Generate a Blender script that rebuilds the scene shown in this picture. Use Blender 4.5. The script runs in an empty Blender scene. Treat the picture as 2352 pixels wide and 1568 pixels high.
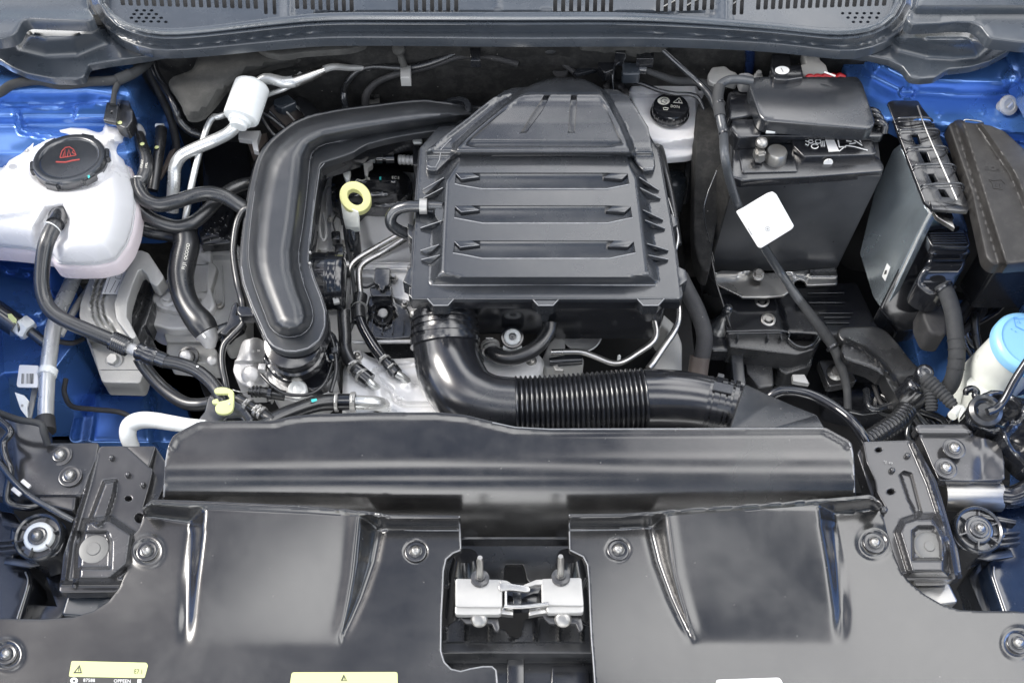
import bpy, bmesh, math, random
import numpy as np
from mathutils import Vector, Matrix
from mathutils.geometry import delaunay_2d_cdt
random.seed(7)
SC = bpy.context.scene
COL = SC.collection
# ------------------------------------------------------------------ camera, sky, sun
H = 1.55
PITCH = math.radians(58)
cam_d = bpy.data.cameras.new("camera"); cam_d.lens = 40; cam_d.sensor_width = 36
cam_d.clip_start = 0.02; cam_d.clip_end = 200
cam = bpy.data.objects.new("camera", cam_d); COL.objects.link(cam)
cam.location = (0, 0, H); cam.rotation_euler = (math.radians(90) - PITCH, 0, 0)
SC.camera = cam
SUN_EL, SUN_ROT = math.radians(47), math.radians(-74)
w = bpy.data.worlds.new("World"); SC.world = w; w.use_nodes = True
nt = w.node_tree; nt.nodes.clear()
sky = nt.nodes.new("ShaderNodeTexSky"); sky.sky_type = 'NISHITA'; sky.sun_disc = False
sky.sun_elevation = SUN_EL; sky.sun_rotation = SUN_ROT
sky.air_density = 1.0; sky.dust_density = 2.0; sky.ozone_density = 1.0
bg = nt.nodes.new("ShaderNodeBackground"); bg.inputs[1].default_value = 0.1
ow = nt.nodes.new("ShaderNodeOutputWorld")
tc = nt.nodes.new("ShaderNodeTexCoord")
cl = nt.nodes.new("ShaderNodeTexNoise"); cl.inputs['Scale'].default_value = 3.0; cl.inputs['Detail'].default_value = 7
rp = nt.nodes.new("ShaderNodeValToRGB")
rp.color_ramp.elements[0].position = 0.48; rp.color_ramp.elements[1].position = 0.58
mx = nt.nodes.new("ShaderNodeMix"); mx.data_type = 'RGBA'
mx.inputs['B'].default_value = (27, 27, 27.2, 1)
mpn = nt.nodes.new('ShaderNodeMapping'); mpn.inputs['Location'].default_value = (3, 1, 0)
nt.links.new(tc.outputs['Generated'], mpn.inputs[0]); nt.links.new(mpn.outputs[0], cl.inputs['Vector'])
nt.links.new(cl.outputs['Fac'], rp.inputs['Fac'])
nt.links.new(rp.outputs['Color'], mx.inputs['Factor'])
nt.links.new(sky.outputs[0], mx.inputs['A'])
nt.links.new(mx.outputs['Result'], bg.inputs[0])
nt.links.new(bg.outputs[0], ow.inputs[0])
sl = bpy.data.lights.new("sun", 'SUN'); sl.energy = 2.0; sl.angle = math.radians(20); sl.color = (1, 0.96, 0.9)
so = bpy.data.objects.new("sun", sl); COL.objects.link(so)
_az = SUN_ROT
_d = Vector((math.sin(_az) * math.cos(SUN_EL), math.cos(_az) * math.cos(SUN_EL), math.sin(SUN_EL)))
so.rotation_euler = _d.to_track_quat('Z', 'Y').to_euler(); so.location = _d * 5
SC.view_settings.view_transform = 'Standard'; SC.view_settings.look = 'None'
SC.view_settings.gamma = 1; SC.view_settings.exposure = 0.58

# ------------------------------------------------------------------ measuring: photograph point -> world point on a surface
_c, _s = math.cos(PITCH), math.sin(PITCH)
CAM = np.array([0, 0, H])
CR = {'V': (1, 0, 0), 'A': (3.2, 0, 0), 'B': (3.2, 548.8, 0), 'C': (3.2, 1136.8, 0), 'D': (3.2, 1724.8, 0),
      'E': (2.91, 0, 441), 'F': (2.91, 490, 441), 'G': (2.91, 1038.8, 441), 'H': (2.667, 1568, 441),
      'I': (2.5, 0, 940.8), 'J': (3.2, 588, 1078), 'K': (3.637, 940.8, 1136.8), 'L': (2.5, 1764, 940.8),
      'M': (3.3333, 901.6, 156.8), 'N': (3.3333, 901.6, 548.8), 'O': (4, 548.8, 196), 'R': (3.636, 352.8, 548.8)}
def c(t, pts):
    k, ox, oy = CR[t]
    if isinstance(pts, tuple): return (pts[0] / k + ox, pts[1] / k + oy) + tuple(pts[2:])
    return [(p[0] / k + ox, p[1] / k + oy) + tuple(p[2:]) for p in pts]
def rays(X, Y):
    X = np.asarray(X, float); Y = np.asarray(Y, float)
    a = (X - 1176) / 1176 * .45; b = (784 - Y) / 1176 * .45
    return np.stack([a, _c + b * _s, -_s + b * _c], -1)
def Z(h):
    def f(X, Y):
        d = rays(X, Y); t = (h - H) / d[..., 2]; return CAM + d * t[..., None]
    return f
def ZF(fn):
    def f(X, Y):
        X = np.asarray(X, float); Y = np.asarray(Y, float)
        d = rays(X, Y); t = (fn(X, Y) - H) / d[..., 2]; return CAM + d * t[..., None]
    return f
def PLN(p, n):
    p = np.array(p); n = np.array(n)
    def f(X, Y):
        d = rays(X, Y); t = ((p - CAM) @ n) / (d @ n); return CAM + d * t[..., None]
    return f
def PL3(a, b, cc):          # plane through three (x, y, z) measured points
    A, B, C_ = [np.array(P(*q)) for q in (a, b, cc)]
    n = np.cross(B - A, C_ - A); n /= np.linalg.norm(n)
    return PLN(A, n)
def P(x, y, z): return Vector(Z(z)(np.array([x]), np.array([y]))[0])
def Q(x, y, wy):
    d = rays([x], [y])[0]; return Vector(CAM + d * (wy / d[1]))
def zq(x, y, wy): return Q(x, y, wy).z
def mpp(p): return (Vector(p) - Vector(CAM)).dot(Vector((0, _c, -_s))) * .9 / 2352   # metres per measured unit there

# ------------------------------------------------------------------ materials
MATS = {}
def mat(name, col, rough=.45, metal=0, grain=0, gscale=900, var=.15, vscale=9, coat=0, dust=0, spec=.5, trans=0, sss=0, rvar=.12, dcol=(.30, .29, .27)):
    m = bpy.data.materials.new(name); m.use_nodes = True; MATS[name] = m
    n = m.node_tree; b = n.nodes['Principled BSDF']; L = n.links.new
    b.inputs['Metallic'].default_value = metal; b.inputs['Specular IOR Level'].default_value = spec
    b.inputs['Coat Weight'].default_value = coat; b.inputs['Coat Roughness'].default_value = max(.06, rough * .9)
    if sss:
        b.inputs['Subsurface Weight'].default_value = sss; b.inputs['Subsurface Radius'].default_value = (.02, .02, .02); b.inputs['Subsurface Scale'].default_value = 1
    tc = n.nodes.new('ShaderNodeTexCoord')
    nz = n.nodes.new('ShaderNodeTexNoise'); nz.inputs['Scale'].default_value = vscale; nz.inputs['Detail'].default_value = 5; nz.inputs['Roughness'].default_value = .6
    L(tc.outputs['Object'], nz.inputs['Vector'])
    def rng(lo, hi, src=nz, f0=.3, f1=.7):
        r = n.nodes.new('ShaderNodeMapRange'); r.inputs[1].default_value = f0; r.inputs[2].default_value = f1
        r.inputs[3].default_value = lo; r.inputs[4].default_value = hi; L(src.outputs['Fac'], r.inputs[0]); return r
    mixc = n.nodes.new('ShaderNodeMix'); mixc.data_type = 'RGBA'
    mixc.inputs['A'].default_value = tuple(min(1, v * (1 - var)) for v in col) + (1,)
    mixc.inputs['B'].default_value = tuple(min(1, v * (1 + var)) for v in col) + (1,)
    L(rng(0, 1).outputs[0], mixc.inputs['Factor'])
    out = mixc.outputs['Result']
    L(rng(max(.03, rough - rvar), min(1, rough + rvar)).outputs[0], b.inputs['Roughness'])
    if dust:
        n2 = n.nodes.new('ShaderNodeTexNoise'); n2.inputs['Scale'].default_value = 34; n2.inputs['Detail'].default_value = 8; n2.inputs['Roughness'].default_value = .75
        L(tc.outputs['Object'], n2.inputs['Vector'])
        md = n.nodes.new('ShaderNodeMix'); md.data_type = 'RGBA'; md.inputs['B'].default_value = dcol + (1,)
        L(rng(0, dust, n2, .45, .8).outputs[0], md.inputs['Factor']); L(out, md.inputs['A']); out = md.outputs['Result']
        vo = n.nodes.new('ShaderNodeTexVoronoi'); vo.inputs['Scale'].default_value = 42
        L(tc.outputs['Object'], vo.inputs['Vector'])
        mr = n.nodes.new('ShaderNodeMapRange'); mr.inputs[1].default_value = .035; mr.inputs[2].default_value = .05; mr.inputs[3].default_value = min(.5, dust * 3); mr.inputs[4].default_value = 0
        L(vo.outputs['Distance'], mr.inputs[0])
        md2 = n.nodes.new('ShaderNodeMix'); md2.data_type = 'RGBA'; md2.inputs['B'].default_value = (.45, .43, .4, 1)
        L(mr.outputs[0], md2.inputs['Factor']); L(out, md2.inputs['A']); out = md2.outputs['Result']
    L(out, b.inputs['Base Color'])
    if grain:
        n3 = n.nodes.new('ShaderNodeTexNoise'); n3.inputs['Scale'].default_value = gscale; n3.inputs['Detail'].default_value = 2
        L(tc.outputs['Object'], n3.inputs['Vector'])
        bu = n.nodes.new('ShaderNodeBump'); bu.inputs['Strength'].default_value = grain; bu.inputs['Distance'].default_value = .0006
        L(n3.outputs['Fac'], bu.inputs['Height']); L(bu.outputs[0], b.inputs['Normal'])
    if trans: b.inputs['Transmission Weight'].default_value = trans
    return m
PLA = mat('black_plastic', (.020, .021, .023), 0.28, grain=.3, dust=.08, spec=.8, coat=0.3)
PLS = mat('satin_black_plastic', (.012, .013, .016), 0.2, grain=.08, dust=.04, vscale=6, spec=.9, coat=0.5)
PLC = mat('radiator_cover_plastic', (.015, .0148, .0145), .19, grain=.06, dust=.05, vscale=4.5, var=.7, rvar=.09, spec=1.0, coat=.5)  # strong broad tone variation paints in uneven, cloudy reflections
PLG = mat('grey_black_plastic', (.020, .0225, .027), .24, grain=.09, dust=.03, spec=1.0, coat=.5, rvar=.07)
COW = mat('weathered_cowl_plastic', (.036, .044, .055), .27, grain=.08, dust=.03, spec=.8, coat=.4, rvar=.06)
RUB = mat('black_rubber', (.018, .019, .021), 0.28, grain=.1, dust=.05, spec=.8, coat=0.3, rvar=0.06)
RUM = mat('dull_rubber', (.03, .03, .032), .62, grain=.3, dust=.10)
TAP = mat('cloth_tape', (.030, .032, .035), .75, grain=.8, gscale=500, dust=.08)
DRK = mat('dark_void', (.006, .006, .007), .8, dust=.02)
FEL = mat('felt', (.010, .010, .010), .85, grain=.9, gscale=260, dust=.15)
FOA = mat('grey_foam', (.04, .04, .038), .9, grain=.9, gscale=220, dust=.15)
STE = mat('steel', (.55, .54, .52), .30, 1, grain=.05, dust=.08)
ALU = mat('cast_aluminium', (.55, .55, .55), .42, .45, grain=.7, gscale=380, dust=.10)
CAS = mat('painted_casting', (.42, .42, .41), .5, .35, grain=.6, gscale=420, dust=.10)
TUB = mat('aluminium_tube', (.66, .67, .66), .28, .6, grain=.08, dust=.08)
SIL = mat('foil_heat_shield', (.84, .84, .84), .35, .25, grain=.2, gscale=200, dust=.06)
LCA = mat('light_casting', (.70, .70, .70), .45, .3, grain=.5, gscale=420, dust=.08)
ZNC = mat('zinc_bolt', (.42, .41, .39), .35, .9, grain=.1, dust=.05)
GLS = mat('silver_latch', (.46, .455, .44), .36, .5, grain=.15, dust=.05)
CAR = mat('black_steel', (.075, .075, .078), .2, .5, grain=.1, gscale=300, dust=.03, coat=.5)
BLU = mat('blue_car_paint', (.08, .21, .56), .24, .55, coat=1, dust=.01, var=.05)
WHI = mat('white_plastic', (.80, .82, .81), .30, dust=.02, var=.03)
TNK = mat('milky_tank_plastic', (.77, .765, .775), .30, sss=.35, dust=.01, var=.02)
TNP = mat('pink_coolant_plastic', (.74, .66, .68), .30, sss=.3, var=.03)
CRM = mat('cream_plastic', (.80, .82, .76), .35, sss=.3, var=.03)
LBL = mat('light_blue_plastic', (.26, .54, .80), .35, coat=.3, var=.04)
YEL = mat('yellow_plastic', (.66, .66, .30), .5, var=.04)
YLB = mat('yellow_label', (.60, .64, .30), .6, var=.02, spec=.25)
WLB = mat('white_label', (.82, .82, .81), .55, var=.02, spec=.3)
INK = mat('dark_print', (.03, .03, .03), .5, var=0)
WIN = mat('pale_print', (.75, .74, .66), .5, var=0)
RIN = mat('red_print', (.30, .04, .035), .5, var=.1)
RED = mat('red_plastic', (.35, .015, .02), .35, var=.1)
TEA = mat('teal_paint', (.05, .50, .50), .5, var=.05)
BRN = mat('brown_bracket', (.08, .065, .058), .5, dust=.1)
BAT = mat('battery_case_plastic', (.050, .053, .058), .38, grain=.25, dust=.06, spec=.8)
CAB = mat('cable_sheath', (.06, .065, .072), .3, grain=.05, dust=.04, coat=.3)
PIP = mat('charge_pipe_plastic', (.022, .0245, .029), .36, grain=.12, dust=.03, spec=.9, coat=.2, rvar=.05)
EDG = mat('edge_highlight', (.22, .225, .235), .28, var=.2, vscale=30)  # lighter grey for beads that paint a highlight along plastic edges
GLP = mat('glossy_black', (.010, .011, .014), .12, coat=1, dust=.03)
GRD = mat('asphalt', (.05, .05, .05), .9, grain=.8, gscale=200, dust=.1)

# ------------------------------------------------------------------ objects
WL = {}; THINGS = []
def mesh(name, V, F, m, smooth=48):
    V = np.asarray(V, float); ctr = (V.max(0) + V.min(0)) / 2
    me = bpy.data.meshes.new(name); me.from_pydata((V - ctr).tolist(), [], [tuple(int(i) for i in f) for f in F]); me.validate()
    me.materials.append(m)
    if smooth:
        me.shade_smooth(); me.set_sharp_from_angle(angle=math.radians(smooth))
    return me, Vector(ctr)
def part(name, VF, m, parent, label=None, smooth=48):
    V, F = VF
    me, ctr = mesh(name, V, F, m, smooth)
    o = bpy.data.objects.new(name, me); COL.objects.link(o)
    if parent is not None:
        o.parent = parent; o.location = ctr - WL[parent.name]
    else: o.location = ctr
    WL[o.name] = ctr
    if label: o['label'] = label
    return o
def thing(name, label, cat, group=None):
    o = bpy.data.objects.new(name, None); COL.objects.link(o); o.empty_display_size = .03
    o['label'] = label; o['category'] = cat
    if group: o['group'] = group
    WL[o.name] = Vector((0, 0, 0)); THINGS.append(o); return o
def solo(name, VF, m, label, cat, group=None, kind=None, smooth=48):
    o = part(name, VF, m, None, None, smooth)
    if kind: o['kind'] = kind
    if label: o['label'] = label
    if cat: o['category'] = cat
    if group: o['group'] = group
    return o
def finish():
    for t in THINGS:
        lo = Vector((1e9,) * 3); hi = -lo
        ch = [x for x in t.children]
        for o in ch:
            for v in o.bound_box:
                p = Vector(v) + o.location
                lo = Vector(map(min, lo, p)); hi = Vector(map(max, hi, p))
        base = Vector(((lo.x + hi.x) / 2, (lo.y + hi.y) / 2, lo.z))
        t.location = base
        for o in ch: o.location = o.location - base
def join(*vfs):
    V = []; F = []
    for v, f in vfs:
        k = len(V); V += [tuple(x) for x in v]; F += [tuple(i + k for i in q) for q in f]
    return V, F

# ------------------------------------------------------------------ shape helpers
def sd(poly, X, Y):
    X = np.asarray(X, float); Y = np.asarray(Y, float)
    d = np.full(X.shape, 1e18); s = np.zeros(X.shape, bool); n = len(poly)
    for i in range(n):
        x0, y0 = poly[i][:2]; x1, y1 = poly[(i + 1) % n][:2]
        ex, ey = x1 - x0, y1 - y0; l = ex * ex + ey * ey + 1e-12
        t = np.clip(((X - x0) * ex + (Y - y0) * ey) / l, 0, 1)
        d = np.minimum(d, (X - x0 - t * ex) ** 2 + (Y - y0 - t * ey) ** 2)
        cond = (y0 > Y) != (y1 > Y)
        with np.errstate(divide='ignore', invalid='ignore'):
            xi = (x1 - x0) * (Y - y0) / (y1 - y0 if y1 != y0 else 1e-12) + x0
        s ^= cond & (X < xi)
    return np.where(s, 1, -1) * np.sqrt(d)
def sl_(line, X, Y):
    X = np.asarray(X, float); Y = np.asarray(Y, float); d = np.full(X.shape, 1e18)
    for (x0, y0), (x1, y1) in zip(line[:-1], line[1:]):
        ex, ey = x1 - x0, y1 - y0; l = ex * ex + ey * ey + 1e-12
        t = np.clip(((X - x0) * ex + (Y - y0) * ey) / l, 0, 1)
        d = np.minimum(d, (X - x0 - t * ex) ** 2 + (Y - y0 - t * ey) ** 2)
    return np.sqrt(d)
def ss(t):
    t = np.clip(t, 0, 1); return t * t * (3 - 2 * t)
def si(x, xs, ys, w_=12):      # smoothed interpolation
    x = np.asarray(x, float); return sum(np.interp(x + o_, xs, ys) for o_ in np.linspace(-w_, w_, 33)) / 33
def rnd(t):
    t = np.clip(t, 0, 1); return np.sqrt(np.maximum(0, 1 - (1 - t) ** 2))
def rc(poly, r, n=4):       # round the corners of a polygon
    out = []; N = len(poly)
    for i in range(N):
        a = np.array(poly[i - 1][:2]); b = np.array(poly[i][:2]); d = np.array(poly[(i + 1) % N][:2])
        la = np.linalg.norm(a - b); ld = np.linalg.norm(d - b)
        k = min(r, la * .45, ld * .45)
        p = b + (a - b) / (la + 1e-9) * k; q = b + (d - b) / (ld + 1e-9) * k
        for j in range(n + 1):
            t = j / n; out.append(tuple((1 - t) ** 2 * p + 2 * t * (1 - t) * b + t * t * q))
    return out
def sm(pts, n=5, closed=False):
    pts = [np.array(p, float) for p in pts]; N = len(pts); out = []
    rngs = range(N) if closed else range(N - 1)
    for i in rngs:
        p0 = pts[(i - 1) % N] if closed or i > 0 else 2 * pts[0] - pts[1]
        p1 = pts[i]; p2 = pts[(i + 1) % N]
        p3 = pts[(i + 2) % N] if closed or i + 2 < N else 2 * pts[-1] - pts[-2]
        for j in range(n):
            t = j / n
            out.append(.5 * ((2 * p1) + (-p0 + p2) * t + (2 * p0 - 5 * p1 + 4 * p2 - p3) * t * t + (-p0 + 3 * p1 - 3 * p2 + p3) * t ** 3))
    if not closed: out.append(pts[-1])
    return [tuple(o) for o in out]
def inset(poly, d):
    N = len(poly); A = sum(poly[i - 1][0] * poly[i][1] - poly[i][0] * poly[i - 1][1] for i in range(N)); s = 1 if A > 0 else -1
    out = []
    for i in range(N):
        a = np.array(poly[i - 1]); b = np.array(poly[i]); e = np.array(poly[(i + 1) % N])
        u = (b - a) / (np.linalg.norm(b - a) + 1e-9); v = (e - b) / (np.linalg.norm(e - b) + 1e-9)
        nu = np.array([-u[1], u[0]]) * s; nv = np.array([-v[1], v[0]]) * s
        m_ = nu + nv; k = max(.35, (m_ @ m_) / 2)
        out.append(tuple(b + m_ * d / k))
    return out
def offs(line, d):
    out = []; n = len(line)
    for i in range(n):
        a = np.array(line[max(0, i - 1)][:2], float); b = np.array(line[min(n - 1, i + 1)][:2], float); t = (b - a) / (np.linalg.norm(b - a) + 1e-9)
        out.append(tuple(np.array(line[i][:2]) + np.array([-t[1], t[0]]) * d))
    return out
def rail(line, w_): return [list(line)] + [offs(line, k * w_) for k in (-1, -.5, .5, 1)]
def soft(poly, w_): return [rc(poly, 3, 2)] + [inset(rc(poly, 3, 2), k * w_) for k in (.33, .66, 1)]
def split(pts, step, closed=True):
    out = []; N = len(pts)
    for i in range(N if closed else N - 1):
        a = np.array(pts[i][:2]); b = np.array(pts[(i + 1) % N][:2])
        k = max(1, int(math.ceil(np.linalg.norm(b - a) / step)))
        for j in range(k): out.append(tuple(a + (b - a) * j / k))
    if not closed: out.append(tuple(pts[-1][:2]))
    return out
def disc(x, y, rx, ry=None, n=20, a0=0):
    ry = rx if ry is None else ry
    return [(x + rx * math.cos(a0 + 2 * math.pi * i / n), y + ry * math.sin(a0 + 2 * math.pi * i / n)) for i in range(n)]
def clipl(lines, poly):
    out = []
    for l in lines:
        q = split(l, 4, False); d = sd(poly, [p[0] for p in q], [p[1] for p in q]); run = []
        for p, k in zip(q, d):
            if k > 1.2: run.append(p)
            else:
                if len(run) > 1: out.append(run)
                run = []
        if len(run) > 1: out.append(run)
    return out
def sheet(poly, S, step=None, skirt=.003, r=.0012, holes=(), feats=(), lines=(), down=(0, 0, -1), close=False, bott=None):
    """A surface whose outline and holes are measured polygons, with a rounded rim and a skirt of real depth."""
    if not callable(S): S = Z(S)
    st = step or 1e9
    pts = []; ed = []
    def addloop(p, closed=True, stp=st):
        q = split(p, stp, closed); k = len(pts); pts.extend(q); m_ = len(q)
        for i in range(m_ if closed else m_ - 1): ed.append((k + i, k + (i + 1) % m_))
        return q
    o = addloop(poly)
    hs = [addloop(h) for h in holes]
    for f in feats: addloop(f)
    lines = clipl(lines, poly)
    for l in lines: addloop(l, False)
    if step:
        a = np.array([p[:2] for p in poly]); x0, y0 = a.min(0); x1, y1 = a.max(0)
        gx = []; gy = []; j = 0; yy = y0 + step * .5
        while yy < y1:
            xs = np.arange(x0 + (step * .5 if j % 2 else 0), x1, step); gx.append(xs); gy.append(np.full(xs.shape, yy)); yy += step * .87; j += 1
        gx = np.concatenate(gx); gy = np.concatenate(gy)
        ok = sd(poly, gx, gy) > step * .45
        gx, gy = gx[ok], gy[ok]
        for h in list(holes) + list(feats):
            ok = (sd(h, gx, gy) < -step * .4) | ((sd(h, gx, gy) > step * .4) if h in feats else False)
            gx, gy = gx[ok], gy[ok]
        for l in lines:
            ok = sl_(l, gx, gy) > step * .4; gx, gy = gx[ok], gy[ok]
        pts.extend(zip(gx.tolist(), gy.tolist()))
    res = delaunay_2d_cdt([Vector(p) for p in pts], ed, [], 0, 1e-4)
    V2 = np.array([tuple(v) for v in res[0]]); F = np.array([tuple(f) for f in res[2] if len(f) == 3])
    cx = V2[F].mean(1); ok = sd(poly, cx[:, 0], cx[:, 1]) > 0
    for h in holes: ok &= sd(h, cx[:, 0], cx[:, 1]) < 0
    F = F[ok]
    e1 = V2[F[:, 1]] - V2[F[:, 0]]; e2 = V2[F[:, 2]] - V2[F[:, 0]]
    cr = e1[:, 0] * e2[:, 1] - e1[:, 1] * e2[:, 0]
    F[cr > 0] = F[cr > 0][:, ::-1]       # y runs down in the photograph: clockwise there faces the viewer
    W = S(V2[:, 0], V2[:, 1])
    nf = np.cross(W[F[:, 1]] - W[F[:, 0]], W[F[:, 2]] - W[F[:, 0]])
    VN = np.zeros_like(W)
    for k in range(3): np.add.at(VN, F[:, k], nf)
    VN /= (np.linalg.norm(VN, axis=1, keepdims=True) + 1e-12)
    used = {}
    for a_, b_, c_ in F:
        for u, v in ((a_, b_), (b_, c_), (c_, a_)): used[(u, v)] = 1
    B = [(u, v) for (u, v) in used if (v, u) not in used]
    out = {}
    for u, v in B:
        t = W[v] - W[u]; l = np.linalg.norm(t) + 1e-12; t = t / l
        nn = np.cross(t, VN[u]); out[u] = out.get(u, 0) + nn; nn = np.cross(t, VN[v]); out[v] = out.get(v, 0) + nn
    keys = list(out); idx = {k: i for i, k in enumerate(keys)}
    O = np.array([out[k] / (np.linalg.norm(out[k]) + 1e-12) for k in keys]); Wb = W[keys]; Nb = VN[keys]
    dn = np.array(down, float)
    rings = []
    if r > 0:
        for th in (30, 60, 90):
            a_ = math.radians(th); rings.append(Wb + O * r * math.sin(a_) - Nb * r * (1 - math.cos(a_)))
    last = rings[-1] if rings else Wb
    if skirt > 0:
        rings.append(last + dn * skirt if bott is None else np.concatenate([last[:, :2], np.full((len(last), 1), bott)], 1))
    Vs = [W]; n0 = len(W); faces = [tuple(f) for f in F]; nb = len(keys)
    for i, rg in enumerate(rings): Vs.append(rg)
    for i in range(len(rings)):
        for u, v in B:
            a0 = u if i == 0 else n0 + (i - 1) * nb + idx[u]; b0 = v if i == 0 else n0 + (i - 1) * nb + idx[v]
            faces.append((a0, n0 + i * nb + idx[u], n0 + i * nb + idx[v], b0))
    return np.concatenate(Vs), faces
def frames(pts):
    pts = [Vector(p) for p in pts]; T = []
    for i in range(len(pts)):
        a = pts[max(0, i - 1)]; b = pts[min(len(pts) - 1, i + 1)]; T.append((b - a).normalized())
    up = Vector((0, 0, 1)) if abs(T[0].z) < .9 else Vector((0, 1, 0))
    N = [(up - T[0] * up.dot(T[0])).normalized()]
    for i in range(1, len(pts)):
        n = N[-1] - T[i] * N[-1].dot(T[i]); N.append(n.normalized())
    return pts, T, N
def wtube(pts, r, seg=14, n=5, smooth=True, cap=True, corr=None, flat=1.0):
    """Tube through world points; r is one radius or one per point (metres)."""
    rs = list(r) if hasattr(r, '__len__') else [r] * len(pts)
    q = [tuple(p) + (rr,) for p, rr in zip(pts, rs)]
    if smooth and len(q) > 2: q = sm(q, n)
    if corr:                                     # rings: (start fraction, end fraction, count, depth)
        q = [np.array(a) for a in q]
        L = [0]
        for a, b in zip(q[:-1], q[1:]): L.append(L[-1] + np.linalg.norm((b - a)[:3]))
        tot = L[-1]; ts = sorted(set(list(np.linspace(0, 1, 40)) + list(np.linspace(corr[0], corr[1], corr[2] * 8 + 1))))
        arr = np.array(q); out = []
        for t in ts:
            v = [np.interp(t * tot, L, arr[:, k]) for k in range(4)]
            if corr[0] <= t <= corr[1]:
                ph = (t - corr[0]) / (corr[1] - corr[0]) * corr[2]
                s = math.sin(ph * math.pi) ** 2
                v[3] += corr[3] * (s ** .6) 
            out.append(tuple(v))
        q = out
    pts3, T, N = frames([a[:3] for a in q]); V = []; F = []
    for p, t, nn, a in zip(pts3, T, N, q):
        bn = t.cross(nn)
        for k in range(seg):
            an = 2 * math.pi * k / seg
            V.append(tuple(p + nn * math.cos(an) * a[3] * flat + bn * math.sin(an) * a[3]))
    M = len(q)
    for i in range(M - 1):
        for k in range(seg):
            k2 = (k + 1) % seg
            F.append((i * seg + k, i * seg + k2, (i + 1) * seg + k2, (i + 1) * seg + k))
    if cap:
        F.append(tuple(range(seg))[::-1]); F.append(tuple((M - 1) * seg + k for k in range(seg)))
    return V, F
def tube(pts, rpx, **kw):
    """Tube through measured points (x, y, z); rpx is the measured radius."""
    w3 = [P(*p) for p in pts]
    rr = list(rpx) if hasattr(rpx, '__len__') else [rpx] * len(pts)
    return wtube(w3, [a * mpp(p) for a, p in zip(rr, w3)], **kw)
def along(pts, t):          # position and direction at a fraction of a measured path
    q = [Vector(a) for a in sm([tuple(P(*p)) for p in pts], 6)]
    L = [0]
    for a, b in zip(q[:-1], q[1:]): L.append(L[-1] + (b - a).length)
    s = t * L[-1]
    for i in range(len(q) - 1):
        if L[i + 1] >= s:
            k = (s - L[i]) / (L[i + 1] - L[i] + 1e-9); return q[i].lerp(q[i + 1], k), (q[i + 1] - q[i]).normalized()
    return q[-1], (q[-1] - q[-2]).normalized()
def lathe(prof, origin, axis=(0, 0, 1), seg=28, hexr=None):
    ax = Vector(axis).normalized(); u = ax.orthogonal().normalized(); v = ax.cross(u); o = Vector(origin); V = []; F = []
    for (r, h) in prof:
        for k in range(seg):
            a = 2 * math.pi * k / seg; V.append(tuple(o + ax * h + u * math.cos(a) * r + v * math.sin(a) * r))
    for i in range(len(prof) - 1):
        for k in range(seg):
            k2 = (k + 1) % seg; F.append((i * seg + k, i * seg + k2, (i + 1) * seg + k2, (i + 1) * seg + k))
    F.append(tuple(range(seg))[::-1]); F.append(tuple((len(prof) - 1) * seg + k for k in range(seg)))
    return V, F
def ring(pos, direc, r, width, thick=.0015, seg=24):      # band round a hose
    return lathe([(r * .96, -width / 2), (r + thick, -width / 2), (r + thick, width / 2), (r * .96, width / 2)], pos, direc, seg)
def clamp(pos, direc, r, width=.009, ear=True, up=(0, -.3, 1)):
    a = ring(pos, direc, r, width)
    if not ear: return a
    d = Vector(direc).normalized(); u = Vector(up); u = (u - d * u.dot(d)).normalized()
    e = obox(Vector(pos) + u * (r + .003), (width * .8, .004, .008), d, u)
    e2 = wtube([Vector(pos) + u * (r + .005) - d.cross(u) * .006, Vector(pos) + u * (r + .007) + d.cross(u) * .006], .0016, seg=8)
    return join(a, e, e2)
def obox(ctr, size, ax=(1, 0, 0), up=(0, 0, 1), bev=.0006):
    x = Vector(ax).normalized(); z = Vector(up); z = (z - x * z.dot(x)).normalized(); y = z.cross(x)
    bm = bmesh.new(); bmesh.ops.create_cube(bm, size=1)
    for v in bm.verts: v.co = Vector((v.co.x * size[0], v.co.y * size[1], v.co.z * size[2]))
    if bev:
        bmesh.ops.bevel(bm, geom=bm.edges[:], offset=min(bev, min(size) * .3), segments=2, affect='EDGES')
    bm.verts.index_update()
    V = [tuple(Vector(ctr) + x * v.co.x + y * v.co.y + z * v.co.z) for v in bm.verts]; F = [tuple(v.index for v in f.verts) for f in bm.faces]
    bm.free(); return V, F
def hexa(top, bot, bev=.001):       # solid between two world polygons
    bm = bmesh.new(); n = len(top)
    a = [bm.verts.new(p) for p in top]; b = [bm.verts.new(p) for p in bot]
    bm.faces.new(a); bm.faces.new(b[::-1])
    for i in range(n): bm.faces.new((a[i], b[i], b[(i + 1) % n], a[(i + 1) % n]))
    bmesh.ops.recalc_face_normals(bm, faces=bm.faces[:])
    if bev: bmesh.ops.bevel(bm, geom=bm.edges[:], offset=bev, segments=2, affect='EDGES', clamp_overlap=True)
    bm.verts.index_update()
    V = [tuple(v.co) for v in bm.verts]; F = [tuple(v.index for v in f.verts) for f in bm.faces]; bm.free(); return V, F
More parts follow.
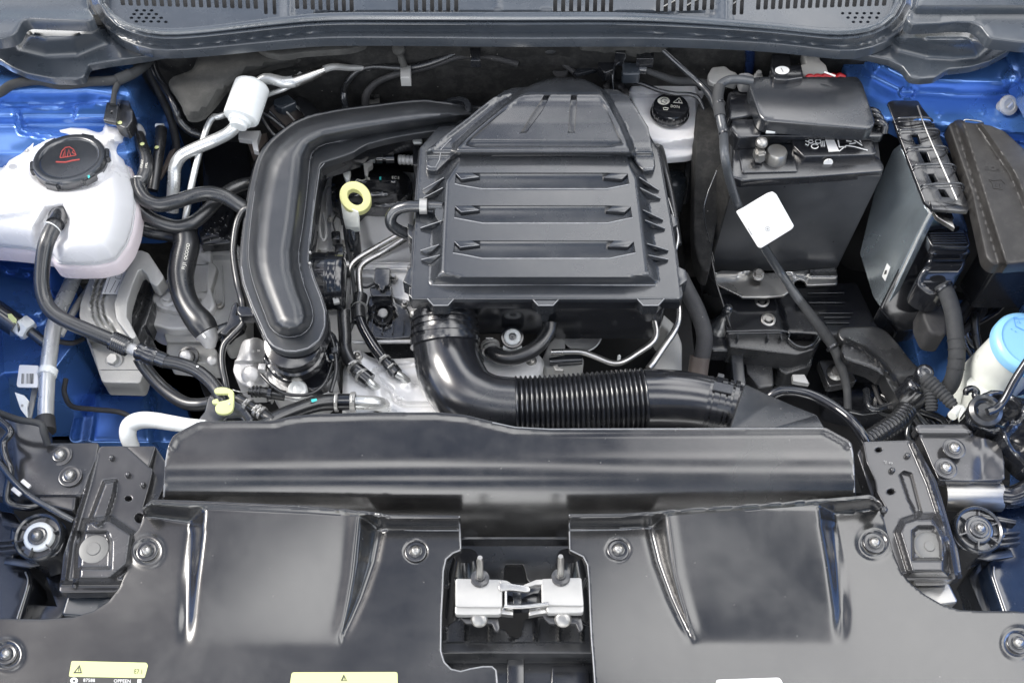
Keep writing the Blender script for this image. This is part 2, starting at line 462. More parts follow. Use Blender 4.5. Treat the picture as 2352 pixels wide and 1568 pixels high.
def bolt(x, y, z, rp_, style='torx', axis=(0, 0, 1), off=0):
    p = P(x, y, z); r = rp_ * mpp(p); a = Vector(axis).normalized(); p = p + a * off
    if style == 'torx':
        return join(lathe([(r, -.001), (r, .0008), (r * .93, .0016), (r * .8, .0012), (r * .66, .0012), (r * .62, .003), (r * .5, .0035), (r * .48, .005), (r * .38, .0085), (r * .20, .0095), (r * .17, .0065), (.0002, .0062)], p, a, 26))
    if style == 'hex':
        return join(lathe([(r, -.001), (r, .0015), (r * .9, .0028), (r * .7, .003)], p, a, 26), lathe([(r * .68, .002), (r * .68, .009), (r * .6, .0105), (.0002, .0105)], p, a, 6))
    if style == 'dome':
        return lathe([(r, -.002), (r, .002), (r * .92, .005), (r * .7, .0068), (r * .4, .0078), (.0002, .008)], p, a, 26)
    if style == 'push':
        return lathe([(r, -.001), (r, .0015), (r * .92, .0025), (r * .86, .0018), (r * .45, .0018), (r * .4, .0032), (r * .25, .0036), (.0002, .003)], p, a, 28)
    if style == 'cyl':
        return lathe([(r, -.004), (r, .012), (r * .9, .0135), (r * .6, .0135), (r * .55, .010), (.0002, .010)], p, a, 24)
def bolt2(parent, x, y, z, rp_, wm, hm, axis=(0, 0, 1)):
    p = P(x, y, z); r = rp_ * mpp(p)
    part('washer', lathe([(r, -.001), (r, .0006), (r * .93, .0013), (r * .80, .0010), (r * .64, .0008), (r * .60, .0022), (r * .50, .0026), (r * .3, .0026)], p, axis, 28), wm, parent)
    part('bolt', lathe([(r * .50, .0024), (r * .47, .0048), (r * .37, .0082), (r * .22, .0092), (r * .19, .0064), (.0002, .0060)], p, axis, 24), hm, parent)
def xf(mapf, V): return [tuple(mapf(v)) for v in V]
def lift(S, off):
    def f(X, Y):
        W = S(X, Y); d = rays(X, Y); d = d / np.linalg.norm(d, axis=-1, keepdims=True); return W - d * off
    return f
def decal(polys, S, off=.0006):
    if not callable(S): S = Z(S)
    return join(*[sheet(p, lift(S, off), skirt=.0003, r=0) for p in polys])
def line_poly(pts, w):
    L = []; R_ = []; n = len(pts)
    for i in range(n):
        a = np.array(pts[max(0, i - 1)]); b = np.array(pts[min(n - 1, i + 1)]); t = (b - a) / (np.linalg.norm(b - a) + 1e-9); q = np.array([-t[1], t[0]]) * w / 2
        L.append(tuple(np.array(pts[i]) + q)); R_.append(tuple(np.array(pts[i]) - q))
    return L + R_[::-1]
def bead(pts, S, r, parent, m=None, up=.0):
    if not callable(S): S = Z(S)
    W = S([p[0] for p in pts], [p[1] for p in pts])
    return part('edge', wtube([Vector(w_) + Vector((0, 0, up)) for w_ in W], r, smooth=False, seg=8), m or EDG, parent)  # default grey stands in for a bright edge highlight
def text(s, x, y, size, S, ang=0, off=.0006, shear=0, sx=1):
    if not callable(S): S = Z(S)
    cu = bpy.data.curves.new('t', 'FONT'); cu.body = s; cu.size = 1; cu.align_x = 'CENTER'; cu.align_y = 'CENTER'; cu.resolution_u = 2
    o = bpy.data.objects.new('t', cu); COL.objects.link(o)
    bpy.context.view_layer.update()
    me = bpy.data.meshes.new_from_object(o.evaluated_get(bpy.context.evaluated_depsgraph_get()))
    A = np.array([v.co[:2] for v in me.vertices]); F = [tuple(p.vertices) for p in me.polygons]
    bpy.data.objects.remove(o); bpy.data.curves.remove(cu); bpy.data.meshes.remove(me)
    ca, sa = math.cos(math.radians(ang)), math.sin(math.radians(ang))
    u = A[:, 0] * sx + A[:, 1] * shear; v = A[:, 1]
    X = x + (u * ca - v * sa) * size; Y = y - (u * sa + v * ca) * size
    return lift(S, off)(X, Y).tolist(), F
# ================================================================== setting
g = solo('ground', sheet([(-6000, -300), (9000, -300), (9000, 3400), (-6000, 3400)], Z(-.78), skirt=.02, r=0), GRD, None, None, kind='structure')
# ------------------------------------------------------------------ firewall, undertray, side walls
def wall(name, pts, m):
    return
fw = thing('firewall', 'dark felt covered firewall behind the engine under the cowl', 'firewall')
a0, a1, a2, a3 = Q(-500, 60, 1.50), Q(2850, 60, 1.50), Q(2850, 60, 1.50), Q(-500, 60, 1.50)
a2.z = a3.z = -.62
part('bulkhead', hexa([a0, a1, a2, a3], [p + Vector((0, .03, 0)) for p in (a0, a1, a2, a3)], .002), FEL, fw)
def fwz(X, Y):
    return .10 - .30 * ss((Y - 110) / 230) + .012 * np.sin(X / 90) + .02 * ss(1 - np.abs(X - 1000) / 260)
part('insulation_mat', sheet(rc([(560, 90), (1700, 90), (1640, 230), (1480, 300), (1150, 330), (800, 300), (700, 190), (600, 190)], 40), ZF(fwz), 26, skirt=.02, r=.004), FEL, fw)
part('insulation_flap', sheet(sm([(470, 100), (640, 96), (700, 130), (560, 170), (520, 205), (470, 262), (430, 268), (415, 240), (392, 200), (398, 178), (440, 160), (455, 130)], 4, True), ZF(lambda X, Y: .10 + .02 * rnd(sd([(470, 100), (640, 96), (700, 130), (560, 170), (520, 205), (470, 262), (430, 268), (392, 200), (440, 160)], X, Y) / 30)), 12, skirt=.012, r=.003), FOA, fw)
part('foam_strip', sheet(sm([(592, 104), (610, 98), (820, 96), (826, 104), (790, 112), (700, 118), (650, 126), (610, 118)], 3, True), Z(.155), 12, skirt=.010, r=.002), FOA, fw)

ut = thing('backdrop', 'black undertray deep below the engine bay, added in place of shade', 'panel')
part('tray', sheet([(-700, 200), (3000, 200), (3000, 1750), (-700, 1750)], Z(-.60), skirt=.01, r=0), DRK, ut)  # black sheet added to hide lit ground, stands in for shade under the car

# ------------------------------------------------------------------ blue body shell
lf = thing('inner_fender', 'blue painted strut tower and inner fender behind the white coolant tank', 'body panel')
lo = [(-160, 110), (300, 122), (360, 150), (384, 200), (388, 290), (368, 330), (290, 350), (-160, 350)]
def lz(X, Y):
    z = .085 + .035 * ss(sd([(-160, 140), (260, 140), (345, 190), (330, 262), (200, 245), (-160, 250)], X, Y) / 46)
    z -= .10 * ss((X - 290) / 95) * ss((Y - 130) / 60)
    z += .006 * ss(1 - sl_([(-160, 236), (120, 245), (250, 238)], X, Y) / 6)
    z += .010 * ss(sd([(170, 238), (258, 234), (262, 282), (162, 282)], X, Y) / 12)
    z -= .02 * ss((Y - 262) / 30)
    z += .010 * ss(1 - sl_([(40, 262), (50, 300), (180, 320)], X, Y) / 12)
    return z
part('strut_tower', sheet(rc(lo, 25), ZF(lz), 5, skirt=.25, r=.004), BLU, lf)
part('lower_panel', sheet([(-160, 560), (60, 585), (150, 600), (180, 700), (165, 790), (120, 850), (-160, 860)], ZF(lambda X, Y: -.16 + .02 * ss(sd([(-60, 590), (110, 600), (145, 690), (100, 745), (20, 752), (-60, 710)], X, Y) / 26) - .008 * ss(1 - sl_([(0, 622), (60, 632), (110, 652), (140, 690)], X, Y) / 5)), 8, skirt=.25, r=.003), BLU, lf)
part('chassis_rail', sheet(rc([(200, 872), (350, 862), (410, 900), (450, 1010), (160, 1010), (180, 930)], 14), ZF(lambda X, Y: -.33 + .035 * ss(sd([(200, 880), (360, 880), (380, 1060), (170, 1060)], X, Y) / 34) ), 9, skirt=.2, r=.004), BLU, lf)
part('rail_shadow_side', sheet(rc([(120, 720), (420, 700), (520, 1010), (100, 1010)], 10), Z(-.40), 30, skirt=.15, r=.004), mat('shaded_blue_paint', (.008, .02, .07), .35, coat=.6), lf)  # darker copy of the blue, shade around the rail put into the colour
part('stamped_mark', join(*[text(s, x, y, 9, Z(-.138), 4) for s, x, y in (('.. II .', 40, 690), ('IC 007/2', 52, 703))]), BLU, lf)
rf = thing('inner_fender', 'blue painted strut tower right of the battery with grey plug', 'body panel')
ro = [(1935, 105), (2060, 100), (2420, 60), (2520, 60), (2520, 400), (2400, 350), (2330, 335), (2200, 318), (2080, 296), (2010, 255), (1975, 205), (1945, 165)]
def rz(X, Y):
    top = sd([(1960, 120), (2500, 90), (2500, 225), (2200, 222), (2075, 215), (2000, 178)], X, Y)
    z = .085 + .04 * ss(top / 40)
    z += .02 * ss(1.3 - np.hypot(X - 2326, Y - 180) / 20)
    z += .006 * ss(1 - np.abs(sd(disc(2085, 212, 18, 12), X, Y)) / 4)
    z += .005 * ss(1 - np.hypot(X - 2156, Y - 264) / 8) + .005 * ss(1 - np.hypot(X - 2256, Y - 257) / 8)
    z -= .03 * ss((Y - 285 - (X - 2200) * .1) / 30)
    return z
part('strut_tower', sheet(rc(ro, 14), ZF(rz), 6, skirt=.03, r=.004), BLU, rf)
part('arch_side', hexa([P(1940, 180, .04), P(2100, 300, .03), P(2200, 322, .02), P(2520, 410, .0), P(2520, 120, .05)], [P(1940, 180, .04) - Vector((0, -.02, .5)), P(2100, 300, .03) - Vector((0, -.02, .5)), P(2200, 322, .02) - Vector((0, -.02, .5)), P(2520, 410, .0) - Vector((0, -.02, .5)), P(2520, 120, .05) - Vector((0, 0, .5))], .004), DRK, rf)
part('rail_edge', sheet([(2310, 110), (2360, 90), (2520, 80), (2520, 300), (2400, 290), (2345, 200)], ZF(lambda X, Y: .13 + .03 * ss((X - 2340) / 40)), 10, skirt=.03, r=.003), BLU, rf)
pp = thing('grommet', 'grey round rubber plug in the blue panel at the right edge', 'plug')
part('plug', lathe([(.011, 0), (.011, .014), (.017, .015), (.018, .018), (.017, .021), (.011, .022), (.010, .020), (.0002, .020)], P(2300, 246, .085), (.25, -.55, .8)), CAS, pp)
part('slot', obox(P(2300, 246, .085) + Vector((.25, -.55, .8)).normalized() * .0225, (.013, .003, .003), (.6, .55, .2), (.25, -.55, .8)), ALU, pp)
part('lower_panel', sheet([(2080, 690), (2210, 690), (2250, 800), (2230, 900), (2120, 860)], ZF(lambda X, Y: -.34 + .03 * ss((X - 2140) / 40)), 12, skirt=.2, r=.003), BLU, rf)

# ------------------------------------------------------------------ cowl
low = c('V', [(196, -60), (210, 0), (225, 38), (262, 78), (318, 104), (372, 113), (470, 108), (640, 92), (760, 84), (950, 84), (1200, 86), (1500, 86), (1760, 97), (1905, 112), (1965, 114), (2025, 98), (2072, 66), (2096, 25), (2104, 0), (2110, -60)])
inn = c('V', [(248, -60), (238, 0), (262, 34), (302, 56), (380, 66), (480, 60), (640, 40), (760, 30), (950, 29), (1176, 29), (1400, 29), (1560, 36), (1780, 54), (1900, 65), (1985, 62), (2035, 40), (2060, 0), (2062, -60)])
cw = thing('cowl_grille', 'grey plastic windscreen cowl with rows of vent slots across the top', 'cowl')
lowS = sm(low, 4); innS = sm(inn, 4)
def lerpline(A, B, t):
    n = 60
    def rs(L):
        L = np.array(L); s = np.concatenate([[0], np.cumsum(np.hypot(*np.diff(L, axis=0).T))]); q = np.linspace(0, s[-1], n)
        return np.stack([np.interp(q, s, L[:, 0]), np.interp(q, s, L[:, 1])], 1)
    a, b = rs(A), rs(B); return [tuple(v) for v in a * (1 - t) + b * t]
r1 = lerpline(innS, lowS, .28); r2 = lerpline(innS, lowS, .48); r3 = lerpline(innS, lowS, .98)
band = lerpline(innS, lowS, 0) + lerpline(innS, lowS, 1)[::-1]
def bz(X, Y):
    d1 = sl_(r1, X, Y); d2 = sl_(r2, X, Y)
    z = .205 + .007 * ss(1 - d1 / 7) + .006 * ss(1 - d2 / 6)
    inner = sd(lerpline(innS, lowS, .5) + [(2100, -400), (200, -400)], X, Y)
    return z - .018 * ss(-inner / 18)
part('rim', sheet(band, ZF(bz), 5, skirt=.018, r=.002, lines=[lerpline(innS, lowS, t)[1:-1] for t in (.08, .14, .18, .22, .25, .28, .31, .34, .38, .42, .45, .48, .51, .54, .60, .7)]), COW, cw)
slots = []
def row(tag, x0, x1, n, y0, y1, w_, lean0=0, lean1=0):
    for i in range(n):
        t = i / max(1, n - 1); x = x0 + (x1 - x0) * t; yb = y0 + (y1 - y0) * t; le = lean0 + (lean1 - lean0) * t
        q = [(x - w_ / 2 + le * .55, -46), (x + w_ / 2 + le * .55, -46), (x + w_ / 2, yb), (x - w_ / 2, yb)]
        slots.append(rc(c(tag, q) if tag != 'V' else q, 3, 2))
row('V', 283, 588, 18, 13, 21, 10, -16, -8)
row('V', 611, 631, 2, 33, 34, 8.5, -7, -6)
row('V', 683, 808, 8, 21, 27, 9.5, -6, -4)
row('V', 919, 1048, 8, 27, 27, 9.5, -3, -1)
row('V', 1275, 1403, 8, 29, 29, 9.5, 2, 5)
row('V', 1511, 1635, 8, 29, 23, 10, 5, 7)
row('V', 1686, 1703, 2, 35, 34, 9, 6, 7)
row('V', 1741, 2030, 18, 23, 14, 10, 8, 15)
hol = []
for j in range(4):
    for i in range(6 - j):
        hol.append(disc(296 + i * 17 + j * 6, 50 - j * 8.5 + (0 if i < 5 else 1), 4.6, 2.8, 10))
for j in range(3):
    for i in range(6 - j):
        hol.append(disc(2018 - i * 16.5 - j * 4, 31 + j * 10, 4.2, 3.0, 10))
gin = inset(lerpline(innS, lowS, .02) , 0)
def gz(X, Y):
    d = sd(gin, X, Y)
    z = .190 + .006 * ss(1 - np.minimum(np.abs(X - 662), np.abs(X - 1668)) / 16) * 1.0
    z = z + .010 * ss((22 - np.abs(Y + 12)) / 30) * 0
    z = z - .006 * ss((Y - (24 + 0 * X)) / 10) * ((X > 720) & (X < 1640)) + .003 * ss(1 - np.abs(X - 1145) / 3)
    return z
hol = [h for h in hol if sd(gin, [h[0][0] - 4], [h[0][1]])[0] > 6 and max(q[1] for q in h) > 22]
part('grille_panel', sheet(gin, ZF(gz), 9, skirt=.006, r=0, holes=slots + hol), COW, cw)
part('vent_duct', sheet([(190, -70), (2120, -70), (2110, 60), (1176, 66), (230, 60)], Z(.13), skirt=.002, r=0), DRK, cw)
for x, s in ((1552, 1), (1586, -1), (1600, 1), (1700, 1)):
    part('linkage', tube([(x - 30, 24 * s * .4 + 8, .15), (x + 26, -12, .15)], 3), STE, cw)

dl = thing('cowl_drain', 'left grey cowl end with smooth moulded bulge above the coolant tank', 'cowl end')
lo = c('A', [(-300, 60), (0, 60), (640, 20), (700, 120), (800, 220), (950, 330), (1100, 370), (1210, 376), (1100, 398), (960, 420), (800, 440), (640, 470), (610, 560), (560, 574), (400, 570), (200, 530), (80, 480), (0, 430), (-300, 330)])
lbulge = c('A', [(100, 230), (150, 160), (230, 140), (420, 150), (640, 150), (760, 220), (760, 300), (560, 380), (330, 390), (160, 350)])
lbig = inset(lbulge, -16)
def dz(X, Y): return .165 + .050 * ss(sd(lbig, X, Y) / 62) - .010 * ss((X - 270) / 60)
part('drain_panel', sheet(rc(lo, 6, 3), ZF(dz), 5, skirt=.012, r=.0025), COW, dl)
solo('hinge_cover', sheet(rc(c('A', [(-300, -60), (620, -60), (635, 60), (680, 130), (640, 148), (200, 130), (150, 150), (110, 235), (70, 258), (0, 272), (-300, 280)]), 8), ZF(lambda X, Y: .235 + .01 * ss((Y - 20) / 30)), 12, skirt=.02, r=.003), COW, 'rough grey hinge trim in the top left corner beside the cowl', 'trim')
dr = thing('cowl_drain', 'right grey cowl end with smooth moulded bulge above the blue strut tower', 'cowl end')
ro2 = c('D', [(850, 365), (960, 330), (1080, 240), (1160, 140), (1230, 60), (1240, -20), (2350, -20), (2350, 250), (1955, 290), (1880, 370), (1750, 440), (1620, 480), (1560, 488), (1440, 500), (1350, 560), (1250, 570), (1180, 560), (1120, 480), (1020, 430), (880, 400), (640, 372)])
rbulge = c('D', [(1000, 270), (1180, 180), (1400, 165), (1560, 160), (1660, 180), (1720, 250), (1740, 330), (1660, 400), (1500, 410), (1300, 400), (1100, 350)])
rbig = inset(rbulge, -16)
def dz2(X, Y): return .165 + .050 * ss(sd(rbig, X, Y) / 62)
part('drain_panel', sheet(rc(ro2, 6, 3), ZF(dz2), 5, skirt=.012, r=.0025), COW, dr)
solo('hinge_cover', sheet(rc(c('D', [(1250, -80), (2400, -80), (2400, 310), (2000, 300), (1760, 270), (1700, 190), (1640, 155), (1500, 150), (1380, 160), (1180, 168), (1150, 130), (1225, 60)]), 8), ZF(lambda X, Y: .235 + .02 * ss((40 - Y) / 30)), 12, skirt=.02, r=.003), COW, 'rough grey hinge trim in the top right corner beside the cowl', 'trim')
# ================================================================== front: radiator covers, shroud, carrier
FAB = [(1055, 1185), (1058, 1260), (1040, 1268), (1024, 1282), (1018, 1310), (1016, 1360), (1013, 1412), (1012, 1494), (1020, 1520), (1036, 1536), (1058, 1541), (1081, 1535), (1110, 1530), (1130, 1530), (1139, 1538), (1142, 1560), (1142, 1660)]
lc = [(332, 1165), (350, 1148), (435, 1150), (700, 1163), (865, 1178), (900, 1184)] + FAB + [(-120, 1660), (-120, 1425), (0, 1422), (100, 1423), (170, 1418), (215, 1405), (250, 1382), (275, 1350), (294, 1303), (284, 1285), (284, 1262), (296, 1238), (312, 1224), (322, 1212), (332, 1181)]
lcl = [(332, 1186), (350, 1190), (435, 1204), (452, 1190), (475, 1171), (700, 1178), (820, 1184), (845, 1198), (868, 1217), (1055, 1217)]
def lc_h(X, Y):
    up = np.interp(X, [332, 350, 435, 700, 865, 900, 1055], [1165, 1148, 1150, 1163, 1178, 1184, 1185])
    lw = np.interp(X, [p[0] for p in lcl], [p[1] for p in lcl])
    fl = ss((lw - Y) / np.maximum(lw - up, 4) * 1.1)
    rr = np.clip((1490 - Y) / 316, 0, 1); ramp = rr ** 2 / (rr + .14) * 1.14
    xo = np.interp(Y, [1204, 1320, 1470], [432, 414, 412]); xi = np.interp(Y, [1172, 1320, 1484], [476, 462, 440])
    xr = np.interp(Y, [1184, 1320, 1462], [822, 808, 784]); xq = np.interp(Y, [1217, 1290, 1370, 1462], [868, 854, 826, 784])
    m = np.minimum(np.clip((X - xo) / np.maximum(xi - xo, 2), 0, 1), np.clip((xq - X) / np.maximum(xq - xr, 2), 0, 1))
    m = m * m * (3 - 2 * m)
    z = .034 * ramp * m + .0018 * ss(rr / .2) * np.exp(-((X - xr) / 18) ** 2) - .0055 * ss(rr / .25) * np.exp(-((X - (xo + xi) / 2) / 13) ** 2) * ss((Y - 1205) / 20) - .003 * ss(rr / .2) * np.exp(-((X - xq - 6) / 10) ** 2)
    z = np.where(Y < lw, np.maximum(z, .032 * 0) + (.040 - z) * fl, z)
    for bx, by in ((338, 1265), (955, 1266), (15, 1502)):
        d = np.hypot(X - bx, (Y - by) * 1.05); z = z - .002 * ss((29 - d) / 6) + .0014 * np.exp(-((d - 35) / 6) ** 2) * (bx != 955)
    z += .0025 * np.sin(X / 160 + 1) * np.sin(Y / 120)
    return z
bolts = dict(torx=ZNC)
cov = thing('radiator_cover', 'left black plastic radiator cover carrying two yellow warning labels', 'cover')
li = [[(432, 1206), (420, 1270), (414, 1320), (411, 1400), (412, 1470)], [(476, 1173), (466, 1260), (462, 1320), (452, 1400), (441, 1482)],
      [(822, 1186), (815, 1260), (808, 1320), (796, 1400), (785, 1460)], [(867, 1219), (854, 1290), (840, 1335), (826, 1370), (790, 1455)], [(p[0], p[1]) for p in lcl[1:]][:9]]
li = sum([rail(q, 8) for q in li[:4]], []) + [ lcl[:-1], [(p[0], p[1] + 3) for p in lcl[1:-1]], [(p[0], p[1] - 4) for p in lcl[2:-1]]]
part('panel', sheet(rc(lc, 4, 2), ZF(lc_h), 5, skirt=.010, r=.0018, lines=li), PLC, cov)
for x, y in ((338, 1265), (955, 1266), (15, 1502)): bolt2(cov, x, y, -.001, 25, PLS, ZNC)
# labels stuck on the left cover
def wl(name, poly, lab, m=YLB):
    t = thing(name, lab, 'label'); part('backing', decal([poly], ZF(lc_h) if poly[0][0] < 1200 else ZF(rc_h), .0008), m, t); return t
S_ = ZF(lc_h)
t = wl('warning_label', rc(c('I', [(410, 1440), (840, 1450), (850, 1465), (830, 1538), (395, 1530)]), 4), 'yellow warning label in the bottom left corner with a white strip below')
part('triangle', decal([c('I', [(457, 1462), (470, 1510), (420, 1510)])], S_, .0014), INK, t)
part('triangle_centre', decal([c('I', [(455, 1476), (462, 1503), (434, 1503)])], S_, .0018), YLB, t)
part('exclamation', decal([c('I', [(450, 1480), (454, 1480), (454, 1500), (449, 1500)])], S_, .0022), INK, t)
part('print', text('E7.1', *c('I', (795, 1502)), 15, S_, -1, .0014, sx=.8), INK, t)
part('white_strip', decal([c('I', [(388, 1532), (820, 1540), (812, 1760), (372, 1760)])], S_, .0008), INK, t)
part('print', join(text('87588', *c('I', (512, 1552)), 11, S_, -1, .0014), text('OPPEEN', *c('I', (702, 1556)), 11, S_, -1, .0014)), WLB, t)
part('symbol', decal([c('I', disc(425, 1553, 22, 18))], S_, .0014), WLB, t)
part('symbol_hole', decal([c('I', disc(425, 1553, 8, 7))], S_, .0018), INK, t)
part('bar', decal([c('I', [(790, 1545), (812, 1545), (808, 1600), (786, 1600)])], S_, .0014), WLB, t)
t = wl('warning_label', rc(c('J', [(262, 1487), (1040, 1485), (1042, 1700), (232, 1700)]), 6), 'yellow label with a single triangle at the bottom centre left')
part('triangle', decal([c('J', [(645, 1502), (670, 1550), (622, 1550)])], S_, .0014), INK, t)
part('triangle_centre', decal([c('J', [(648, 1515), (660, 1545), (638, 1545)])], S_, .0018), YLB, t)
part('exclamation', decal([c('J', [(646, 1518), (651, 1518), (650, 1543), (646, 1543)])], S_, .0022), INK, t)

rcv = [(1308, 1181), (1431, 1180), (1500, 1176), (1764, 1158), (2000, 1137), (2024, 1159), (2020, 1171), (2028, 1190), (2040, 1237), (2052, 1273), (2068, 1313), (2092, 1341), (2124, 1366), (2164, 1389), (2204, 1402), (2260, 1404), (2332, 1404), (2400, 1412), (2480, 1430), (2480, 1660), (1368, 1660), (1367, 1568), (1362, 1500), (1359, 1467), (1356, 1400), (1353, 1329), (1350, 1296), (1340, 1276), (1309, 1262)]
rl = [(1308, 1217), (1431, 1215), (1497, 1212), (1515, 1195), (1535, 1184), (1764, 1168), (1872, 1160), (1895, 1170), (1920, 1182), (2020, 1171)]
def rc_h(X, Y):
    up = np.interp(X, [1308, 1431, 1500, 1764, 2000, 2024], [1181, 1180, 1176, 1158, 1137, 1159])
    lw = np.interp(X, [p[0] for p in rl], [p[1] for p in rl])
    fl = ss((lw - Y) / np.maximum(lw - up, 4) * 1.1)
    rr = np.clip((1486 - Y) / 316, 0, 1); ramp = rr ** 2 / (rr + .14) * 1.14
    xo = np.interp(Y, [1212, 1290, 1370, 1470], [1497, 1516, 1546, 1592]); xi = np.interp(Y, [1184, 1320, 1470], [1533, 1552, 1592])
    xr = np.interp(Y, [1160, 1320, 1450], [1874, 1898, 1916]); xq = np.interp(Y, [1182, 1290, 1400, 1465], [1922, 1944, 1953, 1944])
    m = np.minimum(np.clip((X - xo) / np.maximum(xi - xo, 2), 0, 1), np.clip((xq - X) / np.maximum(xq - xr, 2), 0, 1))
    m = m * m * (3 - 2 * m)
    z = .034 * ramp * m + .0018 * ss(rr / .2) * np.exp(-((X - xi) / 18) ** 2) - .0055 * ss(rr / .25) * np.exp(-((X - (xr + xq) / 2) / 13) ** 2) * ss((Y - 1190) / 20) - .003 * ss(rr / .2) * np.exp(-((X - xo + 6) / 10) ** 2)
    z = np.where(Y < lw, z + (.040 - z) * fl, z)
    for bx, by in ((2008, 1246), (1420, 1262), (2338, 1476)):
        d = np.hypot(X - bx, (Y - by) * 1.05); z = z - .002 * ss((29 - d) / 6) + .0014 * np.exp(-((d - 35) / 6) ** 2) * (bx != 1420)
    z += .0025 * np.sin(X / 150) * np.sin(Y / 110 + 1)
    return z
cov2 = thing('radiator_cover', 'right black plastic radiator cover with a white label at its front edge', 'cover')
part('panel', sheet(rc(rcv, 4, 2), ZF(rc_h), 5, skirt=.010, r=.0018, lines=[rl[1:-1], [(p[0], p[1] + 3) for p in rl[1:-1]], [(p[0], p[1] - 4) for p in rl[1:-1]], ] + sum([rail(q, 8) for q in ([(1499, 1216), (1516, 1290), (1546, 1370), (1588, 1460)], [(1535, 1187), (1552, 1320), (1588, 1455)], [(1874, 1163), (1898, 1320), (1914, 1445)], [(1923, 1185), (1944, 1290), (1953, 1400), (1946, 1460)])], [])), PLC, cov2)
for x, y in ((2008, 1246), (1420, 1262), (2338, 1476)): bolt2(cov2, x, y, -.001, 25, PLS, ZNC)
t = thing('paper_label', 'white label cut off by the bottom edge on the right radiator cover', 'label')
part('backing', decal([rc([(1645, 1560), (1790, 1555), (1798, 1566), (1796, 1640), (1640, 1640)], 6)], ZF(rc_h), .0008), WLB, t)

# ------------------------------------------------------------------ air shroud
sh = [(400, 1000), (456, 970), (540, 968), (627, 968), (665, 958), (710, 953), (850, 949), (1005, 948), (1069, 954), (1130, 969), (1183, 981), (1262, 985), (1607, 984), (1894, 982), (1952, 1014), (1958, 1035), (1961, 1080), (1964, 1180), (1700, 1215), (1316, 1222), (1315, 1237), (1050, 1237), (1050, 1222), (700, 1215), (376, 1180), (377, 1120), (381, 1060), (386, 1030)]
def shz(X, Y):
    z = .055 - 2.65e-6 * np.maximum(Y - 1035, 0) ** 2
    return z + .003 * ss((18 - sd(sh, X, Y)) / 16) * (Y < 1030)
s1 = thing('air_shroud', 'wide black plastic shroud curving across the bay in front of the engine', 'shroud')
part('cover', sheet(rc(sh, 9, 3), ZF(shz), 8, skirt=.03, r=.0022), PLC, s1)
part('tab', sheet(rc([(1050, 1187), (1315, 1187), (1315, 1237), (1050, 1237)], 3), ZF(lambda X, Y: np.interp(Y, [1187, 1200, 1237], [-.02, -.04, -.05])), 10, skirt=.02), PLS, s1)
part('clip', lathe([(.007, 0), (.007, .004), (.0002, .005)], P(1176, 1236, -.072), (0, -.6, .8)), mat('dark_teal', (.02, .09, .10), .4), s1)
part('duct_throat', sheet(rc(c('H', [(300, 1440), (385, 1180), (560, 1260), (700, 1320), (815, 1365), (860, 1440), (860, 1480), (290, 1480)]), 5), PL3(c('H', (300, 1440, .045)), c('H', (385, 1180, .015)), c('H', (815, 1365, .035))), skirt=.04, r=.003), PLA, s1)
part('duct_side', sheet(c('H', [(560, 1440), (815, 1368), (862, 1442)]), PL3(c('H', (560, 1440, .052)), c('H', (815, 1368, .040)), c('H', (862, 1442, .050))), skirt=.005, r=.001), PLA, s1)

# ------------------------------------------------------------------ radiator and front carrier seen through the gap
sup = thing('radiator_support', 'dark ribbed front carrier in the gap below the latch', 'carrier')
part('ribbed_beam', sheet(rc(c('K', [(60, 1040), (300, 1110), (420, 1020), (700, 1080), (720, 1130), (790, 1120), (830, 1180), (900, 1200), (940, 1170), (960, 1040), (1120, 1020), (1480, 1100), (1700, 1040), (1700, 1310), (60, 1310)]), 4),
     ZF(lambda X, Y: -.075 + .010 * ss(1 - np.abs(np.interp(X, [0, 2352], [0, 2352]) - np.round((X - 1019) / 53.0) * 53.0 - 1019) / 5) * (Y < 1475) - .006 * (Y > 1475)), 5, skirt=.06, r=.0015), PLA, sup)
part('lower_beam', sheet(rc(c('K', [(290, 1300), (1540, 1300), (1560, 1700), (290, 1700)]), 4), Z(-.13), skirt=.05), PLS, sup)
for a, b in ((650, 810), (960, 1120)):
    part('rib', sheet(rc(c('K', [(a, 1320), (b, 1320), (b + 8, 1345), (a - 4, 1345)]), 2), Z(-.118), skirt=.01, r=.0012), PLA, sup)
part('upright', sheet(rc(c('K', [(822, 1340), (950, 1340), (950, 1700), (822, 1700)]), 3), Z(-.112), skirt=.02, r=.0015), PLS, sup)
part('moulded_box', sheet(rc(c('K', [(1195, 1430), (1480, 1430), (1500, 1700), (1190, 1700)]), 4), Z(-.117), skirt=.02, r=.0018), PLS, sup)
part('moulded_box', sheet(rc(c('K', [(515, 1452), (600, 1438), (690, 1438), (718, 1470), (728, 1700), (525, 1700)]), 6), Z(-.02), skirt=.06, r=.0018), PLG, sup)
part('curved_guide', tube(c('K', [(380, 690, -.05), (400, 780, -.06), (430, 900, -.07), (420, 1020, -.075), (350, 1090, -.08), (270, 1110, -.08)]), 5), PLS, sup)
part('curved_guide', tube(c('K', [(1480, 690, -.05), (1440, 780, -.06), (1400, 900, -.07), (1395, 1000, -.075), (1440, 1070, -.08), (1520, 1110, -.08)]), 5), PLS, sup)
bk = thing('latch_backplate', 'dark pressed backplate with a tall slot behind the bonnet latch', 'bracket')
part('plate', sheet(rc(c('K', [(290, 360), (1500, 360), (1500, 760), (290, 760)]), 5), PL3(c('K', (290, 360, -.12)), c('K', (1500, 360, -.12)), c('K', (900, 760, -.10))), 12, skirt=.01,
     holes=[rc(c('K', [(780, 700), (785, 610), (800, 570), (950, 570), (970, 620), (985, 700), (1020, 735), (760, 735)]), 5)]), PLA, bk)
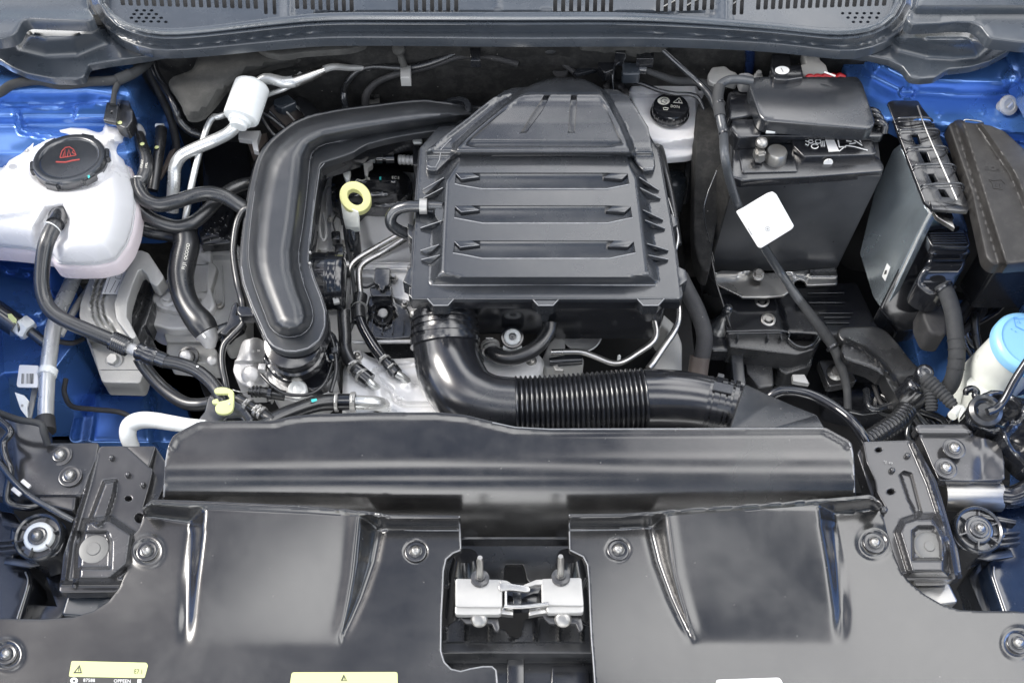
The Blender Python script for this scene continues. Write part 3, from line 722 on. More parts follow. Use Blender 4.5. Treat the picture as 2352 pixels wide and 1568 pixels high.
for x in (470, 1330):
    part('side_cone', lathe([(.034, -.08), (.026, 0), (.018, .03), (.0002, .03)], P(*c('K', (x, 640)), -.09), (0, .5, .8)), PLS, bk)
# latch
lt = thing('bonnet_latch', 'silver double bonnet latch bridging the gap between the radiator covers', 'latch')
for nm, q, q2 in (('left', [(392, 703), (765, 712), (765, 925), (392, 922)], [(388, 925), (755, 928), (755, 985), (390, 985)]), ('right', [(1110, 705), (1428, 695), (1446, 915), (1112, 905)], [(1150, 925), (1446, 915), (1444, 970), (1158, 972)])):
    part('housing', sheet(rc(c('K', q), 3), PL3(c('K', q[0] + (.012,)), c('K', q[1] + (.012,)), c('K', q[2] + (.006,))), skirt=.022, r=.0016), GLS, lt)
    part('lower_flange', sheet(rc(c('K', q2), 4), Z(.002), skirt=.010, r=.0018), GLS, lt)
part('claw', sheet(sm(c('K', [(750, 745), (800, 735), (870, 745), (990, 765), (990, 800), (900, 790), (830, 785), (760, 790)]), 3, True), Z(.014), skirt=.005, r=.001), STE, lt)
part('arm', sheet(sm(c('K', [(760, 712), (810, 718), (850, 745), (800, 750), (765, 735)]), 3, True), Z(.013), skirt=.01, r=.001), GLS, lt)
part('arm', sheet(c('K', [(955, 750), (1060, 708), (1110, 705), (1108, 738), (1050, 740), (980, 762)]), Z(.012), skirt=.01, r=.001), GLS, lt)
part('striker_bar', tube(c('K', [(790, 925, .004), (880, 932, .004), (1000, 925, .004), (1160, 905, .006)]), 5), STE, lt)
part('lower_plate', sheet(c('K', [(755, 940), (800, 935), (860, 950), (860, 995), (760, 985)]), Z(-.004), skirt=.01), STE, lt)
part('lower_plate', sheet(c('K', [(1005, 955), (1150, 925), (1155, 975), (1060, 985), (1000, 1000)]), Z(-.004), skirt=.01), STE, lt)
part('post', tube(c('K', [(805, 800, .01), (805, 925, .005)]), 3.2), STE, lt)
part('inner_body', sheet(c('K', [(765, 790), (1110, 740), (1112, 905), (765, 925)]), Z(-.02), skirt=.03), GLP, lt)
part('pawl', sheet(rc(c('K', [(868, 805), (925, 800), (928, 905), (870, 910)]), 3), Z(-.008), skirt=.01), PLG, lt)
for x in (582, 1281):
    part('lower_bracket', sheet(rc(c('K', [(x - 175, 985), (x + 110, 985), (x + 150, 1030), (x + 165, 1110), (x + 140, 1130), (x + 110, 1060), (x - 110, 1060), (x - 150, 1020)]), 5), Z(-.015), skirt=.006, r=.0015), CAR, lt)
    part('bolt', bolt(*c('K', (x, 1030)), -.013, 20, 'dome', (0, -.5, .8)), ZNC, lt)
for x, y0, y1, b in ((588, 520, 690, 1), (1262, 510, 680, 1)):
    pa = P(*c('K', (x, y1)), .012); pb = Q(*c('K', (x, y0)), pa.y + .010)
    part('stud', wtube([pa, pa.lerp(pb, .85), pb], [.0048, .0048, .0035], seg=12, smooth=False), ZNC, lt)
    part('flange_nut', lathe([(.014, -.002), (.013, .001), (.0080, .002), (.0075, .006), (.0002, .006)], pa, pb - pa, 24), CAR, lt)

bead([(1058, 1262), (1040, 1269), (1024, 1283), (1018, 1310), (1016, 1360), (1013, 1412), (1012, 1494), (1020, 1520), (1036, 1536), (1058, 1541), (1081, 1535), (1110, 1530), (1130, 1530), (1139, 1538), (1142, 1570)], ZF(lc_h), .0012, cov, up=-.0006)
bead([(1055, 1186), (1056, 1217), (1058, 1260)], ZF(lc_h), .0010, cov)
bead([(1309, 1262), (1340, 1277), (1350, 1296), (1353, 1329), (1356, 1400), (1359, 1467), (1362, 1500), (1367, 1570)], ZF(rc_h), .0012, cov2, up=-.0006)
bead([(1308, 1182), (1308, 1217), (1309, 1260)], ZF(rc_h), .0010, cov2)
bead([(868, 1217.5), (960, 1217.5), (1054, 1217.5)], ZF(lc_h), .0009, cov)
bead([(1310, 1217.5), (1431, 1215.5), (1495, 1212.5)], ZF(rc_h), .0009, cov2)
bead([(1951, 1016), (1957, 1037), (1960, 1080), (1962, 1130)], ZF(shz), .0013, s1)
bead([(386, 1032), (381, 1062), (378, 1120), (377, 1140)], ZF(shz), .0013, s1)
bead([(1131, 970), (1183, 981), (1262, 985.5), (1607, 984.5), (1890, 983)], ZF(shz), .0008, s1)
# ================================================================== airbox and intake
ab = thing('air_filter_box', 'large black ribbed air filter box in the middle of the bay', 'air filter box')
flg = [(1010, 290), (966, 340), (963, 385), (958, 457), (951, 577), (945, 681), (948, 684.5), (1559, 684.5), (1562, 680), (1550, 577), (1538, 502), (1525, 427), (1512, 349), (1480, 290)]
pan = [(1040, 330), (1034, 364), (1000, 406), (992, 532), (986, 648), (991, 654), (1508, 654), (1514, 648), (1511, 627), (1493, 487), (1481, 397), (1458, 362), (1450, 330)]
slots3 = [[(x / 3.3333 + 901.6, y / 3.3333 + 156.8) for x, y in q] for q in (
    [(483, 803), (660, 800), (1640, 800), (1800, 805), (1815, 885), (1640, 920), (690, 920), (520, 892), (478, 880)],
    [(478, 1055), (660, 1050), (1640, 1050), (1822, 1058), (1838, 1140), (1640, 1182), (690, 1182), (530, 1152), (473, 1140)],
    [(474, 1325), (660, 1318), (1650, 1318), (1846, 1325), (1862, 1410), (1660, 1452), (690, 1452), (540, 1422), (463, 1410)])]
def abz(X, Y):
    e = sd(pan, X, Y)
    side = np.interp(X, [985, 1020, 1240, 1480, 1515], [1, 1, 1, 1, 1])
    wdt = np.interp(X, [1010, 1060, 1440, 1490], [30, 18, 18, 26])
    t = np.clip(e / wdt, 0, 1)
    z = .062 + .024 * (t * .75 + .25 * ss(t))
    z += .002 * np.sin(np.pi * np.clip((X - 985) / 530, 0, 1))
    for s3 in slots3:
        q = sd(s3, X, Y); ys = [p[1] for p in s3]; y0, y1 = min(ys), max(ys)
        z = z - np.where(q > 0, .018 * np.clip((Y - y0) / (y1 - y0), 0, 1) ** .8 * ss(q / 1.5), 0)
    return z
part('lid', sheet(flg, ZF(abz), 5.2, skirt=.008, r=.0016, feats=slots3 + [inset(s3, 1.6) for s3 in slots3] + [rc(pan, 4, 2), inset(rc(pan, 4, 2), 18), inset(rc(pan, 4, 2), 9)]), PLG, ab)
for q in ([(487, 808), (608, 804), (664, 832), (526, 849)], [(1618, 836), (1672, 806), (1800, 809), (1757, 846)],
          [(480, 1060), (604, 1053), (664, 1086), (526, 1100)], [(1636, 1090), (1690, 1057), (1822, 1060), (1777, 1098)],
          [(475, 1328), (604, 1320), (666, 1353), (518, 1370)], [(1650, 1362), (1702, 1320), (1846, 1326), (1802, 1365)]):
    qq = c('M', q); zc = [float(abz(np.array([p[0]]), np.array([p[1] - 3]))[0]) for p in qq]
    part('facet', sheet(qq, Z(max(zc) + .0008), skirt=.008, r=.0007), PLG, ab)
for s3 in slots3:
    lp_ = [s3[4], s3[5], s3[6], s3[7], s3[8]]
    part('lip', wtube([Vector(ZF(abz)(np.array([p[0]]), np.array([p[1] + 1.6]))[0]) for p in lp_], .0012, smooth=False, seg=8), EDG, ab)  # light bead paints the highlight on the slot lip
fin_l = [[(392, 838), (232, 930), (252, 962)], [(385, 915), (235, 995), (300, 1002)], [(375, 1168), (215, 1222), (310, 1226)], [(355, 1350), (215, 1395), (272, 1430)], [(362, 1430), (220, 1465), (287, 1500)]]
fin_r = [[(1890, 835), (2038, 932), (1960, 892)], [(1895, 915), (2050, 995), (1955, 1002)], [(1920, 1085), (2070, 1158), (1980, 1142)], [(1935, 1163), (2085, 1226), (1990, 1224)], [(1950, 1342), (2110, 1392), (2000, 1387)], [(1962, 1430), (2110, 1463), (2010, 1457)]]
for f in fin_l + fin_r:
    q = c('M', f)
    part('fin', sheet(q, PL3(q[0] + (.083,), q[1] + (.066,), q[2] + (.063,)), skirt=.010, r=.0007), PLG, ab)
tub = [(1010, 300), (963, 345), (954, 457), (947, 577), (941, 676), (946, 684), (1562, 684), (1566, 676), (1553, 577), (1541, 502), (1528, 427), (1516, 349), (1480, 300)]
part('tub_rim', sheet(tub, Z(.052), skirt=.026, r=.002), PLS, ab)
part('tub', sheet(rc([(1010, 330), (980, 640), (1000, 668), (1530, 668), (1540, 640), (1500, 340)], 8), Z(.03), skirt=.125, r=.002), PLS, ab)
part('tub_bulge', sheet(rc([(1275, 600), (1275, 672), (1520, 672), (1525, 600)], 16), Z(.02), skirt=.13, r=.004), PLS, ab)
for x0, x1, st in ((268, 470, 0), (1070, 1275, 1), (1874, 2080, 1)):
    k = .045 * 1 / (x1 - x0)
    a = c('N', [(x0, 440), (x1, 440), (x1, 457), (x1 - 46, 508), (x0 + 45, 508), (x0, 457)])
    T_ = [P(x, y, .061) for x, y in a]; B_ = [Vector((p.x, p.y + .004, p.z - .032)) for p in T_]
    part('tab', hexa(T_, B_, .0009), PLG, ab)
    if st:
        a = c('N', [(x0 + 48, 500), (x1 - 48, 500), (x1 - 62, 540), (x0 + 62, 540)])
        T_ = [P(x, y, .03) for x, y in a]; cc = sum(T_, Vector()) / 4
        B_ = [Vector((cc.x + (p.x - cc.x) * .55, p.y + .006, p.z - .045)) for p in T_]
        part('peg', hexa(T_, B_, .0015), PLG, ab)
for q in ([(85, 322), (120, 240), (160, 205), (150, 360)], [(2170, 205), (2240, 240), (2252, 312), (2190, 358), (2180, 300)]):
    part('tab', sheet(c('N', q), Z(.058), skirt=.03, r=.0012), PLG, ab)
part('tab', sheet(c('M', [(120, 1190), (180, 1215), (180, 1320), (150, 1300), (120, 1270)]), Z(.05), skirt=.05, r=.0012), PLG, ab)
part('tab', sheet(c('M', [(2100, 1085), (2172, 1150), (2176, 1195), (2120, 1230)]), Z(.05), skirt=.04, r=.0012), PLG, ab)
# rear dome
dm = c('M', [(265, 765), (268, 640), (300, 600), (440, 500), (600, 380), (780, 230), (860, 175), (930, 150), (1030, 145), (1100, 110), (1180, 82), (1270, 69), (1370, 69), (1460, 84), (1540, 118), (1610, 158), (1720, 168), (1800, 215), (1850, 290), (1900, 370), (1950, 450), (1980, 600), (2003, 740), (1990, 770), (1930, 778), (1890, 740), (1850, 690), (1820, 672), (450, 674), (400, 715), (335, 776), (275, 772)])
din = c('M', [(455, 672), (480, 590), (620, 460), (800, 310), (960, 190), (1060, 125), (1200, 70), (1330, 60), (1480, 70), (1600, 150), (1660, 240), (1760, 430), (1830, 600), (1850, 672)])
dpan = c('M', [(550, 585), (620, 515), (800, 362), (968, 228), (1100, 208), (1590, 212), (1640, 312), (1765, 580), (1640, 606), (640, 606)])
rib1 = c('M', [(975, 497), (1085, 325), (1160, 208), (1208, 208), (1150, 325), (1025, 497)])
rib2 = c('M', [(1343, 497), (1352, 320), (1366, 208), (1412, 208), (1410, 320), (1395, 497)])
def dmz(X, Y):
    z = si(Y, [176, 182, 195, 215, 240, 300, 325, 335, 345, 352, 360], [.098, .108, .120, .128, .127, .113, .108, .108, .108, .104, .096], 5)
    z = z - .022 * ss(1 - (sd(din, X, Y) + 6) / 14)
    z = z + .003 * np.exp(-(sl_([dm[8], dm[5], dm[3], dm[1]], X, Y) / 4) ** 2)
    q = sd(dpan, X, Y); z = z - np.where(q > 0, .004 * ss(q / 3) * np.clip((Y - 225) / 60, 0.1, 1), 0)
    z = z - np.where((q > 0), .006 * np.clip((Y - 323) / 12, 0, 1) * ss(q / 2), 0)
    for rb in (rib1, rib2): z = z - .006 * ss(sd(rb, X, Y) / 2.2)
    return z
part('rear_dome', sheet(dm, ZF(dmz), 5, skirt=.028, r=.0022, feats=[rib1, rib2, inset(rib1, 2), inset(rib2, 2), dpan, inset(dpan, 3)], lines=rail(din, 7)[:1] + [offs(din, 8), offs(din, -6)]), PLG, ab)
part('nozzle', tube([(976, 473, .075), (1000, 473, .078), (1018, 474, .080)], 11, smooth=False), PLG, ab)
part('nozzle_step', hexa([P(*q, .082) for q in c('O', [(1800, 1085), (1898, 1098), (1880, 1240), (1860, 1290), (1800, 1200)])], [P(*q, .06) for q in c('O', [(1800, 1085), (1898, 1098), (1880, 1240), (1860, 1290), (1800, 1200)])], .002), PLG, ab)
bh = thing('breather_hose', 'short black bent hose plugged into the left side of the air filter box', 'hose')
pth = c('O', [(1715, 1112, .076), (1640, 1112, .076), (1540, 1116, .074), (1450, 1145, .068), (1400, 1205, .058), (1402, 1280, .045), (1480, 1340, .03), (1600, 1385, .015)])
part('hose', tube(pth, 13.5), PLG, bh)
part('clamp', ring(*along(pth, .03), 14.5 * .0008, .012), GLS, bh)

# ------------------------------------------------------------------ intake duct
du = thing('intake_duct', 'big black corrugated intake duct bending from the filter box to the right', 'duct')
zc = -.05
part('elbow', tube([(1020, 716, -.03), (1022, 760, -.04), (1024, 800, zc), (1036, 855, zc), (1068, 905, zc), (1120, 930, zc), (1188, 936, zc)], [70, 74, 75, 77, 76, 72, 69], seg=40, n=8), PLS, du)
bel = [(1181, 936, zc), (1240, 934, zc), (1330, 929, zc), (1420, 922, zc), (1482, 917, zc)]
part('bellows', tube(bel, 66, seg=40, corr=(0.0, 1.0, 27, .0052)), PLS, du)
part('outlet', tube([(1478, 917, zc), (1530, 917, zc), (1590, 922, zc), (1650, 934, zc), (1690, 944, zc)], [70, 70, 67, 63, 62], seg=40), PLS, du)
tp = [(1020, 716, -.03), (1022, 760, -.04), (1024, 800, zc), (1036, 855, zc)]
for t, r in ((.12, 73), (.22, 75), (.33, 76.5), (.44, 77.5), (.50, 77.5)):
    part('rib', ring(*along(tp, t), r * .00073, .006, .0016, 40), PLS, du)
p_, d_ = along(tp, .40)
part('clip', obox(p_ + Vector((-.005, -.045, .036)), (.006, .02, .005), (0, .7, -.6), (0, 0, 1)), PLG, du)
part('clip', wtube([p_ + Vector((-.012, -.052, .035)), p_ + Vector((.006, -.052, .035))], .004, seg=10), GLP, du)
ep = [(1590, 922, zc), (1650, 934, zc), (1690, 944, zc)]
for t, r, w_ in ((.34, 67, .005), (.48, 68, .008), (.62, 68.5, .008), (.76, 68, .005), (.90, 70, .006)):
    part('rib', ring(*along(ep, t), r * .00067, w_, .0016, 40), PLS, du)
p_, d_ = along(ep, .60)
part('clip', obox(p_ + Vector((0, .006, .050)), (.030, .014, .006), d_, (0, -.2, 1)), PLG, du)
part('clip', obox(p_ + Vector((0, .030, .040)), (.010, .012, .010), d_, (0, .6, 1)), PLG, du)
part('clip', obox(p_ + Vector((0, -.025, .043)), (.022, .006, .006), d_, (0, -.6, 1)), PLG, du)

# ------------------------------------------------------------------ charge pipe
cp = thing('charge_pipe', 'black moulded boost pipe curling down the left of the filter box', 'pipe')
po = [(999, 234), (974, 231), (920, 235), (874, 241), (799, 250), (744, 260), (709, 268), (674, 283), (649, 300), (624, 320), (604, 342), (591, 368), (581, 406), (574, 441), (564, 508), (557, 570), (555, 612), (562, 651), (581, 703), (600, 745), (614, 777), (630, 795), (655, 805), (680, 806), (707, 799), (732, 780), (745, 749), (745, 714), (735, 681), (719, 640), (707, 600), (710, 549), (714, 521), (721, 458), (731, 386), (742, 372), (774, 362), (812, 348), (842, 330), (924, 310), (1024, 296), (1060, 291), (1108, 284), (1128, 262), (1108, 246), (1066, 246), (1036, 238)]
pi = [(999, 236), (974, 233), (920, 237), (874, 243), (799, 252), (744, 262), (709, 271), (676, 286), (653, 303), (630, 323), (613, 345), (601, 370), (592, 408), (585, 441), (576, 508), (571, 570), (573, 609), (581, 645), (595, 686), (609, 722), (620, 750), (640, 768), (664, 774), (691, 769), (711, 752), (719, 725), (713, 695), (699, 659), (688, 617), (686, 576), (697, 508), (707, 421), (712, 366), (722, 345), (748, 331), (824, 316), (924, 299), (1024, 284), (1060, 280), (1104, 276), (1120, 262), (1104, 250), (1064, 248), (1034, 240)]
pi2 = inset(pi, 1.5)
def cpz(X, Y):
    q = sd(pi, X, Y); t = np.clip(q / 22, 0, 1)
    z = .030 + .026 * np.sin(np.pi / 2 * t) + .020 * np.sin(np.pi / 2 * np.clip(q / 46, 0, 1))
    lip = sd(po, X, Y)
    z = z - .0015 * np.exp(-(q / 2.5) ** 2)
    return z + .018 * ss((420 - Y) / 160) - .035 * ss((X - 1045) / 60)
piS = sm(pi, 2, True)
part('body', sheet(sm(po, 2, True), ZF(cpz), 4, skirt=.012, r=.0022, feats=[piS, inset(piS, 2.5), inset(piS, 5.5), inset(piS, 10), inset(piS, 16), inset(piS, 22), inset(piS, -2.5)]), PIP, cp, smooth=60)
part('lower_shell', sheet(inset(po, -3), Z(.012), skirt=.035, r=.003), PLS, cp)
part('gusset', sheet(sm(c('O', [(735, 740), (730, 640), (790, 580), (900, 545), (1120, 505), (1130, 525), (1080, 560), (1030, 600), (900, 645), (780, 690)]), 3, True), Z(.030), skirt=.02, r=.0015), PLA, cp)
part('gusset', sheet(c('O', [(735, 745), (1000, 630), (1060, 620), (900, 690), (760, 755)]), Z(.012), skirt=.02, r=.0015), PLA, cp)
part('end_flange', lathe([(.040, -.004), (.041, 0), (.040, .004), (.036, .006), (.030, .004), (.028, -.02)], P(1036, 262, .035), (-.35, .1, .9), 40), PLG, cp)
part('collar', lathe([(.046, -.05), (.046, -.03), (.042, -.028), (.042, -.02), (.045, -.018), (.045, 0), (.03, .004)], P(672, 786, .01), (0, -.12, 1), 40), GLP, cp)
cz = P(755, 646, -.045)
part('resonator', lathe([(.030, -.036), (.049, -.034), (.050, 0), (.051, .004), (.0505, .006), (.050, .010), (.050, .027), (.047, .030), (.0002, .030)], cz, (1, 0, 0), 48), GLP, cp)
for h in (.0, .018): part('rib', ring(cz + Vector((h, 0, 0)), (1, 0, 0), .050, .0018, .0013, 48), PLS, cp)
for k in range(4):
    a = math.radians(20 + k * 28)
    part('rib', obox(cz + Vector((-.012, -math.cos(a) * .0505, math.sin(a) * .0505)), (.024, .0015, .002), (1, 0, 0), (0, -math.cos(a), math.sin(a)), .0003), PLS, cp)
for y in (598, 624): part('clip', lathe([(.003, 0), (.0025, .004), (.0002, .005)], P(c('R', (1305, 120 if y == 598 else 210))[0], c('R', (0, 120 if y == 598 else 210))[1], .03), seg=10), GLS, cp)
# throttle housing under the pipe
th = thing('intake_housing', 'glossy dark housing with round cream plug below the end of the boost pipe', 'housing')
part('housing', sheet(sm(c('R', [(935, 990), (1000, 900), (1060, 860), (1400, 860), (1490, 780), (1525, 900), (1510, 1050), (1440, 1180), (1360, 1240), (1260, 1215), (1160, 1170), (1080, 1170), (990, 1110)]), 3, True), ZF(lambda X, Y: -.070 + .010 * np.sin(X / 11) * np.cos(Y / 9) * .35 + .006 * ss((Y - 860) / 20) * 0), 6, skirt=.07, r=.004), GLP, th)
part('bolted_ear', bolt(*c('R', (1062, 1110)), -.064, 9, 'torx'), GLP, th)
part('bolted_ear', bolt(*c('R', (1380, 920)), -.055, 11, 'cyl'), PLG, th)
part('lower_casting', sheet(sm(c('R', [(955, 1040), (1010, 1130), (1100, 1190), (1240, 1230), (1370, 1230), (1480, 1150), (1500, 1180), (1440, 1260), (1340, 1320), (1150, 1320), (1040, 1270), (980, 1180)]), 3, True), Z(-.090), 9, skirt=.06, r=.005), ALU, th)
part('plug', lathe([(.016, -.01), (.016, .004), (.0145, .007), (.010, .006), (.008, .004), (.005, .006), (.0002, .006)], P(*c('R', (1205, 1258)), -.075), (0, -.45, .9)), WHI, th)
part('clasp', sheet(rc(c('R', [(1148, 945), (1180, 940), (1200, 1030), (1205, 1090), (1150, 1090), (1155, 1030)]), 2), Z(-.035), skirt=.012, r=.0008), PLG, th)
part('steel_band', tube(c('R', [(1360, 1225, -.08), (1440, 1190, -.08), (1500, 1120, -.08), (1540, 1000, -.085)]), 4), STE, th)
al = thing('starter_motor', 'grey cast cylinder beside the throttle housing on the left', 'motor')
part('body', sheet(sm(c('R', [(745, 860), (800, 840), (870, 832), (930, 880), (935, 1020), (945, 1200), (850, 1222), (780, 1215), (715, 1180), (680, 1110), (680, 1060), (715, 950)]), 3, True), ZF(lambda X, Y: -.085 + .020 * ss((855 - Y) / 30) * 0 + .012 * ss(1 - np.abs(X - 575) / 34) - .012 * ss((Y - 828) / 10)), 5, skirt=.05, r=.003), ALU, al)
part('cap', lathe([(.015, -.005), (.015, .006), (.013, .008), (.0002, .008)], P(*c('R', (815, 1135)), -.088), (-.1, -.4, .9)), ALU, al)
part('ear', sheet(c('R', [(880, 1040), (935, 1042), (930, 1085), (875, 1080)]), Z(-.070), skirt=.01, r=.001), ALU, al)
part('stamp', text('0261 86', *c('R', (845, 935)), 8, Z(-.066), 5, .0006), CAS, al)
sn = thing('sensor_connector', 'ribbed black sensor plug with a thin wire lying below the grey cylinder', 'connector')
pth = c('R', [(790, 1270, -.06), (850, 1275, -.062), (900, 1275, -.065), (1000, 1290, -.07), (1100, 1310, -.075)])
part('plug', tube(pth, [8, 9, 12, 13, 12]), RUB, sn)
for x in (830, 860, 890): part('rib', ring(P(*c('R', (x, 1273)), -.062), (1, -.1, 0), .0085, .002), RUB, sn)
part('collar', ring(P(*c('R', (980, 1300)), -.068), (1, -.1, 0), .012, .006, .003), GLP, sn)
part('wire', tube(c('R', [(660, 1258, -.05), (700, 1272, -.05), (750, 1278, -.055), (795, 1272, -.06)]), 2), STE, sn)

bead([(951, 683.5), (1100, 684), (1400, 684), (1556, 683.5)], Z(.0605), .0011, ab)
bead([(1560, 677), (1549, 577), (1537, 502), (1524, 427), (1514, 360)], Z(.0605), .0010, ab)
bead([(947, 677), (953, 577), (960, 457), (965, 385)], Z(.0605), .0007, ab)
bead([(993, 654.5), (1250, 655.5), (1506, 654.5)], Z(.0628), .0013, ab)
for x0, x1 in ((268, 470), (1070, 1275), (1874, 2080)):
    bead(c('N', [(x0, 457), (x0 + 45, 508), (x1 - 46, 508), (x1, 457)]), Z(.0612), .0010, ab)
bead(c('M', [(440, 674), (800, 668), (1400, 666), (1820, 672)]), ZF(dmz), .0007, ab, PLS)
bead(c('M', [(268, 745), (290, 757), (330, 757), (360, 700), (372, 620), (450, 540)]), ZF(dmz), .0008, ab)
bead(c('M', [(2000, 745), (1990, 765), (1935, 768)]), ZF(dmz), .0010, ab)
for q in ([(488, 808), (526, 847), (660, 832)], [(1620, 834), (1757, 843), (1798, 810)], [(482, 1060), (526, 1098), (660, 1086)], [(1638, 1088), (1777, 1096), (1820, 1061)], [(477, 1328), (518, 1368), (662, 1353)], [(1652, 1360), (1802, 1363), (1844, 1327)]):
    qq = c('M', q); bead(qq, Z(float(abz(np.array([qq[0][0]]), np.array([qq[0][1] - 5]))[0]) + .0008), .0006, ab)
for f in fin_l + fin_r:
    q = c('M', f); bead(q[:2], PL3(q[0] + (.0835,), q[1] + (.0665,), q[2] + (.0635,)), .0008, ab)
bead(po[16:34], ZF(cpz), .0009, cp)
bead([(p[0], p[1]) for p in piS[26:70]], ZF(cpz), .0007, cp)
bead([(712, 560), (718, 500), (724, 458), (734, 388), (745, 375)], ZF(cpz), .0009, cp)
# ================================================================== centre engine clutter
en = thing('engine_block', 'grey cast engine block seen between the pipes and the filter box', 'engine')
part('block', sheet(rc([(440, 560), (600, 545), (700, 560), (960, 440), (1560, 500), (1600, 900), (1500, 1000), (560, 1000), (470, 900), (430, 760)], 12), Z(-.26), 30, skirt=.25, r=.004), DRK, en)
part('left_casting', sheet(rc(c('E', [(1330, 365), (1400, 345), (1560, 338), (1600, 380), (1630, 470), (1630, 790), (1560, 870), (1470, 900), (1330, 640), (1300, 500)]), 5), ZF(lambda X, Y: -.135 + .012 * ss((596 - Y) / 12) - .02 * ss((X - 548) / 20)), 7, skirt=.10, r=.004), CAS, en)
part('rounded_cover', sheet(rc(c('E', [(1260, 470), (1330, 420), (1440, 500), (1400, 640), (1340, 760), (1260, 700)]), 8), Z(-.12), skirt=.05, r=.004), CAS, en)
part('head_casting', sheet(rc([(742, 455), (760, 400), (800, 380), (960, 400), (960, 720), (720, 720), (725, 560)], 10), ZF(lambda X, Y: -.135 + .02 * ss(sd([(815, 470), (960, 440), (960, 560), (865, 600), (832, 560)], X, Y) / 22) + .012 * ss((Y - 600) / 10)), 6, skirt=.12, r=.004), LCA, en)
part('white_ledge', sheet(rc(c('F', [(1000, 480), (1300, 470), (1320, 720), (1180, 690), (1060, 560), (990, 560)]), 4), ZF(lambda X, Y: -.105 + .006 * ss((620 - Y) / 6)), 6, skirt=.05, r=.003), LCA, en)
part('hook', sheet(rc(c('O', [(812, 935), (890, 940), (892, 1090), (915, 1200), (905, 1500), (740, 1500), (732, 1230), (760, 1175), (800, 1165), (805, 1080)]), 4), ZF(lambda X, Y: -.115 + .010 * ss(1 - np.abs(X - 762) / 10)), 5, skirt=.03, r=.003), ALU, en)
part('hook_rim', tube(c('O', [(745, 1180, -.10), (738, 1260, -.10), (748, 1380, -.10), (775, 1420, -.10), (800, 1380, -.10), (790, 1240, -.10), (770, 1175, -.10)]), 3.5), ALU, en)
part('bolt', bolt(*c('O', (950, 1465)), -.13, 10, 'hex'), ZNC, en)
for a, b in (((1290, 1000), (1290, 1080)),):
    part('inner_hole', sheet(c('O', disc(690, 1100, 30, 90)), Z(-.12), skirt=.01), DRK, en)
cc_ = thing('cam_cover', 'oval black engine cover with wavy ribs behind the yellow dipstick ring', 'cover')
cco = c('O', [(860, 900), (900, 800), (1000, 765), (1200, 745), (1400, 760), (1520, 810), (1570, 900), (1560, 1010), (1480, 1080), (1300, 1112), (1130, 1100), (950, 1120), (870, 1080)])
part('cover', sheet(sm(cco, 3, True), ZF(lambda X, Y: -.085 + .025 * ss(sd(cco, X, Y) / 26) + .003 * ss(1 - np.abs(Y - 418 + 5 * np.sin((X - 800) / 45)) / 3) + .003 * ss(1 - np.abs(Y - 441 + 4 * np.cos((X - 800) / 40)) / 3)), 5, skirt=.08, r=.004), PLS, cc_)
part('print', text('EC 5', *c('O', (1440, 850)), 9, Z(-.0565), -3), WIN, cc_)
part('print', decal([line_poly(c('O', [(1070, 880), (1090, 862), (1130, 875), (1200, 850)]), 2.4), line_poly(c('O', [(1085, 885), (1140, 868), (1205, 862)]), 1.4)], Z(-.0565)), WIN, cc_)
part('dot', decal([c('O', [(1290, 840), (1307, 840), (1307, 868), (1290, 868)])], Z(-.0565)), TEA, cc_)
vl = thing('vacuum_line', 'black and metal quick-connect line running across behind the dipstick', 'hose')
part('grey_end', tube(c('O', [(945, 720, -.04), (1030, 722, -.04), (1120, 724, -.04)]), [10, 10.5, 10], smooth=False), PLG, vl)
part('ribbed_metal', tube(c('O', [(1120, 690, -.035), (1250, 672, -.035)]), 9, smooth=False, corr=(0, 1, 5, .0015)), ALU, vl)
part('coupling', tube(c('O', [(1262, 670, -.033), (1320, 668, -.033), (1325, 668, -.033), (1350, 668, -.033), (1355, 668, -.033), (1430, 668, -.033)]), [14, 14, 9, 9, 14, 13], smooth=False), GLP, vl)
part('ribbed_metal', tube(c('O', [(1465, 682, -.034), (1612, 688, -.034)]), 10, smooth=False, corr=(0, 1, 4, .0015)), ALU, vl)
part('upright', sheet(rc(c('O', [(1602, 520), (1680, 520), (1680, 730), (1605, 730)]), 2), Z(.0), skirt=.05, r=.0012), PLS, vl)
part('white_tip', sheet(rc(c('O', [(1602, 498), (1680, 495), (1676, 522), (1604, 522)]), 2), Z(.004), skirt=.01, r=.001), WHI, vl)
part('clip', sheet(c('O', [(1195, 580), (1328, 562), (1325, 605), (1270, 610), (1255, 640), (1215, 632)]), Z(-.02), skirt=.01, r=.0008), WHI, vl)
part('clip', sheet(c('O', [(1450, 542), (1542, 528), (1490, 570)]), Z(-.02), skirt=.01, r=.0008), WHI, vl)
part('clip', sheet(c('O', [(955, 790), (1022, 788), (1012, 825), (1008, 860), (985, 862), (968, 835)]), Z(-.045), skirt=.01, r=.0008), WHI, vl)
part('clip', sheet(c('O', [(1145, 715), (1225, 712), (1220, 735), (1185, 755), (1175, 832), (1158, 820), (1150, 750)]), Z(-.025), skirt=.01, r=.0008), GLS, vl)
ds = thing('dipstick', 'yellow ring dipstick handle on a grey tube', 'dipstick')
o1 = [(816 + 36 * math.cos(a) * math.cos(.7) - 31 * math.sin(a) * math.sin(.7), 452 + 36 * math.cos(a) * math.sin(.7) + 31 * math.sin(a) * math.cos(.7)) for a in [2 * math.pi * k / 32 for k in range(32)]]
o2 = [(816 + 23 * math.cos(a) * math.cos(.8) - 18 * math.sin(a) * math.sin(.8), 453 + 23 * math.cos(a) * math.sin(.8) + 18 * math.sin(a) * math.cos(.8)) for a in [2 * math.pi * k / 24 for k in range(24)]]
part('ring', sheet(o1, PL3((816, 420, .02), (780, 470, .0), (850, 470, .0)), 6, skirt=.008, r=.002, holes=[o2]), YEL, ds)
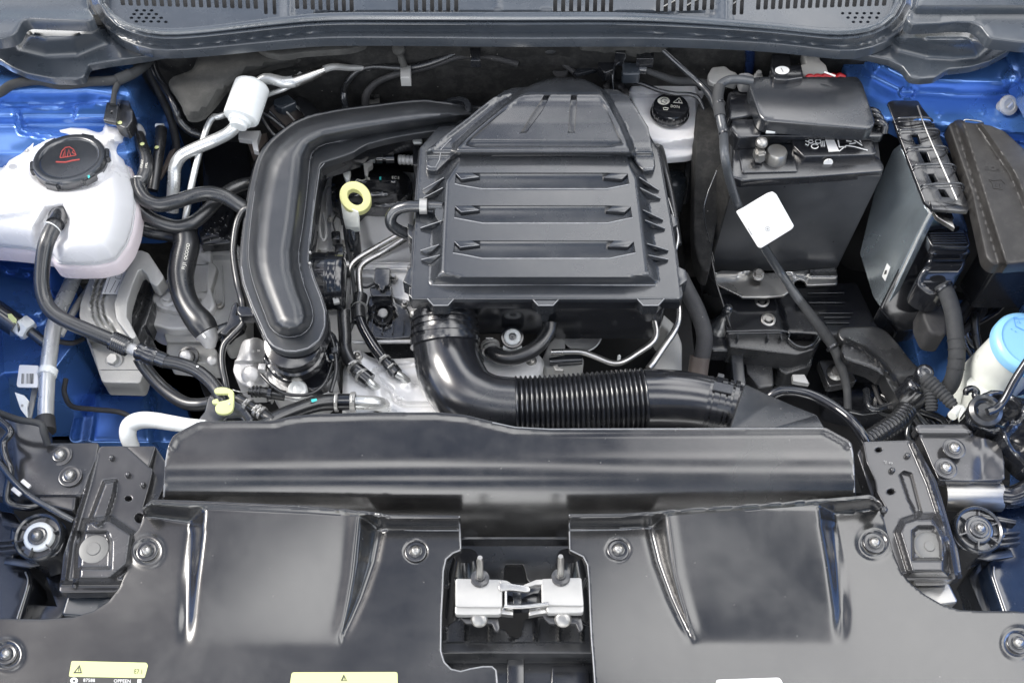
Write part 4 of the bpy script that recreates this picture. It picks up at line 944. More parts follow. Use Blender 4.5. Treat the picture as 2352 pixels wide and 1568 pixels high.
part('stem', sheet(rc(c('O', [(940, 1090), (1010, 1130), (1090, 1165), (1097, 1302), (990, 1306), (970, 1270)]), 3), PL3(c('O', (940, 1090, -.004)), c('O', (1090, 1165, -.004)), c('O', (1040, 1305, -.04))), skirt=.012, r=.0015), CRM, ds)
part('tube', tube(c('O', [(1045, 1300, -.055), (1055, 1400, -.07), (1065, 1500, -.09), (1075, 1640, -.12)]), 15), PLG, ds)
part('rubber_sleeve', tube(c('O', [(930, 1050, -.06), (950, 1180, -.06), (985, 1300, -.065), (1000, 1420, -.08)]), 6), RUB, ds)
def pipe(name, lab, tag, pts, r, m, cat='pipe', **k):
    return solo(name, tube(c(tag, pts), r, **k), m, lab, cat)
pipe('coolant_pipe', 'upper of two bright steel pipes descending left from under the filter box', 'F', [(1330, 235, -.06), (1270, 270, -.065), (1100, 365, -.075), (970, 440, -.08), (915, 500, -.085), (900, 590, -.09), (905, 680, -.11)], 7, STE)
pipe('coolant_pipe', 'lower of two bright steel pipes descending left from under the filter box', 'F', [(1350, 265, -.06), (1300, 300, -.062), (1150, 395, -.068), (1020, 465, -.072), (978, 520, -.075), (975, 600, -.08), (985, 700, -.085)], 7.5, STE)
h = thing('coolant_hose', 'shiny black hose from the twin steel pipes down to the foil cover', 'hose')
part('sleeve', tube(c('F', [(985, 690, -.084), (978, 730, -.084), (970, 790, -.084), (975, 850, -.084)]), 16), RUB, h)
part('ring', ring(P(*c('F', (978, 778)), -.084), (0, .8, -.3), .0135, .0012, .001), GLS, h)
pth = c('F', [(972, 830, -.084), (1010, 920, -.085), (1080, 1040, -.086), (1150, 1130, -.088), (1205, 1190, -.09)])
part('hose', tube(pth, 13), GLP, h)
for t in (.80, .97): part('clamp', clamp(*along(pth, t), .0098, .004), GLS, h)
part('fitting', tube(c('F', [(1170, 1150, -.088), (1225, 1215, -.09)]), 15, smooth=False), PLG, h)
part('end_tube', tube(c('F', [(1225, 1210, -.09), (1265, 1235, -.095), (1300, 1270, -.105), (1305, 1300, -.12)]), 9), TUB, h)
h = thing('coolant_hose', 'black hose with a metal clamp hanging below the round resonator', 'hose')
pth = c('F', [(870, 790, -.075), (872, 850, -.08), (880, 950, -.085), (885, 1060, -.088), (930, 1150, -.088), (1000, 1230, -.09)])
part('hose', tube(pth, 15), RUB, h)
part('sleeve', tube(c('F', [(960, 1190, -.088), (1045, 1260, -.092)]), 18, smooth=False), GLP, h)
for t in (.82, .98): part('clamp', clamp(*along(pth, t), .0125, .005), GLS, h)
part('end_tube', tube(c('F', [(1020, 1240, -.09), (1065, 1285, -.095), (1095, 1310, -.105), (1100, 1330, -.12)]), 9), TUB, h)
h = thing('coolant_hose', 'thick black hose with teal paint mark just above the shroud', 'hose')
pth = c('F', [(300, 1590, -.05), (400, 1525, -.055), (560, 1455, -.06), (700, 1412, -.065), (830, 1402, -.07), (950, 1402, -.07)])
part('hose', tube(pth, 19), RUB, h)
part('clamp', clamp(P(*c('F', (825, 1403)), -.07), (1, 0, 0), .0145, .005), GLS, h)
part('sleeve', tube(c('F', [(845, 1403, -.07), (955, 1403, -.07)]), 20, smooth=False), GLP, h)
part('clamp', clamp(P(*c('F', (935, 1403)), -.07), (1, 0, 0), .0152, .008), GLS, h)
part('end_tube', tube(c('F', [(950, 1405, -.07), (1020, 1408, -.07), (1090, 1412, -.075), (1130, 1425, -.09), (1135, 1440, -.11)]), 17), TUB, h)
part('paint_mark', decal([rc(c('F', [(650, 1385), (690, 1378), (695, 1392), (660, 1405)]), 2)], Z(-.044)), TEA, h)
# foil cover
fo = thing('heat_shield', 'bright silver foil heat shield above the shroud beside the intake duct', 'heat shield')
fl = [(786, 1000), (788, 850), (800, 825), (810, 806), (827, 803), (848, 819), (870, 826), (950, 822), (1080, 822), (1098, 800), (1150, 796), (1235, 812), (1250, 830), (1247, 852), (1235, 872), (1190, 888), (1190, 1000)]
def foz(X, Y):
    z = -.115 + .010 * ss(sd(fl, X, Y) / 10)
    gl = [(1000, 820), (960, 835), (890, 842), (855, 856), (882, 882), (900, 896), (910, 918), (930, 928), (1010, 928)]
    z = z - .007 * ss(1 - sl_(gl, X, Y) / 7) - .004 * ss(1 - sl_([(1090, 870), (1150, 885), (1235, 878)], X, Y) / 5)
    z = z + .005 * ss(1 - np.hypot(X - 868, Y - 895) / 24) + .005 * ss(1 - np.hypot(X - 868, Y - 926) / 34) + .004 * ss(1 - np.hypot(X - 938, Y - 878) / 22)
    return z + .0015 * np.sin(X / 17) * np.sin(Y / 13)
part('foil', sheet(rc(fl, 8, 3), ZF(foz), 5, skirt=.03, r=.0025), SIL, fo)
for x, y in ((1099, 828), (1220, 828), (821, 818), (868, 953)): part('bolt', bolt(x, y, -.104, 13, 'torx'), ZNC, fo)
part('stamp', text('2 0', *c('R', (1850, 1075)), 7, Z(-.103), 0), CAS, fo)
bl = thing('control_valve', 'dark blue-black arched valve housing left of the intake duct', 'valve')
part('body', sheet(sm(c('F', [(1050, 700), (1190, 695), (1215, 740), (1290, 780), (1325, 880), (1320, 960), (1050, 965), (1042, 830)]), 2, True), ZF(lambda X, Y: -.10 + .012 * ss(1 - np.abs(np.hypot(X - 880, (Y - 722) * 1.0) - 22) / 8)), 5, skirt=.07, r=.003), PLS, bl)
part('boss', lathe([(.008, -.004), (.008, .003), (.0065, .004), (.0002, .004)], P(*c('F', (1135, 810)), -.094), (0, -.3, 1)), CAS, bl)
part('connector', sheet(rc(c('F', [(1050, 640), (1095, 628), (1188, 628), (1190, 690), (1060, 690)]), 3), Z(-.085), skirt=.03, r=.0015), PLG, bl)
part('connector', sheet(rc(c('F', [(1085, 508), (1178, 512), (1172, 618), (1145, 622), (1140, 650), (1115, 650), (1110, 618), (1078, 605)]), 4), Z(-.075), skirt=.03, r=.0015), PLG, bl)
part('side_screw', bolt(*c('F', (1342, 815)), -.08, 10, 'dome'), GLS, bl)
part('rail', tube(c('F', [(930, 1005, -.105), (1100, 1002, -.105), (1340, 998, -.105)]), 5), ALU, bl)
for x in (1060, 1130, 1200, 1270): part('rib', obox(P(*c('F', (x, 900)), -.097), (.002, .03, .006), (1, 0, 0)), PLS, bl)
pl = thing('oil_filler_plug', 'small blue-white round plug with dark centre below the filter box', 'plug')
p_ = P(1177, 774, -.07)
part('bezel', lathe([(.020, -.02), (.020, .0), (.0185, .003), (.016, .003), (.0155, -.004), (.0002, -.004)], p_, (0, -.35, 1)), GLP, pl)
part('disc', lathe([(.0145, -.004), (.0145, .002), (.0125, .004), (.0075, .004), (.007, .002), (.0002, .002)], p_, (0, -.35, 1)), WHI, pl)
part('centre', lathe([(.006, 0), (.006, .0055), (.004, .006), (.0002, .005)], p_, (0, -.35, 1)), PLG, pl)
part('foot', obox(p_ + Vector((0, -.014, -.016)), (.032, .006, .014), (1, 0, 0)), WHI, pl)
hz = thing('vent_hose', 'short thick black hose hooking under the middle tab of the filter box', 'hose')
pth = c('N', [(745, 800, -.08), (760, 860, -.078), (830, 903, -.074), (930, 910, -.070), (1050, 865, -.065), (1140, 790, -.060), (1195, 700, -.055), (1205, 640, -.05)])
part('hose', tube(pth, 17.5, seg=20), RUB, hz)
part('clamp', clamp(*along(pth, .03), .0145, .006), GLS, hz); part('clamp', clamp(*along(pth, .09), .0145, .003, False), GLS, hz)
pipe('steel_pipe', 'bright bent steel pipe running above the duct bellows', 'N', [(1212, 866, -.075), (1340, 863, -.075), (1450, 866, -.075), (1560, 903, -.075), (1680, 950, -.075), (1770, 938, -.075), (1880, 870, -.075), (1980, 800, -.07), (2018, 730, -.065), (2005, 640, -.06), (1990, 560, -.055)], 7, STE)
pipe('chrome_pipe', 'slanted chrome pipe right of the filter box corner', 'N', [(1960, 990, -.10), (2000, 940, -.10), (2080, 820, -.09), (2160, 700, -.08), (2190, 610, -.07), (2190, 500, -.06), (2150, 420, -.05)], 8, STE)
pipe('thin_pipe', 'thin bright pipe edge along the right side of the filter box', 'M', [(2110, 1000, .0), (2170, 1200, .0), (2185, 1300, .0), (2165, 1400, -.01), (2140, 1500, -.03)], 3.5, STE)
gr = thing('suction_hose', 'thick dull brown-grey hose dropping beside the battery tray', 'hose')
pth = c('G', [(1520, 560, -.03), (1570, 660, -.04), (1640, 800, -.06), (1685, 950, -.08), (1672, 1090, -.10), (1640, 1210, -.12)])
part('hose', tube(pth, 19, seg=20), RUM, gr)
part('collar', tube(c('G', [(1655, 1100, -.10), (1640, 1215, -.12)]), 23, smooth=False, seg=20), BRN, gr)
fi = thing('pipe_fitting', 'grey cast pipe fittings under the steel pipe', 'fitting')
part('casting', sheet(rc(c('N', [(1200, 820), (1300, 700), (1310, 820), (1300, 900), (1450, 910), (1450, 960), (1180, 975), (1150, 940)]), 4), Z(-.12), skirt=.05, r=.003), CAS, fi)
part('barrel', tube(c('N', [(1200, 940, -.105), (1300, 932, -.105), (1450, 925, -.105)]), [9, 12, 11], smooth=False), PLG, fi)
part('lug', sheet(c('N', [(1235, 970), (1260, 965), (1268, 985), (1310, 995), (1300, 1005), (1250, 1000)]), Z(-.09), skirt=.006), GLS, fi)
part('cup', lathe([(.03, -.01), (.036, 0), (.034, .002), (.028, -.004), (.0002, -.010)], P(*c('N', (1450, 720)), -.14), (0, -.2, 1)), ALU, fi)
part('white_tip', lathe([(.0032, -.012), (.0032, .0), (.0002, .004)], P(*c('N', (1735, 895)), -.11), (0, .2, 1), 10), WHI, fi)
dk = thing('engine_mount_casting', 'dark greenish casting in the shadow right of the steel pipe', 'casting')
part('casting', sheet(rc(c('N', [(2050, 570), (2150, 660), (2200, 800), (2200, 1000), (2000, 1000), (2080, 840), (2120, 700), (2050, 640)]), 5), Z(-.15), skirt=.08, r=.004), CAS, dk)

# finer clutter on the castings
for x, y, z, r in ((735, 585, -.125, 8), (905, 640, -.10, 9), (940, 620, -.10, 7), (758, 505, -.10, 7), (930, 700, -.10, 8)): part('bolt', bolt(x, y, z, r, 'hex'), ZNC, en)
for y in (605, 618): part('rib', tube([(835, y, -.098), (945, y, -.098)], 2.2), LCA, en)
for x in (470, 490, 510): part('rib', tube([(x, 610, -.132), (x + 4, 700, -.132)], 1.8), CAS, en)
for q in ((548, 625), (470, 585), (505, 700)): part('bolt', bolt(*q, -.13, 9, 'hex'), ZNC, en)
ew = thing('engine_loom', 'thin taped loom with black connector running down beside the resonator', 'wiring')
part('loom', tube([(800, 470, -.09), (792, 520, -.085), (800, 580, -.085), (812, 650, -.085), (815, 720, -.09), (800, 770, -.09), (790, 800, -.09)], 4.5), TAP, ew)
part('connector', tube([(814, 700, -.085), (816, 740, -.085)], 9, smooth=False), PLS, ew)
part('branch', tube([(812, 650, -.085), (840, 660, -.085), (862, 650, -.08)], 3), TAP, ew)
ic = thing('ignition_connector', 'small black injector plugs beside the dipstick tube', 'connector')
for x, y in ((770, 540), (778, 570)):
    part('plug', sheet(rc([(x - 8, y - 8), (x + 9, y - 9), (x + 10, y + 8), (x - 7, y + 9)], 3), Z(-.085), skirt=.02, r=.0015), PLS, ic)
part('wire', tube([(770, 532, -.082), (765, 510, -.08), (775, 490, -.08)], 2), RUB, ic)
wl9 = thing('throttle_loom', 'dark wires and clips around the glossy housing under the boost pipe', 'wiring')
part('wire', tube([(600, 860, -.05), (625, 885, -.05), (660, 905, -.055), (710, 905, -.055), (745, 880, -.055), (765, 830, -.06)], 4), RUB, wl9)
part('wire', tube([(755, 760, -.05), (768, 800, -.05), (772, 850, -.055), (760, 900, -.06)], 5), RUB, wl9)
part('clip', obox(P(768, 805, -.046), (.010, .010, .006), (1, .3, 0)), PLG, wl9)
part('clip', obox(P(772, 690, -.03), (.010, .014, .006), (1, .3, 0)), CAS, wl9)
# ================================================================== left side of the bay
ta = thing('coolant_tank', 'white coolant expansion tank with black screw cap on the left', 'tank')
to = [(-90, 420), (0, 402), (30, 355), (68, 315), (110, 291), (160, 280), (200, 282), (226, 291), (240, 279), (291, 295), (287, 330), (281, 345), (284, 372), (298, 405), (305, 440), (307, 475), (300, 522), (286, 560), (262, 592), (225, 601), (180, 602), (135, 600), (117, 575), (60, 566), (0, 560), (-90, 556)]
def tz(X, Y):
    z = .050 + .050 * np.sin(np.pi / 2 * np.clip(sd(to, X, Y) / 70, 0, 1))
    z = z - .020 * ss(sd([(72, 520), (100, 470), (150, 462), (172, 500), (168, 560), (80, 580)], X, Y) / 22)
    z = z + .012 * ss(1 - sl_([(-60, 492), (40, 486), (70, 478)], X, Y) / 14)
    z = z + .018 * ss(sd([(236, 282), (290, 297), (284, 332), (262, 330), (240, 312)], X, Y) / 5)
    return z - .012 * ss(1 - np.abs(sd(disc(162, 372, 96, 62), X, Y)) / 14)
part('upper_shell', sheet(rc(to, 6, 3), ZF(tz), 6, skirt=.006, r=.005), TNK, ta)
part('seam_flange', sheet(rc(inset(to, -3), 6, 3), Z(.036), skirt=.003, r=.001), TNK, ta)
part('lower_shell', sheet(rc(inset(to, 2), 8, 3), Z(.034), skirt=.026, r=.010), TNP, ta)
for q in (c('A', disc(170, 1105, 48, 18, 16, .5)), c('A', disc(95, 1225, 34, 20, 16, .8))):
    part('moulded_dimple', decal([[(162 * 0 + x, y) for x, y in q]], ZF(tz), .0008), CAS, ta)
cpx = P(162, 371, .098)
cap = part('cap', join(lathe([(.058, -.010), (.060, -.008), (.060, .006), (.058, .009), (.050, .010), (.048, .009), (.046, .0065), (.0002, .0065)], cpx, (0, .12, 1), 56)), PLG, ta)
for k in range(6):
    a = 2 * math.pi * (k + .25) / 6
    u = Vector((math.cos(a), math.sin(a), -.12 * math.sin(a))).normalized()
    part('lug', obox(cpx + u * .0605 + Vector((0, 0, -.001)), (.008, .024, .015), u, (0, .12, 1), .002), PLG, cap)
capS = PLN(tuple(cpx + Vector((0, .12, 1)).normalized() * .0066), (0, .12, 1))
k_ = 1
part('warning_print', decal([line_poly(c('A', [(440, 1158), (455, 1110), (480, 1085), (510, 1080), (540, 1098), (560, 1140), (500, 1152), (440, 1160)]), 2.2), line_poly(c('A', [(462, 1150), (480, 1100), (478, 1148)]), 2), line_poly(c('A', [(495, 1148), (505, 1098), (520, 1145)]), 2), line_poly(c('A', [(545, 1100), (530, 1120), (555, 1135)]), 2), line_poly(c('A', [(410, 1190), (480, 1192), (530, 1180), (585, 1172)]), 3.2)], capS, .0005), RIN, cap)
part('teal_mark', decal([c('A', [(628, 1262), (645, 1262), (662, 1300), (650, 1312)])], Z(.110)), TEA, cap)
h = thing('coolant_hose', 'long black hose curving down from the front of the white coolant tank', 'hose')
pth = c('E', [(378, 165, .09), (372, 210, .092), (345, 260, .092), (310, 340, .088), (288, 450, .075), (278, 600, .055), (298, 715, .04), (350, 800, .03), (450, 865, .02), (600, 930, .01), (740, 988, .0), (860, 1040, -.008)])
part('hose', tube(pth, [16, 17, 18, 18, 17.5, 17, 17, 17, 17, 17, 17, 16], seg=20, n=6), RUB, h)
part('nipple', tube(c('E', [(395, 140, .085), (385, 175, .090), (370, 215, .094)]), [17, 20, 21], smooth=False, seg=20), PLS, h)
part('nipple_flange', lathe([(.018, -.004), (.018, .003), (.013, .005), (.0002, .005)], P(*c('E', (400, 165)), .084), (0, -.3, 1)), PLS, h)
part('band', ring(P(*c('E', (352, 240)), .093), (-.3, -.7, 0), .0135, .0012, .001), WHI, h)
part('sleeve', tube(c('E', [(745, 988, .0), (860, 1040, -.008)]), 22, smooth=False, seg=20, corr=(.1, .9, 7, .0008)), PLS, h)
part('coupler', tube(c('E', [(855, 1038, -.008), (960, 1080, -.014)]), 14, smooth=False), ALU, h)
part('quick_connector', tube(c('E', [(925, 1060, -.012), (940, 1066, -.012), (960, 1075, -.013), (1010, 1095, -.015), (1050, 1112, -.016)]), [20, 22, 18, 22, 18], smooth=False, seg=20), PLS, h)
pd, dd = P(*c('E', (1000, 1070)), -.005), (P(*c('E', (1050, 1112)), -.016) - P(*c('E', (925, 1060)), -.012))
part('clip', obox(pd, (.022, .012, .004), dd, (0, -.1, 1)), STE, h)
pth2 = c('E', [(1040, 1108, -.016), (1110, 1130, -.018), (1210, 1150, -.02), (1320, 1195, -.025), (1420, 1280, -.03), (1475, 1370, -.035), (1495, 1450, -.045)])
part('lower_hose', tube(pth2, 15.5, seg=18), RUB, h)
part('sleeve', tube(c('E', [(1030, 1100, -.0155), (1110, 1130, -.018)]), 17.5, smooth=False, seg=18), PLG, h)
part('dot', lathe([(.002, 0), (.0002, .001)], P(*c('E', (1320, 1165)), -.012), seg=8), WHI, h)
pipe('return_hose', 'black hose loop passing below the quick connector toward the shroud', 'E', [(930, 1110, -.05), (960, 1160, -.06), (1030, 1250, -.07), (1130, 1345, -.075), (1240, 1410, -.075), (1340, 1420, -.07), (1420, 1405, -.06)], 15, RUB, 'hose', seg=18)
ht = thing('heater_hose', 'upper of the two black heater hoses looping right from the tank', 'hose')
pth = c('A', [(1010, 1320, .045), (1025, 1400, .04), (1080, 1475, .035), (1180, 1505, .03), (1300, 1480, .03), (1420, 1440, .03), (1540, 1420, .03), (1660, 1450, .025), (1760, 1510, .015), (1860, 1570, .0)])
part('hose', tube(pth, 17, seg=20, n=6), RUB, ht)
part('collar', ring(P(*c('A', (1020, 1325)), .045), (0.1, -1, -.2), .0128, .0025, .001), GLS, ht)
part('elbow', tube(c('A', [(1000, 950, .05), (1040, 1060, .05), (1075, 1180, .05), (1060, 1290, .046), (1020, 1340, .044)]), [14, 14, 15, 16, 16], seg=18), RUB, ht)
part('elbow_cap', tube(c('A', [(960, 935, .05), (1005, 945, .05), (1030, 990, .05)]), [9, 13, 13.5]), ALU, ht)
part('dot', lathe([(.004, 0), (.0002, .0015)], P(*c('A', (1045, 1058)), .064), seg=12), YLB, ht)
part('print', text('DN07', *c('A', (1042, 1205)), 7.5, Z(.063), 78), WIN, ht); part('print', text('(40L', *c('A', (1075, 1215)), 7.5, Z(.062), 78), WIN, ht)
pipe('heater_hose', 'lower of the two black heater hoses looping right from the tank', 'E', [(895, 0, .03), (915, 70, .02), (960, 135, .01), (1050, 195, .0), (1180, 232, -.01), (1290, 205, -.01), (1380, 130, -.01), (1450, 60, -.01), (1540, -10, -.015), (1640, -50, -.02), (1720, -55, -.03)], 16, RUB, 'hose', seg=20, n=6)
h = thing('heater_hose', 'short black hose with a white end beside the upper heater hose', 'hose')
part('hose', tube(c('A', [(1185, 950, .02), (1175, 1050, .02), (1155, 1180, .015), (1140, 1280, .01), (1120, 1400, .0)]), 13.5), RUB, h)
part('end', tube(c('A', [(1150, 930, .02), (1200, 930, .022)]), 7, smooth=False), WHI, h)
part('dot', lathe([(.004, 0), (.0002, .0015)], P(*c('A', (1152, 1082)), .031), seg=12), YLB, h)
pipe('hose_stub', 'glossy black hose stub right below the coolant tank', 'E', [(950, 245, -.04), (1010, 262, -.045), (1120, 280, -.05), (1200, 300, -.05)], 17, RUB, 'hose')
h = thing('radiator_hose', 'thick black radiator hose with white printing above the grey casting', 'hose')
pth = c('E', [(1235, 270, -.03), (1245, 360, -.035), (1225, 450, -.04), (1208, 560, -.045), (1225, 680, -.05), (1275, 790, -.055), (1345, 880, -.06), (1388, 945, -.065)])
part('hose', tube(pth, [27, 30, 31, 30, 28, 28, 32, 28], seg=24, n=6), RUB, h)
for s, x, y, a in (('OCOOD', 1250, 398, 80), ('FI J1', 1230, 492, 78)):
    part('print', text(s, *c('E', (x, y)), 11, Z(-.040 + .0245), a, sx=.9), WIN, h)
    q = c('E', [(x - 22, y + 38), (x + 4, y + 40), (x + 22, y - 38), (x - 4, y - 40)])
part('neck', tube(c('E', [(1375, 945, -.065), (1400, 985, -.07), (1405, 1040, -.08)]), [27, 21, 12], smooth=False, seg=20), ALU, h)
part('clip', tube(c('E', [(1355, 950, -.045), (1375, 975, -.045)]), 2.5), WHI, h)
part('side_neck', tube(c('E', [(1420, 970, -.08), (1480, 925, -.08), (1560, 900, -.085)]), 15, smooth=False), PLG, h)

mo = thing('engine_mount', 'grey layered engine mount with bolted foot on the blue chassis rail', 'engine mount')
mp = [(610, 560), (700, 480), (880, 470), (800, 640), (772, 740), (775, 830), (860, 960), (962, 1180), (930, 1270), (690, 1265), (575, 950), (535, 820), (545, 740)]
mps = c('E', mp)
def moz(X, Y):
    z = -.085 + .004 * ss(1 - sl_(c('E', [(640, 560), (600, 740), (640, 850), (700, 960)]), X, Y) / 6)
    for o_ in (0, 46, 92): z = z - .010 * np.exp(-(sl_(c('E', [(700 + o_, 480), (640 + o_ * .9, 620), (612 + o_ * .8, 740), (625 + o_ * .8, 830), (700 + o_, 960)]), X, Y) / 2.2) ** 2)
    return z - .045 * ss((Y - 775) / 14)
part('bracket', sheet(rc(mps, 5, 3), ZF(moz), 4.5, skirt=.03, r=.002), CAS, mo)
part('foot', sheet(rc(c('E', [(610, 1010), (880, 1000), (962, 1180), (930, 1275), (690, 1268)]), 5), ZF(lambda X, Y: -.128 - .020 * ss((Y - 848) / 8)), 5, skirt=.04, r=.002), CAS, mo)
rim = c('E', [(800, 640), (905, 400), (940, 393), (985, 410), (1090, 570), (1045, 625), (1010, 600), (985, 545), (950, 510), (920, 520), (878, 620), (842, 740), (838, 830), (905, 965), (880, 975), (785, 850), (770, 745)])
part('loop_plate', sheet(rc(rim, 4, 3), Z(-.055), skirt=.028, r=.002), CAS, mo)
part('rubber_core', sheet(rc(c('E', [(930, 530), (990, 545), (1010, 600), (1000, 760), (960, 900), (1010, 1000), (930, 1010), (850, 880), (835, 780), (850, 680)]), 6), ZF(lambda X, Y: -.100 + .010 * np.sin((X + Y * .4) / 7)), 5, skirt=.05, r=.003), RUB, mo)
part('arm', sheet(rc(c('E', [(925, 790), (955, 665), (1050, 635), (1130, 590), (1180, 420), (1260, 330), (1400, 380), (1390, 640), (1430, 760), (1260, 905), (1130, 905), (1010, 870)]), 10, 4), ZF(lambda X, Y: -.120 + .018 * ss(sd(c('E', [(960, 700), (1060, 650), (1200, 640), (1260, 760), (1200, 830), (1060, 800)]), X, Y) / 9)), 5, skirt=.06, r=.004), ALU, mo)
part('bolt', bolt(*c('E', (1130, 712)), -.100, 21, 'hex', (-.1, -.1, 1)), ALU, mo)
part('bolt', bolt(*c('E', (762, 1125)), -.128, 21, 'hex', (-.1, -.2, 1)), CAS, mo)
ms = ZF(moz)
part('label', decal([c('E', [(732, 525), (850, 530), (792, 682), (680, 680)])], Z(-.079), .0006), WLB, mo)
part('print', decal([line_poly(c('E', q), .9) for q in ([(740, 560), (700, 672)], [(775, 590), (732, 672)], [(800, 600), (765, 672)], [(768, 545), (815, 548), (805, 580), (772, 575), (768, 545)])] , Z(-.079), .0014), INK, mo)
lc2 = thing('lower_casting', 'light grey casting with black ringed plug under the radiator hose', 'casting')
part('block', sheet(rc(c('E', [(1100, 912), (1290, 905), (1330, 980), (1440, 1060), (1440, 1130), (1330, 1130), (1120, 1105), (1125, 1020)]), 4), ZF(lambda X, Y: -.15 + .01 * ss((790 - Y) / 4)), 5, skirt=.05, r=.003), CAS, lc2)
part('ring', lathe([(.0175, -.004), (.0175, .003), (.0135, .004), (.013, 0), (.0002, 0)], P(*c('E', (1262, 1098)), -.135), (-.1, -.4, 1)), RUB, lc2)
part('plug', lathe([(.011, -.004), (.011, .008), (.009, .010), (.0002, .010)], P(*c('E', (1250, 1100)), -.13), (-.1, -.4, 1)), ALU, lc2)
part('screw', lathe([(.009, -.01), (.009, .004), (.007, .006), (.0002, .006)], P(*c('E', (1420, 1125)), -.13), (.1, -.4, 1)), ALU, lc2)

# ------------------------------------------------------------------ air conditioning pipes
ac = thing('air_conditioning_pipe', 'bright aluminium pipe with white cylindrical muffler snaking down on the left', 'pipe')
part('pipe', tube(c('A', [(1760, 880, .075), (1730, 930, .07), (1670, 985, .065), (1560, 1040, .06), (1430, 1095, .05), (1330, 1150, .04), (1285, 1230, .025), (1278, 1330, .01), (1270, 1450, -.01), (1265, 1560, -.03)]), 14.5, seg=20, n=6), TUB, ac)
pa, pb = P(552, 276, .085), P(572, 222, .095)
ax = (pb - pa).normalized(); ax = Vector((ax.x, ax.y, .25)).normalized()
part('muffler', lathe([(.010, -.014), (.0145, -.0135), (.0150, -.013), (.0150, -.006), (.0195, -.0055), (.020, -.005), (.020, .001), (.0255, .0015), (.0295, .003), (.031, .006), (.0312, .010), (.0312, .064), (.0305, .068), (.028, .071), (.016, .073), (.0155, .078), (.0002, .078)], pa, ax, 44), WHI, ac, smooth=30)
part('pipe', tube(c('B', [(110, 680, .09), (150, 610, .095), (200, 580, .10), (270, 590, .10), (330, 605, .10), (400, 600, .10), (470, 570, .10)]), [13, 13, 13, 13, 13.5, 14, 14], seg=20), TUB, ac)
part('sleeve', tube(c('B', [(400, 600, .10), (520, 555, .10), (620, 512, .10)]), [14.5, 14, 11], smooth=False), STE, ac)
part('pipe', tube(c('B', [(610, 515, .10), (700, 492, .10), (850, 500, .08), (1180, 490, .06), (1480, 480, .06), (1640, 480, .05), (1740, 510, .04), (1790, 580, .02)]), [9, 8, 7.5, 7.5, 7.5, 8, 8, 8]), CAS, ac)
pipe('thin_pipe', 'thin aluminium pipe running beside the muffler pipe', 'A', [(1950, 715, .06), (1640, 848, .07), (1570, 862, .07), (1525, 930, .06), (1480, 1070, .045), (1440, 1220, .03), (1400, 1400, .01), (1372, 1560, -.01), (1345, 1680, -.03)], 7.5, TUB)
pipe('thin_pipe', 'short bright thin pipe rising from behind the muffler', 'B', [(170, 720, .06), (230, 690, .07), (330, 655, .08), (400, 620, .085)], 6, TUB)
lp = thing('air_conditioning_pipe', 'bright vertical aluminium pipe at the far left below the tank', 'pipe')
part('pipe', tube(c('E', [(305, 1540, -.06), (308, 1400, -.06), (318, 1200, -.06), (335, 1060, -.065), (355, 920, -.07), (395, 790, -.08), (450, 670, -.09), (500, 560, -.10)]), 18, seg=20, n=6), TUB, lp)
part('band', ring(P(*c('E', (320, 1205)), -.06), (0.05, 1, 0), .0145, .012, .0008), WHI, lp)
part('print', text('35-10', *c('E', (315, 1198)), 7, Z(-.042), 3), CAS, lp)
part('foot', tube(c('E', [(300, 1510, -.06), (310, 1600, -.06)]), 22, smooth=False), RUM, lp)
pipe('thin_pipe', 'thin pipe slanting beside the vertical aluminium pipe', 'E', [(405, 960, -.10), (450, 870, -.10), (520, 750, -.11), (590, 650, -.12), (640, 560, -.13)], 8, CAS)
sq = thing('pressure_sensor', 'black pressure sensor with white hex nut at the left edge', 'sensor')
a, b = P(*c('E', (-40, 790)), -.06), P(*c('E', (120, 900)), -.075)
part('connector', wtube([a, a.lerp(b, .5), b], .020, smooth=False, seg=20), GLP, sq)
part('window', decal([c('E', [(50, 815), (75, 812), (112, 850), (108, 878), (85, 870), (55, 840)])], Z(-.042)), YLB, sq)
a2, b2 = P(*c('E', (130, 880)), -.075), P(*c('E', (210, 940)), -.082)
part('hex_nut', lathe([(.017, 0), (.020, .003), (.020, .018), (.017, .022), (.0002, .022)], a2, b2 - a2, 6), WHI, sq)
part('collar', wtube([b, a2.lerp(b2, .3)], .018, smooth=False, seg=20), PLG, sq)
part('stem', tube(c('E', [(200, 930, -.082), (300, 1010, -.09)]), 12, smooth=False), PLG, sq)
tg = thing('service_tag', 'white barcode tag hanging left of the vertical aluminium pipe', 'tag')
q = rc(c('E', [(130, 1155), (256, 1160), (250, 1303), (118, 1300), (112, 1285)]), 3)
part('tag', sheet(q, PL3(c('E', (130, 1155, -.075)), c('E', (256, 1160, -.065)), c('E', (118, 1300, -.065))), skirt=.0015, r=.0005), WLB, tg)
part('barcode', decal([c('E', [(x, 1212), (x + w_, 1212), (x + w_ - 2, 1280), (x - 2, 1280)]) for x, w_ in ((145, 5), (153, 3), (160, 2), (175, 2), (182, 4), (192, 3), (200, 6), (210, 8), (221, 3))], PL3(c('E', (130, 1155, -.075)), c('E', (256, 1160, -.065)), c('E', (118, 1300, -.065))), .0008), INK, tg)
part('strap', sheet(c('E', [(215, 1300), (248, 1300), (205, 1510), (185, 1500)]), Z(-.085), skirt=.002), CAS, tg)
wc = thing('white_clip', 'small pointed white plastic clip below the barcode tag', 'clip')
part('blade', sheet(c('E', [(100, 1338), (160, 1360), (190, 1395), (178, 1440), (185, 1510), (140, 1450)]), Z(-.07), skirt=.003, r=.0008), WHI, wc)
part('hole', decal([c('E', disc(148, 1425, 9))], Z(-.0695)), CAS, wc)
wt = thing('washer_bracket', 'pale grey plastic bracket at the far left edge beside the tank', 'bracket')
